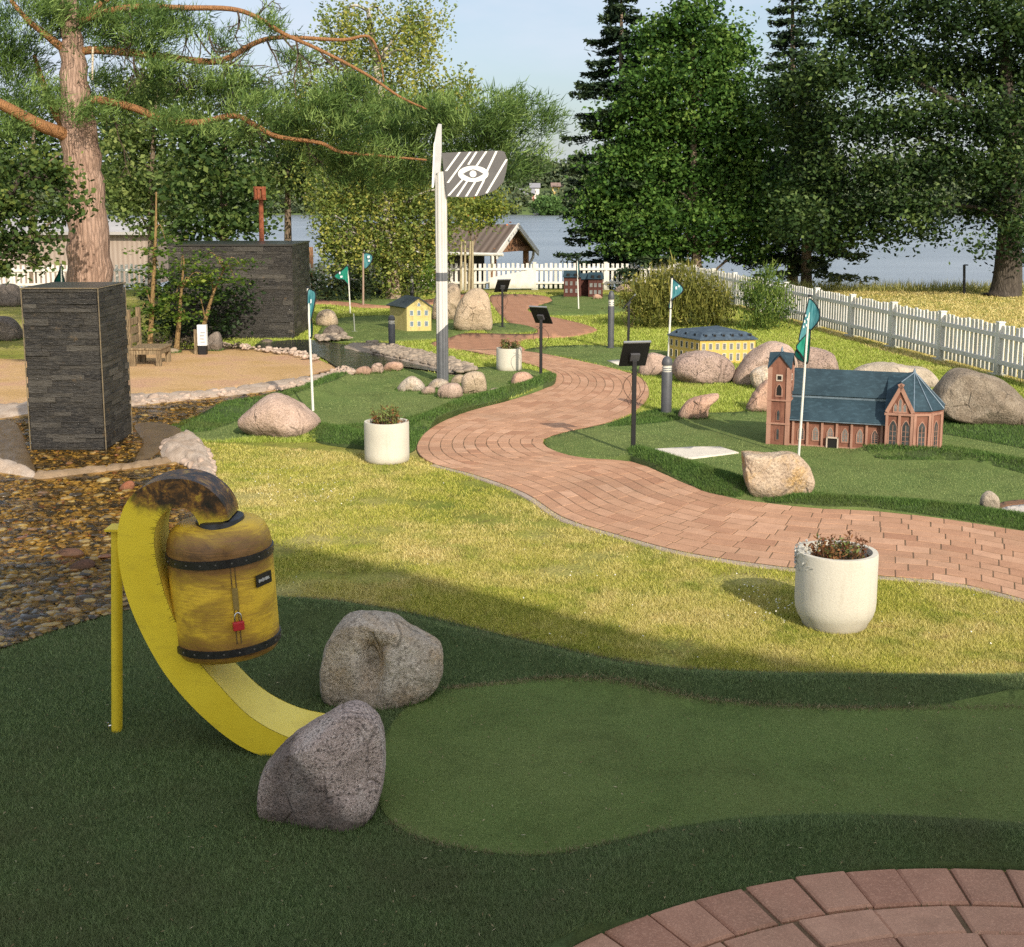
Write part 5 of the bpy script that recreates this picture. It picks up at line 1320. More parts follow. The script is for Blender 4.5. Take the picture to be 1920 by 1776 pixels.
# ------------------------------------------------------------------ little yellow house model
b = G(763, 622); F4 = Frame(b, R(10)); s = ppm(b.y)
t_ = thing('yellow_house_model', 'small pale yellow house model with dark gable roof left of the striped sign', 'model house', b)
M_YH = m_bk('model_pale_yellow', (.52, .44, .16), (.60, .52, .24), (.36, .24, .12))
w_, d_, h_ = 46/s, .62, 46/s; hp = 62/s
m = MB(); blockF(F4, m, [(0, 0), (w_, 0), (w_-.08, d_), (-.26, d_)], -.01, h_); m.prism([F4(0, 0, h_), F4(w_, 0, h_), F4(w_*.5, 0, hp)], F4.b*.03); m.build('wall', M_YH, t_)
m = MB(); slab(m, [F4(-.03, -.03, h_-.02), F4(w_*.5, -.03, hp+.005), F4(w_*.5-.17, d_+.03, hp+.005), F4(-.32, d_+.03, h_-.02)], .02); slab(m, [F4(w_+.03, -.03, h_-.02), F4(w_*.5, -.03, hp+.005), F4(w_*.5-.17, d_+.03, hp+.005), F4(w_-.04, d_+.03, h_-.02)], .02)
m.build('roof', paint('model_dark_roof', (.035, .05, .052), .6, 0, .3, 12), t_)
for x in (.2, .5, .8):
    for z in (.10, .30): window(t_, F4(0, 0), F4.a, -F4.b, w_*x, z, .055, .085, MATS.get('model_blue_pane') or paint('model_blue_pane', (.16, .22, .27), .4), M_WW, True, mull=False, fw=.01)
window(t_, F4(0, 0), F4.a, -F4.b, w_*.5, .47, .05, .06, MATS['model_blue_pane'], M_WW, False, mull=False, fw=.008)

# ------------------------------------------------------------------ white picket fences
def m_fence():
    t = NT('fence_white'); p = t.pos(); f = t.attr()
    c = t.ramp(f, [(0, (.56, .54, .49)), (.5, (.70, .68, .62)), (1, (.78, .76, .71))])
    c = t.mix(t.ramp(t.noise(t.mapping(p, (1, 1, .3)), 5, 7, .7), [(.5, 0), (.75, .5)]), c, (.40, .37, .30))
    z = t.sep(p)[2]; c = t.mix(t.ramp(t.math('ADD', z, t.math('MULTIPLY', t.noise(p, 7, 4), .2)), [(.12, .65), (.30, 0)]), c, (.26, .27, .17))
    t.principled(c, .65, 0, t.bump(t.noise(t.mapping(p, (6, 6, 1)), 20, 4), .2, .01), .3); return t.m
M_FW = m_fence()
def fence(name_label, A, B, bay, hgt, inward, group=None):
    A, B = Vector(A), Vector(B); L = (B-A).length; n = max(1, round(L/bay)); d = (B-A)/n; u = d.normalized(); nr = Vector((-u.y, u.x, 0))*inward
    def gz(p): # follow the ground
        s = shore(p.x); t = max(0, min(1, (p.y-34.2)/max(1, s-34.2))); return -1.05*t*t*(3-2*t) if p.x < 6 else 0
    t = thing('picket_fence', name_label, 'fence', (A+B)/2, group)
    for i in range(n+1):
        p = A+d*i; m = MB().box((p.x, p.y, gz(p)+hgt*.5), (.085, .085, hgt*1.0), math.atan2(u.y, u.x)); m.box((p.x, p.y, gz(p)+hgt*1.005), (.10, .10, .02), math.atan2(u.y, u.x)); m.box((p.x, p.y, gz(p)+.01), (.2, .2, .04))
        m.build('post', M_FW, t)
    for i in range(n):
        p0, p1 = A+d*i+u*.045, A+d*(i+1)-u*.045
        for zz in (.22, .72):
            MB().prism([p0+Vector((0, 0, gz(p0)+hgt*zz)), p1+Vector((0, 0, gz(p1)+hgt*zz)), p1+Vector((0, 0, gz(p1)+hgt*zz+.06)), p0+Vector((0, 0, gz(p0)+hgt*zz+.06))], nr*.03).build('rail', M_FW, t)
        m = MB(); k = max(1, round(d.length/.125))
        for j in range(k):
            if n*k > 0:
                q = A+d*i+d*((j+.5)/k); h = hgt*random.uniform(.94, .985); c = q-nr*.014
                m.box((c.x, c.y, gz(q)+.04+(h-.04)/2), (.072, .022, h-.04), math.atan2(u.y, u.x)+random.uniform(-.03, .03), random.random(), random.uniform(0, .05))
        o = m.build('picket_panel', M_FW, t)
fc_ = G(1268, 543); fr_ = G(1866, 703); fd = (fr_-fc_).normalized(); nb_ = 1.78
FH = .735
fence('white picket fence running diagonally along the right side lawn', fc_, fr_+fd*7.0, nb_, FH, -1)
fence('white picket fence across the back in front of the lake', fc_, (-9.0, fc_.y, 0), 2.0, FH, 1)
fence('shaded white picket fence far left behind the slate pillar', (-9.4, fc_.y-.6, 0), (-17.0, fc_.y-1.2, 0), 2.0, FH, 1)
b = At(918, 540, 34.4); m = MB().prism([At(918, 521, 34.45), At(1000, 505, 34.45), At(1003, 541, 34.45), At(918, 541, 34.45)], (0, .03, 0))
tag(m.build('white_board', M_FW), 'slanted solid white board leaning on the back fence', 'board')

# ------------------------------------------------------------------ lakeside hut
YH = 40.0; ga = At(958, 424, YH); ez = At(935, 474, YH).z; rot = R(-27)
FHh = Frame((ga.x, YH, 0), rot); HLn, HW2 = 6.1, 1.35; az = ga.z; gz0 = -.75
t_ = thing('lakeside_hut', 'long brown roofed wooden shelter with white bargeboards by the lake', 'hut', (ga.x, YH, gz0))
def m_tin():
    t = NT('hut_roof_tin'); p = t.pos(); w = t.n('ShaderNodeTexWave'); w.inputs['Scale'].default_value = 1.3; w.inputs['Distortion'].default_value = 0
    t.l(t.mapping(p, (1, 1, 0), (0, 0, -rot)), w.inputs['Vector'])
    c = t.mix(w.outputs['Fac'], (.10, .075, .06), (.19, .15, .125)); c = t.mix(t.ramp(t.noise(p, 1.5, 5), [(.4, 0), (.7, .5)]), c, (.13, .11, .095))
    t.principled(c, .9, 0, t.bump(w.outputs['Fac'], .3, .03), .05); return t.m
MTIN = m_tin(); MHW = bark('hut_brown_wood', (.27, .14, .075), (.40, .22, .125)); MHD = paint('hut_dark_wall', (.05, .042, .036), .85)
oh = .35; dz = (az-ez)/HW2
m = MB(); pL = [FHh(.22, 0, az), FHh(-HLn, 0, az), FHh(-HLn, -HW2, ez), FHh(.22, -HW2, ez)]; pR = [FHh(.22, 0, az), FHh(-HLn, 0, az), FHh(-HLn, HW2, ez), FHh(.22, HW2, ez)]
slab(m, pL, .06); slab(m, pR, .06); rf = m.build('roof', MTIN, t_)
for u in (.23, -HLn-.01):
    for s_ in (-1, 1):
        a, c = FHh(u, 0, az+.09), FHh(u, s_*(HW2+.08), ez+.03); MB().prism([a, c, c-Vector((0, 0, .17)), a-Vector((0, 0, .17))], FHh.a*.05*(1 if u > 0 else -1)).build('bargeboard', M_FW, t_)
m = MB().prism([FHh(.0, -HW2*.82, ez+.16), FHh(.0, HW2*.82, ez+.16), FHh(.0, 0, az-.08)], -FHh.a*.05); m.prism([FHh(.02, -HW2*.9, ez+.04), FHh(.02, HW2*.9, ez+.04), FHh(.02, HW2*.9, ez+.18), FHh(.02, -HW2*.9, ez+.18)], FHh.a*.06); m.build('gable', MHW, t_)
for s_ in (-1, 1):
    for u in (-.03, -2.0, -4.0, -6.8):
        p = FHh(u, s_*HW2*.82, 0); MB().box((p.x, p.y, (gz0+ez+.1)/2), (.14, .14, ez+.1-gz0), rot).build('post', MHW, t_)
m = MB(); a, c = FHh(-1.2, -HW2*.78), FHh(-HLn+.2, -HW2*.78); m.prism([a+Vector((0, 0, gz0)), c+Vector((0, 0, gz0)), c+Vector((0, 0, ez+.12)), a+Vector((0, 0, ez+.12))], FHh.b*.06)
a, c = FHh(-1.2, -HW2*.78), FHh(-1.2, HW2*.3); m.prism([a+Vector((0, 0, gz0)), c+Vector((0, 0, gz0)), c+Vector((0, 0, ez+.25)), a+Vector((0, 0, ez+.25))], FHh.a*.05); m.build('wall', MHD, t_)
m = MB(); m.tube([FHh(-HLn, -HW2-.05, ez+.0), FHh(.45, -HW2-.05, ez+.0)], .05, 8); m.tube([FHh(.1, -HW2-.05, ez), FHh(.1, -HW2-.05, ez-.25), FHh(-.12, -HW2*.85, ez-.55), FHh(-.12, -HW2*.85, gz0)], .045, 8); m.tube([FHh(.1, HW2+.05, ez), FHh(.1, HW2+.0, ez-.2), FHh(.0, HW2*.9, ez-.45), FHh(.0, HW2*.9, gz0)], .045, 8); m.build('gutter', M_FW, t_)

# ------------------------------------------------------------------ long pale hall far left, beyond the left fence
YL = 52.0; a = At(-60, 500, YL); c = At(285, 500, YL)
t_ = thing('long_hall', 'long beige boarded building with pale roof behind the pine trunk', 'building', ((a.x+c.x)/2, YL, 0))
zr = At(100, 416, YL).z-.5; ze = At(100, 440, YL).z
def m_boards():
    t = NT('beige_boards'); p = t.pos(); w = t.n('ShaderNodeTexWave'); w.inputs['Scale'].default_value = 1.6; t.l(t.mapping(p, (1, 0, 0)), w.inputs['Vector'])
    c = t.mix(w.outputs['Fac'], (.30, .235, .19), (.38, .31, .255)); t.principled(c, .85, 0, None, .2); return t.m
MB().box(((a.x+c.x)/2, YL+3, ze/2-.5), (c.x-a.x, 6, ze+1)).build('wall', m_boards(), t_)
m = MB(); slab(m, [(a.x-.4, YL-.4, ze), (c.x+.4, YL-.4, ze), (c.x+.4, YL+3, zr+.5), (a.x-.4, YL+3, zr+.5)], .12); slab(m, [(a.x-.4, YL+6.4, ze), (c.x+.4, YL+6.4, ze), (c.x+.4, YL+3, zr+.5), (a.x-.4, YL+3, zr+.5)], .12); m.build('roof', paint('pale_roof', (.42, .40, .38), .6, 0, .15, 1), t_)

# ------------------------------------------------------------------ houses across the lake
def far_house(px, py, Y, w, h, roofh, wall, roof, label, d=7):
    b = At(px, py, Y); t = thing('lake_house', label, 'house', b, 'houses on the far shore of the lake')
    x0, x1 = b.x-w/2, b.x+w/2; z0, z1 = b.z-2.5, b.z+h
    MB().box((b.x, Y+d/2, (z0+z1)/2), (w, d, z1-z0)).build('wall', wall, t)
    m = MB(); slab(m, [(x0-.4, Y-.5, z1), (x1+.4, Y-.5, z1), (x1+.4, Y+d/2, z1+roofh), (x0-.4, Y+d/2, z1+roofh)], .25); slab(m, [(x0-.4, Y+d+.5, z1), (x1+.4, Y+d+.5, z1), (x1+.4, Y+d/2, z1+roofh), (x0-.4, Y+d/2, z1+roofh)], .25); m.build('roof', roof, t)
    for k in range(max(1, int(w/2.4))):
        c = x0+w*(k+.5)/max(1, int(w/2.4)); q = MB().box((c, Y-.04, z1-h*.42), (1.0, .1, 1.2)).build('window', M_FW, t); MB().box((c, Y-.1, z1-h*.42), (.7, .06, .9)).build('pane', MHD, q)
P_Y = paint('house_yellow', (.66, .50, .16), .8); P_R = paint('house_red', (.38, .14, .10), .8); P_W = paint('house_white', (.68, .66, .62), .8); P_T = paint('tile_roof', (.26, .18, .15), .8); P_G = paint('grey_roof', (.26, .26, .28), .7)
far_house(1004, 352, 555, 4.6, 3.2, 1.6, P_Y, P_W, 'pale yellow house highest on the far wooded shore', 5)
far_house(984, 377, 515, 7.5, 2.4, 2.2, P_R, P_G, 'low red house with grey roof below the yellow one', 5)
far_house(1003, 369, 520, 3.6, 3.4, 1.8, P_W, P_G, 'white gabled house right behind the low red one', 5)
far_house(1046, 364, 530, 5, 2.8, 1.6, P_Y, P_T, 'yellow house half hidden by the dark spruce on the far shore', 5)
far_house(560, 392, 500, 10, 4, 2.5, P_W, P_T, 'white lakeside house glimpsed through the birch leaves', 5)
m = MB(); pb_ = At(1006, 400, 480); m.box((pb_.x, 480, -2.6), (2.2, 16, .5)); m.box((pb_.x, 473, -2.4), (1.6, 1.0, 2.2)); tag(m.build('jetty', P_W), 'tiny white jetty on the far shore below the red house', 'jetty')

# ------------------------------------------------------------------ clubhouse behind the camera: its gable throws the long shadow over the near hole
t_ = thing('clubhouse', 'pale rendered clubhouse behind the viewpoint whose gable shades the near hole', 'building', (3, -8, 0))
YC = -4.5
def caster(x, y):       # a roof point that shades the ground at (x, y)
    k = (y-YC)/-SUNH.y; return (x+SUNH.x*k, k*math.tan(SUN_EL))
prof = [caster(*p) for p in ((-4.6, 7.85), (-3.3, 8.15), (-1.61, 8.65), (-.9, 8.15), (.79, 6.68), (2.14, 6.02), (3.6, 5.4))]
prof = [(prof[0][0], -.1)]+prof+[(prof[-1][0], -.1)]
m = MB().prism([Vector((x, YC, z)) for x, z in prof], (0, -7, 0)); m.build('wall', paint('clubhouse_render', (.72, .66, .56), .9, 0, .08, 2), t_)
m = MB()
for (xa, za), (xb, zb_) in zip(prof[1:-2], prof[2:-1]): slab(m, [(xa, YC+.05, za), (xb, YC+.05, zb_), (xb, YC-7.2, zb_), (xa, YC-7.2, za)], .06)
m.build('roof', P_T, t_)
# ------------------------------------------------------------------ vegetation helpers
def blob(px, py, rx, ry, Y, depth=None):
    c = At(px, py, Y); s = FPX/(Y*CP-(c.z-CAMH)*SP); return (np.array(c), np.array([rx/s, depth if depth else .8*(rx+ry)/2/s, ry/s]))
def crown(blobs, dens, clump, per, size, flat=.25, aspect=.6, shell=2.2, zsq=.7, droop=0):
    """leaf clumps spread through ellipsoids -> (V,F,T)"""
    Ps = []; Ts = []; Sz = []
    for c, r in blobs:
        K = max(4, int(dens*r[0]*r[2]*3.14))
        d = RNG.normal(size=(K, 3)); d /= np.linalg.norm(d, axis=1, keepdims=True)
        rad = RNG.uniform(0, 1, K)**(1/shell)
        d = d*rad[:, None]
        cc = c + d*r*(1+.12*RNG.normal(size=(K, 1)))
        ct = .42+.22*RNG.normal(size=K)+.12*d[:, 2]
        csz = clump*RNG.uniform(.6, 1.4, K)
        n = np.maximum(3, (per*RNG.uniform(.5, 1.5, K)).astype(int)); idx = np.repeat(np.arange(K), n)
        g = RNG.normal(size=(len(idx), 3))*csz[idx][:, None]; g[:, 2] *= zsq
        Ps.append(cc[idx]+g); Ts.append(np.clip(ct[idx]+.13*RNG.normal(size=len(idx))+.10*g[:, 2]/clump, 0, 1)); 
    P = np.concatenate(Ps); T = np.concatenate(Ts)
    return leaves(P, np.full(len(P), size), T, flat, aspect, droop)
def needles(P, D, per, L, w, T):
    """tufts of thin needles at P pointing roughly along D"""
    n = len(P); idx = np.repeat(np.arange(n), per); m = len(idx)
    d = D[idx]*1.1+RNG.normal(size=(m, 3))*.6; d /= np.linalg.norm(d, axis=1, keepdims=True)+1e-9
    s = RNG.normal(size=(m, 3)); s -= d*(s*d).sum(1, keepdims=True); s /= np.linalg.norm(s, axis=1, keepdims=True)+1e-9
    o = P[idx]+RNG.normal(size=(m, 3))*L*.35; l = L*RNG.uniform(.6, 1.2, m)[:, None]
    V = np.stack([o+s*w*.5, o-s*w*.5, o+d*l], 1).reshape(-1, 3)
    return V, np.arange(3*m).reshape(-1, 3), np.repeat(np.clip(T[idx]+.12*RNG.normal(size=m), 0, 1), 3)
def limb(m, pts, r0, r1, n=8, wob=.0):
    k = len(pts); m.tube(pts, [r0+(r1-r0)*i/(k-1) for i in range(k)], n)
def curve3(pts, step=5):
    q = spline([tuple(p) for p in pts], step); return [Vector(p) for p in q]
def px_line(pts, Y, dy=0):
    n = len(pts); return curve3([At(x, y, Y+dy*i/max(1, n-1)) for i, (x, y) in enumerate(pts)])
LF = lambda name, a, b_, c, tr=.3: foliage(name, [(0, a), (.5, b_), (1, c)], tr)

# ------------------------------------------------------------------ big pine on the left
YP_ = 21.0
B_PINE = bark('pine_bark_grey_pink', (.24, .15, .11), (.38, .255, .19), (.46, .32, .25), .8); B_ORG = bark('pine_bark_orange', (.22, .11, .05), (.42, .21, .09), (.34, .18, .09), 2)
M_NEED = LF('pine_needles', (.020, .048, .012), (.105, .185, .042), (.27, .38, .11), .3)
base = At(178, 648, YP_); base.z = 0
t_ = thing('pine_tree', 'big pine with thick pinkish trunk and orange limbs behind the slate pillar', 'tree', base)
m = MB(); tp = [(178, 660), (174, 600), (169, 535), (166, 450), (158, 340), (150, 265), (142, 185), (137, 110), (133, 50), (128, -30), (126, -140)]; rw = [52, 46, 42, 37.5, 34, 33, 27, 22, 17, 14, 10]
s_ = FPX/YP_; q = spline([(*At(x, y, YP_), w/s_) for (x, y), w in zip(tp, rw)], 5)
m.tube([Vector(p[:3])+Vector((.02*math.sin(i*1.7), 0, 0)) for i, p in enumerate(q)], [p[3]*(1+.03*math.sin(i*2.3)) for i, p in enumerate(q)], 20); m.build('trunk', B_PINE, t_, smooth=True)
BR = [([(150, 40), (200, 22), (260, 13), (345, 15), (433, 17), (483, 33), (533, 64), (600, 94), (686, 139), (749, 181), (800, 205)], 8, 2.5, -1.0),
      ([(140, 100), (180, 94), (280, 103), (390, 116), (430, 108), (480, 80), (530, 70), (640, 75), (692, 69), (712, 110), (720, 155)], 10, 2, .6),
      ([(165, 190), (190, 188), (250, 202), (300, 221), (370, 230), (440, 217), (480, 236), (520, 256), (600, 268), (640, 285), (720, 293), (800, 300)], 10, 2.5, -.8),
      ([(150, 262), (110, 248), (70, 232), (10, 200), (-40, 178)], 17, 12, -1.0), ([(150, 262), (118, 232), (95, 190), (78, 148), (64, 105)], 14, 5, .5),
      ([(138, 104), (110, 85), (80, 60), (52, 38), (20, 0)], 11, 5, -.4), ([(135, 60), (170, 25), (210, -10), (240, -40)], 10, 5, .3)]
for pts, r0, r1, dy in BR:
    m = MB(); limb(m, px_line(pts, YP_, dy), r0*.8/s_, r1*.7/s_, 10); m.build('limb', B_ORG, t_, smooth=True)
m = MB(); rnd = random.Random(5)
def twig(m, x, y, Y, L, ang, r=2.2, depth=0):
    pts = [(x, y)]; a = ang
    for k in range(5): a += rnd.uniform(-.35, .35); pts.append((pts[-1][0]+L/5*math.cos(a), pts[-1][1]+L/5*math.sin(a)))
    limb(m, [At(px, py, Y+rnd.uniform(-.05, .05)) for px, py in pts], r/s_, .5/s_, 5)
    if depth < 2:
        for k in (1, 2, 3, 4):
            if rnd.random() < .75: twig(m, *pts[k], Y, L*.45, a+rnd.choice((-1, 1))*rnd.uniform(.4, 1.1), r*.55, depth+1)
for x, y, L, a in ((335, 8, 130, 1.0), (365, 60, 110, 1.1), (400, 112, 120, .6), (430, 110, 150, .75), (445, 20, 60, 1.3), (500, 75, 90, 1.2), (530, 70, 110, 1.15), (555, 75, 120, 1.3), (600, 95, 90, 1.2), (640, 118, 90, 1.2), (420, 120, 140, 1.0), (250, 105, 60, 1.2), (200, 190, 120, 1.05), (460, 222, 50, 1.5), (640, 285, 60, 1.5), (575, 268, 45, 1.4), (310, 105, 90, .9), (690, 70, 60, 1.4), (475, 35, 60, -.7), (390, 60, 90, 1.2), (240, 15, 120, 1.0)):
    m = MB(); twig(m, x, y, YP_+rnd.uniform(-.5, .3), L, a); m.build('dead_twig', bark('dead_twig_bark', (.10, .075, .055), (.17, .13, .10), None, 3), t_)
m = MB(); limb(m, [At(174, 88, YP_-.3), At(173, 150, YP_-.3)], 2.0/s_, 1.6/s_, 6); m.build('broken_stub', paint('pale_split_wood', (.62, .52, .38), .8), t_)
PB = [(60, 35, 90, 50), (200, 20, 120, 45), (285, 40, 60, 60), (120, 25, 60, 55), (240, 75, 70, 40), (30, 140, 55, 50), (60, 195, 85, 35), (140, 205, 40, 22), (10, 95, 60, 60), (190, 145, 35, 20), (20, 240, 50, 25), (190, 60, 50, 35),
      (440, 165, 60, 28), (390, 190, 70, 40), (480, 195, 70, 30), (330, 150, 50, 35), (270, 170, 50, 30), (540, 185, 45, 25),
      (560, 240, 70, 28), (640, 230, 90, 45), (700, 205, 60, 32), (760, 235, 95, 50), (830, 215, 70, 40), (890, 215, 75, 38), (940, 225, 70, 36), (985, 210, 45, 26), (1025, 222, 36, 20), (880, 270, 95, 40), (950, 270, 60, 36), (800, 285, 90, 38), (720, 290, 95, 32), (640, 300, 70, 30), (560, 290, 60, 22), (690, 330, 110, 28), (800, 330, 70, 24), (940, 190, 22, 22), (985, 290, 40, 26), (960, 320, 40, 16), (410, 85, 40, 22), (455, 150, 45, 22), (340, 40, 36, 16), (300, 125, 40, 20), (365, 165, 40, 20), (240, 205, 36, 18), (520, 225, 36, 16), (420, 245, 40, 12), (330, 235, 30, 12), (590, 205, 40, 20), (620, 180, 30, 16), (130, 170, 26, 16), (170, 215, 30, 14), (660, 160, 30, 18), (500, 45, 22, 12), (560, 115, 26, 14)]
Vs = []
for px, py, rx, ry in PB:
    Yb = YP_+RNG.uniform(-.7, .5); c, r = blob(px, py, rx, ry, Yb, .75)
    K = int(9*max(.25, r[0]*r[2]*3.14)*4.0)
    d = RNG.normal(size=(K, 3)); d /= np.linalg.norm(d, axis=1, keepdims=True); d *= RNG.uniform(.1, 1, K)[:, None]**.6
    cc = c+d*r; ct = .5+.30*RNG.normal(size=K)+.18*d[:, 2]
    idx = np.repeat(np.arange(K), 6); g = RNG.normal(size=(len(idx), 3))*np.array([.15, .15, .075])
    D = d[idx]*np.array([.8, .6, .3])+np.array([.25, 0, .55]); D /= np.linalg.norm(D, axis=1, keepdims=True)
    Vs.append(needles(cc[idx]+g, D, 12, .16, .017, ct[idx]))
np_mesh('needles', *joinVF(Vs), M_NEED, t_)

# ------------------------------------------------------------------ trees
def tree(name, label, base, trunk, tr, limbs, foli, mat, barkm, group=None, fname='crown'):
    t = thing(name, label, 'tree', base, group)
    m = MB(); q = curve3(trunk); n = len(q); m.tube(q, [tr*(1-.75*i/(n-1))*(1.35 if i == 0 else 1) for i in range(n)], 12); tk = m.build('trunk', barkm, t, smooth=True)
    for pts, r in limbs:
        m = MB(); limb(m, curve3(pts, 4), r, r*.25, 7); m.build('limb', barkm, t, smooth=True)
    np_mesh(fname, *foli, mat, t)
    return t
B_DK = bark('dark_bark', (.055, .045, .036), (.12, .10, .08)); B_MID = bark('mid_bark', (.16, .12, .085), (.30, .23, .165))
def m_birch():
    t = NT('birch_bark'); p = t.pos(); n = t.noise(t.mapping(p, (1, 1, 3)), 2.5, 6, .7)
    c = t.ramp(n, [(.42, (.04, .035, .03)), (.52, (.48, .44, .38)), (.7, (.66, .62, .55))]); z = t.sep(p)[2]
    c = t.mix(t.ramp(t.math('MULTIPLY', z, .3), [(.1, .7), (.5, 0)]), c, (.30, .21, .14)); t.principled(c, .8, 0, t.bump(n, .4, .03), .2); return t.m
B_BIR = m_birch()
def aim(cs, bl): return Vector(cs), Vector(bl)
def limbs_to(trunk_pts, blobs, r, k=None):
    out = []
    for c, rr in blobs[:k]:
        c = Vector(c); st = min(trunk_pts, key=lambda p: (p-(c-Vector((0, 0, abs((c-p).xy.length)*.7)))).length); mid = (st+c)/2+Vector((0, 0, .15)); out.append(([st, mid, c], r))
    return out
# birch with hanging yellowing strands
YBR = 31.5
bb = [blob(*a, YBR+RNG.uniform(-.5, .5)) for a in ((640, 25, 60, 40), (720, 30, 90, 50), (800, 15, 50, 40), (775, 95, 45, 90), (690, 110, 70, 60), (630, 130, 70, 50), (600, 200, 50, 60), (860, 150, 42, 40), (885, 170, 30, 30), (740, 180, 60, 40), (820, 160, 30, 40),
      (720, 350, 120, 60), (650, 360, 60, 60), (800, 380, 80, 60), (720, 430, 110, 45), (640, 425, 60, 40), (790, 430, 45, 30), (700, 455, 50, 28), (605, 340, 36, 40), (745, 490, 40, 30), (850, 350, 40, 30), (560, 150, 30, 50), (575, 250, 36, 40), (690, 300, 80, 60), (770, 310, 60, 60), (622, 400, 30, 30), (820, 400, 30, 36), (680, 440, 80, 40), (760, 440, 60, 40), (700, 200, 90, 60), (660, 250, 60, 60))]
parts = []
for c, r in bb:
    K = int((150 if c[2] > 2.6 else 95)*r[0]*r[2]+20); d = RNG.normal(size=(K, 3)); d /= np.linalg.norm(d, axis=1, keepdims=True); d *= RNG.uniform(.2, 1, K)[:, None]**.5
    st = c+d*r; Ln = RNG.uniform(.3, 1.2, K)*np.where(RNG.uniform(0, 1, K) < .25, 1.7, 1); ct = .45+.3*RNG.normal(size=K)+(.15 if c[2] > 5 else 0)
    n = (Ln/.045).astype(int)+2; idx = np.repeat(np.arange(K), n); tt = np.concatenate([np.linspace(0, 1, k) for k in n])
    P = st[idx]+np.stack([.10*np.sin(tt*5+idx), .1*np.cos(tt*4+idx), -tt*Ln[idx]], 1)+RNG.normal(size=(len(idx), 3))*.045
    parts.append(leaves(P, np.full(len(P), .095), np.clip(ct[idx]+.12*RNG.normal(size=len(idx)), 0, 1), .3, .6, 0))
M_BIL = LF('birch_leaves', (.09, .145, .03), (.24, .31, .075), (.46, .44, .10), .4)
tkp = [At(738, 566, YBR), At(735, 500, YBR), At(728, 400, YBR), At(720, 250, YBR), At(705, 120, YBR), At(690, 20, YBR)]
tree('birch_tree', 'tall weeping birch with yellowing hanging leaves left of the striped sign', G(738, 563), tkp, .20, limbs_to([Vector(p) for p in tkp], bb, .05), joinVF(parts), M_BIL, B_BIR)
# rowan with several pale stems right of the sign pole
YR = 33.0; rb_ = [blob(*a, YR) for a in ((880, 400, 42, 32), (910, 405, 40, 28), (930, 385, 30, 26), (870, 380, 40, 30))]
t_ = tree('rowan_tree', 'small rowan with pale bare stems and orange berries right of the sign pole', At(885, 545, YR), [At(885, 548, YR), At(884, 480, YR), At(882, 420, YR)], .05, limbs_to([At(884, 470, YR)], rb_, .02), crown(rb_, 60, .12, 26, .085, .2), LF('rowan_leaves', (.09, .15, .025), (.22, .29, .05), (.42, .40, .07), .4), B_MID)
for x0_, x1_ in ((864, 865), (872, 872), (879, 882), (886, 886)): m = MB(); limb(m, [At(x0_, 546, YR-.3), At(x1_, 452, YR-.3)], .035, .025, 8); m.build('stem', paint('pale_stem', (.38, .33, .2), .8, 0, .2, 8), t_)
P = np.concatenate([c+RNG.normal(size=(4, 3))*r*.6 for c, r in rb_]); np_mesh('berries', *leaves(P, np.full(len(P), .08), RNG.uniform(0, 1, len(P)), 0, .9), paint('orange_berries', (.50, .14, .02), .5), t_)['kind'] = 'stuff'
# spruces
M_SPR = LF('spruce_needles', (.010, .024, .012), (.026, .052, .022), (.075, .105, .042), .12)
def spruce(label, px, Y, base_py, top_py, rad_m, bare, dens=1.0, mat=None, lean=0, skew=0):
    b = At(px, base_py, Y); b.z = max(-.6, b.z); top = At(px+lean, top_py, Y); Ht = top.z-b.z; parts = []; t = thing('spruce_tree', label, 'tree', b, 'dark spruces behind the fence')
    m = MB(); limb(m, [b, b.lerp(top, .5), top], .17, .02, 10); m.build('trunk', B_MID, t, smooth=True)
    z = bare
    while z < Ht*.98:
        k = z/Ht; R_ = rad_m*(1-k)**.8*RNG.uniform(.75, 1.12)+.12
        for a in RNG.uniform(0, 2*np.pi, 8):
            ax = np.array([math.cos(a), math.sin(a)]); L = R_*RNG.uniform(.65, 1.1)*(1+skew*max(0, ax[0]))
            n = int(60*L*dens)+6; s = RNG.uniform(.12, 1, n)**.75
            c0 = np.array(b.lerp(top, k)); dr = -.34*L*s+.20*L*s**2.5
            lat = RNG.normal(size=n)*.16*(1.1-s*.6)*max(.6, L*.5)
            P = c0+np.stack([ax[0]*s*L-ax[1]*lat, ax[1]*s*L+ax[0]*lat, dr-np.abs(RNG.normal(size=n))*.09], 1)
            parts.append(leaves(P, np.full(n, .20), np.clip(.25+.45*s**2+.15*RNG.normal(size=n)+.08*RNG.normal(), 0, 1), .55, .34, .15))
        z += RNG.uniform(.22, .34)
    np_mesh('crown', *joinVF(parts), mat or M_SPR, t)
spruce('broad dark spruce left of the bright green maple', 1165, 36.8, 545, -70, 2.9, .25, 2.4)
spruce('tall dark spruce between the maple and the oak', 1486, 38.0, 548, -120, 2.3, 1.1, 1.4)
spruce('paler spruce with drooping lower boughs hanging over the water', 1512, 36.0, 548, 150, 1.5, .75, 1.0, LF('spruce_pale_needles', (.03, .05, .018), (.07, .10, .035), (.16, .18, .06), .2), 0, .55)
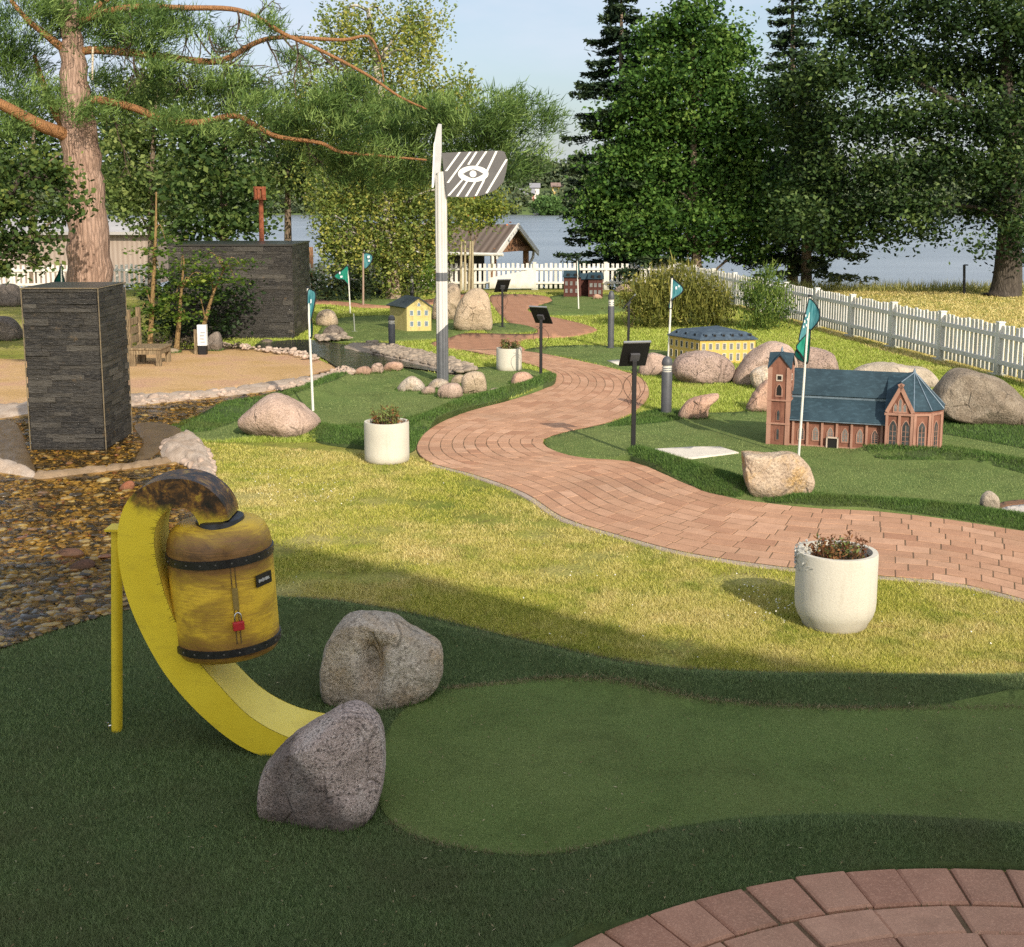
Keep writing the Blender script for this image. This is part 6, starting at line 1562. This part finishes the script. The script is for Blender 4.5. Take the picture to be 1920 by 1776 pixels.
# maple
YM = 35.2; mbl = [blob(1292+(a[0]-1295)*1.22, a[1], a[2]*1.2, a[3], YM+RNG.uniform(-.6, .6)) for a in ((1240, 70, 45, 40), (1360, 80, 40, 40), (1300, 25, 45, 40), (1300, 85, 80, 55), (1270, 150, 90, 60), (1345, 150, 70, 60), (1235, 235, 95, 65), (1330, 235, 95, 70), (1395, 250, 50, 60), (1205, 320, 85, 65), (1300, 320, 100, 70), (1390, 340, 65, 60), (1185, 400, 75, 55), (1270, 410, 90, 55), (1360, 420, 85, 50), (1430, 400, 40, 40), (1230, 455, 70, 30), (1310, 465, 80, 25), (1390, 465, 40, 22))]
tk = [At(1308, 540, YM), At(1306, 480, YM), At(1302, 380, YM), At(1300, 200, YM), At(1300, 60, YM)]
tree('maple_tree', 'bright green dense leafy maple behind the back fence corner', G(1308, 541), tk, .16, limbs_to([Vector(p) for p in tk], mbl, .05), crown(mbl, 32, .21, 38, .125, .35, .75), LF('maple_leaves', (.018, .055, .010), (.076, .165, .028), (.20, .31, .06), .3), B_MID)
# oak
YO = 32.5; obl = [blob(*a, YO+RNG.uniform(-1.2, .8)) for a in ((1860, 30, 110, 70), (1720, 20, 120, 60), (1590, 40, 90, 60), (1900, 130, 80, 70), (1790, 130, 110, 60), (1660, 130, 110, 55), (1540, 140, 80, 50), (1870, 230, 90, 55), (1740, 220, 110, 48), (1610, 230, 110, 48), (1510, 250, 70, 45), (1880, 320, 80, 50), (1760, 310, 90, 45), (1640, 320, 110, 45), (1530, 335, 85, 50), (1850, 390, 60, 35), (1720, 390, 80, 35), (1600, 400, 90, 40), (1500, 415, 60, 40), (1660, 432, 60, 22), (1560, 445, 60, 22), (1745, 425, 40, 20), (1905, 420, 30, 60), (1840, 455, 22, 18), (1915, 480, 20, 40), (1960, 250, 80, 120), (1960, 60, 80, 100), (1480, 180, 50, 60))]
tk = [At(1884, 556, YO), At(1889, 520, YO), At(1893, 440, YO), At(1895, 330, YO), At(1890, 200, YO), At(1880, 60, YO)]
tree('oak_tree', 'huge dark spreading oak on the right behind the fence', G(1886, 552), tk, .42, [([At(1893, 400, YO), At(1850, 330, YO), At(1780, 280, YO-.3), At(1700, 250, YO-.5)], .16), ([At(1894, 340, YO), At(1840, 240, YO+.3), At(1790, 150, YO+.5)], .14), ([At(1892, 300, YO), At(1920, 200, YO), At(1950, 120, YO)], .14), ([At(1890, 430, YO), At(1850, 395, YO), At(1780, 385, YO), At(1690, 390, YO)], .08), ([At(1880, 240, YO), At(1750, 170, YO), At(1650, 120, YO)], .11)], crown(obl, 22, .27, 52, .13, .35, .6, 1.9), LF('oak_leaves', (.008, .022, .006), (.036, .075, .018), (.15, .215, .06), .28), B_DK)  # bright top tint stop paints sunlit highlights into the oak leaf clumps
# broadleaf at the far left, partly in front of the pine
YA = 19.0; abl = [blob(*a, YA) for a in ((40, 320, 80, 40), (100, 345, 55, 40), (20, 385, 60, 40), (85, 405, 50, 30), (30, 450, 55, 30), (95, 455, 35, 22), (70, 495, 40, 14), (135, 385, 25, 16), (10, 500, 30, 20), (-30, 400, 60, 100))]
tk = [At(-60, 640, YA), At(-40, 500, YA), At(0, 400, YA), At(40, 330, YA)]
tree('hornbeam_tree', 'dark leafy tree at the left edge in front of the pine trunk', (tk[0].x, YA, 0), tk, .12, limbs_to([Vector(p) for p in tk], abl, .03), crown(abl, 52, .13, 28, .09, .3, .7), LF('hornbeam_leaves', (.022, .05, .012), (.07, .12, .028), (.20, .24, .05), .3), B_DK)
# background broadleaf trees behind pine and wall
BGT = 'leafy trees behind the slate wall'
M_BG1 = LF('bg_leaves_olive', (.06, .10, .025), (.17, .24, .065), (.38, .43, .14), .4); M_BG2 = LF('bg_leaves_dark', (.025, .058, .015), (.085, .145, .035), (.22, .29, .075), .35)
for lab, px, Y, bl, mt in (('olive green tree filling the gap right of the pine trunk', 285, 30, ((260, 200, 70, 50), (320, 250, 80, 60), (250, 290, 70, 60), (330, 340, 80, 50), (240, 370, 50, 50), (300, 160, 60, 40), (300, 410, 60, 30)), M_BG1),
                           ('dark green tree behind the wall left of the torch pole', 420, 28, ((420, 270, 80, 50), (390, 330, 80, 50), (450, 360, 70, 50), (400, 410, 90, 35), (470, 420, 50, 30), (360, 230, 50, 40), (350, 440, 60, 20)), M_BG2),
                           ('light olive tree right of the torch pole by the lake', 540, 33, ((530, 300, 55, 40), (500, 345, 50, 40), (555, 345, 36, 30), (480, 250, 60, 40), (545, 240, 50, 40)), M_BG1),
                           ('shady tree at the far left behind the pine limbs', 60, 34, ((40, 250, 90, 60), (-20, 330, 80, 80), (100, 300, 50, 50), (215, 330, 40, 90), (210, 240, 40, 60)), M_BG2)):
    bs = [blob(*a, Y+RNG.uniform(-.6, .6)) for a in bl]; b = At(px, 560, Y); tk = [Vector((b.x, Y, min(0, b.z)-.3)), At(px, 450, Y), At(px, 330, Y), At(px+5, 220, Y)]
    tree('leafy_tree', lab, (b.x, Y, 0), tk, .13, limbs_to([Vector(p) for p in tk], bs, .04), crown(bs, 25, .2, 30, .14, .3, .65), mt, B_MID, BGT)
# young saplings before the slate wall
YS_ = 20.2
SAPB = bark('sapling_bark', (.26, .16, .07), (.40, .27, .12), None, 2)
M_SAP = LF('sapling_leaves', (.035, .085, .012), (.12, .20, .028), (.30, .36, .06), .4)
for k, (lab, stem, bl) in enumerate((('tall sapling with orange brown stem between bench and wall', [(281, 650), (285, 580), (289, 500), (292, 430), (293, 360)], ((285, 470, 50, 14), (300, 510, 55, 16), (265, 540, 45, 16), (290, 575, 55, 16), (280, 615, 45, 14), (262, 590, 30, 14), (310, 450, 40, 12))),
                                     ('slender sapling in the middle before the black wall', [(331, 655), (336, 600), (340, 545), (345, 490)], ((340, 500, 55, 14), (360, 530, 60, 16), (330, 560, 50, 14), (350, 595, 45, 14), (385, 515, 40, 12))),
                                     ('low leafy sapling reaching right across the slate wall', [(372, 650), (385, 600), (400, 550), (420, 505)], ((410, 500, 55, 12), (450, 495, 50, 9), (395, 530, 60, 14), (440, 525, 45, 10), (370, 560, 50, 14), (380, 480, 45, 11))))):
    bs = [blob(x, y, rx, ry, YS_+k*.25, .5) for x, y, rx, ry in bl]; tk = [At(x, y, YS_+k*.25) for x, y in stem]
    tree('sapling', lab, (tk[0].x, tk[0].y, 0), tk, .045, limbs_to([Vector(p) for p in tk], bs, .012), crown(bs, 70, .09, 16, .075, .75, .7, 1.6, .35), M_SAP, SAPB, 'young saplings in front of the slate wall')
# dark undergrowth between saplings and wall
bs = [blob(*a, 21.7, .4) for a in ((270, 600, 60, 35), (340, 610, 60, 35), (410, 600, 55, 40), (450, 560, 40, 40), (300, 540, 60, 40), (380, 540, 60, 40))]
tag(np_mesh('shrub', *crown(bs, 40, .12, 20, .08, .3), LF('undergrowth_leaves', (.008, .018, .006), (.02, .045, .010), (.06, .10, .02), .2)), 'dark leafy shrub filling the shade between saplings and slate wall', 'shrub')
bs = [blob(*a, G(100, 655).y, .2) for a in ((305, 640, 14, 14), (330, 645, 14, 12), (355, 640, 16, 16), (425, 650, 14, 8), (440, 645, 10, 8))]
tag(np_mesh('flower_bed', *crown(bs, 240, .05, 14, .05, .2), LF('bed_leaves', (.02, .018, .014), (.07, .055, .035), (.26, .22, .17), .2)), 'low dry flower bed at the edge of the gravel yard', 'plant', kind='stuff')
# shrubs
def upshrub(name, label, cat, blobs, n, h, w, lean, mat, stems=None, group=None):
    P = []; T = []
    for c, r in blobs:
        k = int(n*r[0]*r[2]); d = RNG.normal(size=(k, 3)); d /= np.linalg.norm(d, axis=1, keepdims=True); d *= RNG.uniform(.15, 1, k)[:, None]**.5
        cl = np.sin(d[:, 0]*9+c[0]*3)*np.cos(d[:, 2]*7+d[:, 1]*5); P.append(c+d*r); T.append(np.clip(.42+.25*cl+.2*d[:, 2]+.15*RNG.normal(size=k), 0, 1))
    P = np.concatenate(P); T = np.concatenate(T)
    V, F_, t = blades(P, np.full(len(P), h)*RNG.uniform(.6, 1.3, len(P)), np.full(len(P), w), lean, T)
    b = blobs[0][0]; o = thing(name, label, cat, (b[0], b[1], 0), group); np_mesh('foliage', V, F_, t, mat, o)
    np_mesh('leaves', *crown(blobs, 75, .11, 20, .065, .1, .5, 1.8, .8), mat, o)
    if stems: stems.build('stem', B_MID, o)
M_JUN = LF('juniper_foliage', (.05, .065, .014), (.19, .20, .04), (.40, .36, .09), .35); M_JUN2 = LF('juniper_green', (.03, .07, .012), (.13, .20, .035), (.30, .37, .08), .35)
YJ = 24.5
def bl_(L, Y): return [blob(*a, Y+RNG.uniform(-.2, .2), .5) for a in L]
upshrub('tall_shrub', 'wide olive brown feathery shrub left of the round green bush', 'shrub', bl_(((1225, 590, 50, 45), (1200, 560, 40, 36), (1235, 540, 30, 36), (1285, 545, 40, 40), (1330, 560, 40, 46), (1215, 555, 35, 30), (1265, 560, 45, 50), (1300, 580, 40, 45), (1345, 590, 35, 45), (1262, 512, 9, 26), (1295, 520, 9, 26), (1280, 518, 7, 20), (1240, 522, 8, 18), (1312, 535, 8, 24), (1345, 545, 7, 22), (1235, 530, 16, 20), (1190, 570, 25, 20), (1325, 560, 14, 26), (1360, 560, 14, 26)), YJ), 1500, .26, .022, .5, M_JUN)
upshrub('round_bush', 'round bright green bush beside the diagonal fence', 'shrub', bl_(((1430, 580, 48, 42), (1445, 540, 32, 34), (1410, 550, 28, 32), (1465, 575, 26, 34), (1440, 512, 16, 18), (1420, 615, 38, 22)), YJ-.4), 1500, .20, .024, .6, M_JUN2)
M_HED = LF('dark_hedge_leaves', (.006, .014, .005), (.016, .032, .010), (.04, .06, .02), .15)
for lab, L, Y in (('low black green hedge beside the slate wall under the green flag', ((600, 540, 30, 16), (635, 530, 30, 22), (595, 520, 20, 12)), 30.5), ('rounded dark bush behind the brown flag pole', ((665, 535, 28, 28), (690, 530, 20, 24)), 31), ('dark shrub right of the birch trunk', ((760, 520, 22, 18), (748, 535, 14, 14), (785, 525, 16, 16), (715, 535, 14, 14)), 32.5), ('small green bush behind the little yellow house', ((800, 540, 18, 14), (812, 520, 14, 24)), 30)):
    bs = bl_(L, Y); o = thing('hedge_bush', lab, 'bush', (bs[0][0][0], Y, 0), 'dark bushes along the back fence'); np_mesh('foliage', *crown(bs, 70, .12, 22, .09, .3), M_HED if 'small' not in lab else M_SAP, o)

# ------------------------------------------------------------------ planter plants
def planter_plant(i, label, ncol, hmax, silver=False):
    b, r, h = PLN[i]; zt_ = h-.045; t = thing('potted_plant', label, 'plant', (b.x, b.y, zt_), 'dry plants in the concrete planters'); m = MB(); P = []; T = []
    for k in range(46):
        a = random.uniform(0, 2*math.pi); q = r*.66*math.sqrt(random.random()); hh = hmax*random.uniform(.4, 1); x = b.x+q*math.cos(a)+r*.05; y = b.y+q*math.sin(a)
        tip = Vector((x+random.uniform(-.04, .04), y+random.uniform(-.04, .04), zt_+hh)); limb(m, [(x, y, zt_-.01), tip], .003, .0012, 4)
        c = random.choices((.1, .35, .85), ncol)[0]
        for _ in range(14): f = random.uniform(.15, 1.05); P.append(Vector((x, y, zt_)).lerp(tip, f)+Vector((random.gauss(0, .016), random.gauss(0, .016), random.gauss(0, .008)))); T.append(min(1, max(0, c+random.gauss(0, .1))))
    m.build('stem', bark('dry_stem', (.14, .07, .03), (.25, .14, .06), None, 6), t)
    np_mesh('leaves', *leaves(np.array(P), np.full(len(P), .030 if i == 0 else .036), np.array(T), .1, .45), foliage('planter_leaves', [(0, (.12, .045, .02)), (.4, (.26, .12, .045)), (.7, (.16, .17, .05)), (1, (.19, .25, .07))], .25), t)
    if silver:
        P = []
        for k in range(130):
            a = math.pi+random.gauss(-.1, .42); d = random.random(); z = h+.012-.19*max(0, d-.35); q = r*(.78+.23*min(1, d/.35)) if d < .35 else r*1.02
            P.append((b.x+q*math.cos(a), b.y+q*math.sin(a), z+random.gauss(0, .008)))
        np_mesh('trailing_leaves', *leaves(np.array(P), np.full(len(P), .020), RNG.uniform(0, 1, len(P)), 0, .7), foliage('silver_leaves', [(0, (.30, .31, .29)), (1, (.62, .62, .58))], .2), t)
planter_plant(0, 'dry reddish plant with silver trailing leaves in the nearest planter', (.35, .25, .45), .13, True)
planter_plant(1, 'straw coloured bushy plant in the middle planter', (.1, .35, .6), .20)
planter_plant(2, 'small green plant in the farthest planter', (.1, .2, .7), .17)

# ------------------------------------------------------------------ stones of the stream (too many to count)
ico = bmesh.new(); bmesh.ops.create_icosphere(ico, subdivisions=2, radius=1); ICO_V = np.array([v.co[:] for v in ico.verts]); ICO_F = np.array([[v.index for v in f.verts] for f in ico.faces]); ico.free()
def stones(name, px, size, flat, mat, zoff=.008, kindlabel=None):
    P = Gn(px[:, 0], px[:, 1]); n = len(P); s = size*RNG.lognormal(0, .33, n); nv = len(ICO_V)
    A = RNG.normal(size=(n, 3, 3)); Qm, _ = np.linalg.qr(A); Vb = ICO_V[None]*(1+.0*RNG.normal(size=(n, nv, 1)))
    sc = np.stack([s*RNG.uniform(.7, 1.35, n), s*RNG.uniform(.6, 1.0, n), s*RNG.uniform(.5, .9, n)], 1)*.5
    V = np.einsum('nij,nvj->nvi', Qm, Vb*sc[:, None, :]); V *= 1+.10*np.sin(V[:, :, :1]*180+np.arange(n)[:, None, None]); V[:, :, 2] *= flat
    V[:, :, 0] += P[:, 0:1]; V[:, :, 1] += P[:, 1:2]; V[:, :, 2] += (zoff+s*.22*flat)[:, None]
    F_ = (ICO_F[None]+(np.arange(n)*nv)[:, None, None]).reshape(-1, 3); T = np.repeat(RNG.uniform(0, 1, n), nv)
    o = np_mesh(name, V.reshape(-1, 3), F_, T, mat, None, True); return o
def m_pebble():
    t = NT('wet_pebbles'); p = t.pos()
    c = t.ramp(t.attr(), [(0, (.014, .011, .007)), (.3, (.055, .036, .012)), (.45, (.26, .165, .04)), (.62, (.44, .30, .085)), (.75, (.09, .055, .02)), (.87, (.52, .38, .13)), (.95, (.22, .075, .03)), (1, (.26, .19, .10))])
    c = t.mix(t.ramp(t.noise(p, 30, 5, .7), [(.45, 0), (.7, .6)]), c, (.07, .055, .03))
    c = t.mix(.22, c, (.03, .02, .006)); t.principled(c, .22, 0, t.bump(t.noise(p, 60, 4), .3, .01), .5); return t.m
bedS = SPL['bed']; notin = [SPL[k] for k in ('rimL', 'rimR', 'lip', 'basinL', 'basinR', 'wallL', 'slopeL', 'turfC', 'roughA')]
o = stones('pebbles', sample_px(16000, [bedS], [e for e in notin if e is not SPL['slopeL']]), .043, .42, m_pebble()); tag(o, 'wet tan and dark pebbles covering the stream bed', 'pebbles', kind='stuff')
cob = [np.array(p, float) for p in ([(690, 648), (760, 658), (860, 684), (880, 694), (845, 700), (780, 684), (700, 666)], [(820, 690), (880, 688), (895, 700), (860, 706)], [(590, 636), (640, 632), (660, 640), (600, 646)])]
o = stones('cobbles', sample_px(1900, cob), .07, .6, paint('cobble_stone', (.33, .265, .2), .85, 0, .45, 9, .3), .05); tag(o, 'pale cobbles lining the upper stream bank', 'cobbles', kind='stuff')
rimc = [np.array(p, float) for p in ([(300, 845), (330, 826), (375, 832), (395, 860), (405, 905), (385, 905), (350, 878)], [(640, 690), (670, 700), (640, 716), (520, 738), (500, 734), (600, 712)], [(420, 648), (560, 662), (600, 676), (590, 680), (540, 668), (420, 654)], [(480, 738), (400, 750), (250, 764), (250, 752), (380, 742)])]
o = stones('bank_stones', sample_px(1100, rimc), .06, .7, paint('pink_bank_stone', (.46, .35, .27), .85, 0, .4, 9, .3), .03); tag(o, 'small pinkish stones along the edges of the stream', 'stones', kind='stuff')

# ------------------------------------------------------------------ grass and turf
far = At
def grass(name, label, polys, excl, n, h, w, lean, mat, minpx=.75, z=0.0, tfn=None, relief=True, thin=0):
    q = sample_px(n, polys, excl); P2 = Gn(q[:, 0], q[:, 1])
    k = np.hypot(P2[:, 0]-PAVE[0].x, P2[:, 1]-PAVE[0].y) > PAVE[1]-.004
    if thin:      # worn patches
        x_, y_ = P2[:, 0], P2[:, 1]; f = np.sin(x_*2.3+1.7*np.sin(y_*1.9))*np.sin(y_*3.1+1.3*np.sin(x_*2.7+1))+.5*np.sin(x_*7.1+y_*5.3)*np.sin(y_*9.7-x_*4.1)
        k &= RNG.uniform(0, 1, len(P2)) > thin*np.clip(f*1.2-.25, 0, 1)
    P2 = P2[k]; d = np.hypot(P2[:, 0], P2[:, 1])
    zz = (H(P2[:, 0], P2[:, 1]) if relief else np.zeros(len(P2)))+z
    P = np.column_stack([P2, zz]); ww = np.maximum(w, minpx*d/(FPX*.533))
    T = RNG.uniform(0, 1, len(P)) if tfn is None else tfn(P)
    hh = h(P) if callable(h) else np.full(len(P), h)
    V, F_, T = blades(P, hh*RNG.uniform(.6, 1.3, len(P)), ww, lean, T)
    o = np_mesh(name, V, F_, T, mat); tag(o, label, 'grass', kind='stuff'); return o
M_TB = foliage('turf_blades', [(0, (.06, .092, .032)), (.5, (.155, .22, .08)), (.9, (.25, .33, .13)), (1, (.26, .28, .14))], .25, (1.6, (.15, .165, .075), .45, .75))
M_TBS = foliage('turf_blades_light', [(0, (.035, .08, .014)), (.5, (.09, .17, .034)), (1, (.16, .26, .06))], .25, (1.3, (.12, .14, .04), .5, .8))
M_TG = foliage('green_blades', [(0, (.17, .215, .07)), (.5, (.27, .335, .115)), (.92, (.325, .39, .14)), (1, (.32, .33, .16))], .25, (1.1, (.19, .20, .075), .45, .75))
def m_lawnblades(name='lawn_blades', lo=.46, hi=.62, gsc=1.0):
    t = NT(name); p = t.pos(); f = t.attr()
    g = t.ramp(f, [(0, (.17*gsc, .21, .025)), (.5, (.43*gsc, .42, .075)), (1, (.66*gsc, .59, .17))]); s = t.ramp(f, [(0, (.34, .24, .08)), (.5, (.68, .54, .21)), (1, (.80, .70, .36))])
    a = t.noise(p, .8, 7, .66, .4); b_ = t.noise(p, 3.1, 5, .65)
    c = t.mix(t.ramp(t.math('ADD', t.math('MULTIPLY', a, .7), t.math('MULTIPLY', b_, .3)), [(lo, 0), (hi, .9)]), g, s)
    c = t.mix(t.ramp(t.noise(t.mapping(p, rot=(0, 0, 1)), 2.7, 7, .7, .5), [(.52, 0), (.66, .8)]), c, t.ramp(f, [(0, (.09, .13, .015)), (.6, (.22, .29, .035)), (1, (.34, .38, .07))]))
    c = t.mix(t.ramp(t.noise(t.mapping(p, (1, 1.6, 1), (0, 0, 2)), 3.6, 7, .75, .3), [(.61, 0), (.70, .75)]), c, (.20, .125, .065))
    d = t.n('ShaderNodeBsdfDiffuse'); tr = t.n('ShaderNodeBsdfTranslucent'); t.l(c, d.inputs[0]); t.l(c, tr.inputs[0]); m = t.n('ShaderNodeMixShader'); m.inputs[0].default_value = .15
    t.l(d.outputs[0], m.inputs[1]); t.l(tr.outputs[0], m.inputs[2]); t.l(m.outputs[0], t.out.inputs[0]); return t.m
M_LB = m_lawnblades('lawn_blades', .44, .62); M_LB2 = m_lawnblades('lawn_blades_green', .54, .76, .82)
pave_px = np.array([(1040, 1800)]+[tuple(p) for p in spline(fc, 3)]+[(2200, 1950), (1000, 1950)], float)
grass('turf_pile', 'dark green artificial turf pile round the near hole', [SPL['roughA']], [SPL['greenA']], 400000, .018, .0026, 1.3, M_TB, .75, .004)
grass('turf_pile', 'short light pile of the near putting green', [SPL['greenA']], [], 170000, .007, .0025, 1.2, M_TG, .8, .009)
RB = [SPL[k] for k in ('roughB1', 'roughB2', 'roughB3', 'roughB4', 'roughB5', 'roughC1', 'roughC2')]
for k, nn in (('roughB1', 16000), ('roughB2', 18000), ('roughB3', 12000), ('roughB4', 5000), ('roughB5', 20000), ('roughC1', 30000), ('roughC2', 12000)):
    grass('turf_pile', 'longer turf pile along the raised turf edges of the middle holes', [SPL[k]], [], nn, .030, .004, .9, M_TBS, .8, .010)
TF = [SPL[k] for k in ('turfB', 'turfC', 'turfD', 'turfE', 'turfF', 'turfG', 'turfI')]
grass('turf_pile', 'short pile of the sunlit putting greens beyond the lawn', TF, RB+[SPL['path']], 90000, .010, .004, 1.0, M_TG, .7, .009)
NOL = [SPL[k] for k in ('roughA', 'turfB', 'turfC', 'turfD', 'turfE', 'turfF', 'turfG', 'turfI', 'bed', 'pond', 'yard', 'rimL', 'rimR', 'path', 'pathU', 'pathW', 'rimU')]
lawn_near = np.array([(380, 830), (800, 860), (1000, 930), (1300, 1040), (1980, 1120), (1980, 1290), (300, 1290), (300, 900)], float)
grass('lawn_grass', 'dry yellow green grass of the near lawn', [lawn_near], NOL, 330000, .022, .0026, 1.5, M_LB, .75, 0, None, True, .97)
lawn_far = np.array([(300, 549), (1990, 549), (1990, 830), (300, 830)], float)
fence_px = np.array([(1268, 543), (1532, 620), (1596, 640), (1668, 662), (1755, 684), (1866, 704), (2000, 745), (2000, 540), (1268, 540)], float)
grass('lawn_grass', 'sunlit grass of the lawns farther back', [lawn_far], NOL+[fence_px], 230000, .036, .004, 1.2, M_LB2, .8, 0)
grass('lawn_grass', 'sun dried grass of the lawn beyond the diagonal fence', [np.array([(1268, 546), (2000, 546), (2000, 760), (1268, 760)], float)], [p for p in [np.array([(300, 549), (1268, 545), (1532, 621), (1668, 663), (1755, 685), (1866, 705), (2000, 746), (2000, 900), (300, 900)], float)]], 60000, .04, .004, 1.2, m_lawnblades('lawn_blades_dry', .30, .48, 1.1), .8, 0)
lawn_mid = np.array([(400, 800), (1990, 800), (1990, 1000), (400, 1000)], float)
def fray(pts, n, w, label):
    q = spline(pts, 12); i = RNG.integers(0, len(q), n); q = q[i]+RNG.normal(size=(n, 2))*np.array([10, w]); P2 = Gn(q[:, 0], q[:, 1]); P = np.column_stack([P2, H(P2[:, 0], P2[:, 1])+.008])
    V, F_, T = blades(P, np.full(n, .014), np.full(n, .0035), 1.8, RNG.uniform(0, 1, n)); tag(np_mesh('frayed_edge', V, F_, T, foliage('frayed_turf', [(0, (.14, .11, .05)), (.6, (.26, .21, .11)), (1, (.40, .34, .20))], .1)), label, 'turf edge', kind='stuff')
fray([(850, 1293), (1000, 1285), (1150, 1301), (1300, 1325), (1500, 1337), (1700, 1339), (1960, 1337)], 4500, 2, 'frayed tan edge along the upper side of the near green')
fray([(735, 1545), (800, 1578), (900, 1600), (1020, 1606), (1120, 1590), (1250, 1562)], 700, 2, 'frayed tan edge along the lower left of the near green')
fray([(560, 1128), (640, 1130), (800, 1158), (1000, 1207), (1200, 1247), (1400, 1265), (1600, 1270), (1800, 1276), (1960, 1278)], 3000, 3, 'dry frayed edge where near turf meets the lawn')
tp_ = []
for o in [o for o in COL.objects if o.name.startswith('boulder')]:
    c = o.location; vs = np.array([v.co[:] for v in o.data.vertices]); g_ = vs[np.abs(vs[:, 2]+c.z-.015) < .03]
    if len(g_) < 8: continue
    k = int(min(420, 9000/max(5, c.y))); q = g_[RNG.integers(0, len(g_), k)][:, :2]; q = q*(1+RNG.uniform(-.01, .07, (k, 1))); tp_.append(np.column_stack([q+np.array([c.x, c.y]), np.zeros(k)+H(q[:, 0]+c.x, q[:, 1]+c.y)]))
P = np.concatenate(tp_); V, F_, T = blades(P, np.full(len(P), .045), np.maximum(.004, .8*P[:, 1]/1280), .9, RNG.uniform(0, 1, len(P)))
tag(np_mesh('grass_tufts', V, F_, T, M_TBS), 'longer grass growing against the feet of the boulders', 'grass', kind='stuff')
# weeds, clover flowers, reeds
grass('reeds', 'tall pale grass along the lake shore under the oak', [np.array([(1470, 538), (1600, 541), (1880, 541), (1990, 543), (1990, 549), (1470, 546)], float)], [], 2600, .26, .02, .6, LF('reed_grass', (.20, .21, .05), (.36, .36, .10), (.5, .46, .18)), .9, 0)
q = np.concatenate([sample_px(70, [np.array([(1380, 1090), (1480, 1130), (1500, 1170), (1440, 1180), (1380, 1130)], float)]), sample_px(150, [np.array([(440, 880), (640, 880), (700, 960), (480, 940)], float)]), sample_px(120, [lawn_near], NOL)])
P2 = Gn(q[:, 0], q[:, 1]); P = np.column_stack([P2, RNG.uniform(.02, .045, len(P2))])
tag(np_mesh('clover_flowers', *leaves(P, np.full(len(P), .010), RNG.uniform(0, 1, len(P)), .6, .9), paint('clover_white', (.75, .73, .66), .8)), 'tiny white clover flowers scattered over the lawn', 'flowers', kind='stuff')
q = sample_px(800, [SPL['greenA'], SPL['roughA']], [pave_px]); P2 = Gn(q[:, 0], q[:, 1]); P = np.column_stack([P2, H(P2[:, 0], P2[:, 1])+.018])
tag(np_mesh('dry_litter', *leaves(P, np.full(len(P), .018), RNG.uniform(0, 1, len(P)), .8, .22), foliage('dry_bits', [(0, (.18, .11, .05)), (.7, (.34, .26, .13)), (1, (.48, .42, .28))], .1)), 'bits of dry grass and fallen needles on the near turf', 'litter', kind='stuff')
for x, y, n in ((655, 1312, 16), (690, 1315, 10), (560, 1490, 0)):
    if n:
        g_ = G(x, y); P = np.array(g_)+RNG.normal(size=(n, 3))*np.array([.02, .01, 0]); V, F_, T = blades(P, np.full(n, .13), np.full(n, .012), .7, RNG.uniform(0, 1, n))
        tag(np_mesh('weed', V, F_, T, M_SAP), 'green weed tuft at the foot of the hollowed boulder' if x < 680 else 'thin grass tuft between the two near boulders', 'weed')
# moss and grass growing in the joints of the near paving
g0 = []; 
for k in range(2600):
    a = random.uniform(0, 2*math.pi); rr_ = PAVE[1]*random.choice((1.0, 1.0, 1-.245/PAVE[1], 1-.42/PAVE[1]))+random.gauss(0, .006); g0.append((PAVE[0].x+rr_*math.cos(a), PAVE[0].y+rr_*math.sin(a), .008))
P = np.array(g0); V, F_, T = blades(P, np.full(len(P), .02), np.full(len(P), .004), 1, RNG.uniform(0, 1, len(P))); tag(np_mesh('joint_moss', V, F_, T, M_TB), 'thin moss in the joints of the near paving', 'moss', kind='stuff')

# ------------------------------------------------------------------ far wooded shore
bs = []
for k in range(760):
    x = RNG.uniform(-280, 280); Y = RNG.choice([492, 505, 525, 550, 590]); px = CXP+x/Y*FPX
    if 972 < px < 1062 and Y < 540 and RNG.uniform() < .93: continue
    zb_ = -2.0 if Y < 500 else (0 if Y < 510 else 4 if Y < 530 else 8); hh = RNG.uniform(4, 8)*(1.2 if Y > 520 else .8)
    bs.append((np.array([x, Y, zb_+hh*.7-1.5]), np.array([RNG.uniform(3, 6.5), 3, hh])))
tag(np_mesh('far_forest', *crown(bs, .5, 1.1, 9, 1.9, .2, .8), LF('far_leaves_hazed', (.06, .085, .05), (.11, .15, .075), (.19, .22, .11), .1)), 'hazy green trees along the far shore of the lake', 'trees', kind='stuff')  # leaf colours paled so distance haze is painted into the foliage
b = [(np.array(At(1027, 386, 470)), np.array([5.2, 4, 3.4])), (np.array(At(1036, 391, 470)), np.array([4.2, 4, 2.4]))]
tag(np_mesh('shore_bush', *crown(b, 4, .7, 14, 1.1, .2, .8), LF('shore_leaves', (.05, .10, .03), (.10, .19, .05), (.18, .28, .08))), 'rounded bright green bush on the far shore beside the jetty', 'bush')
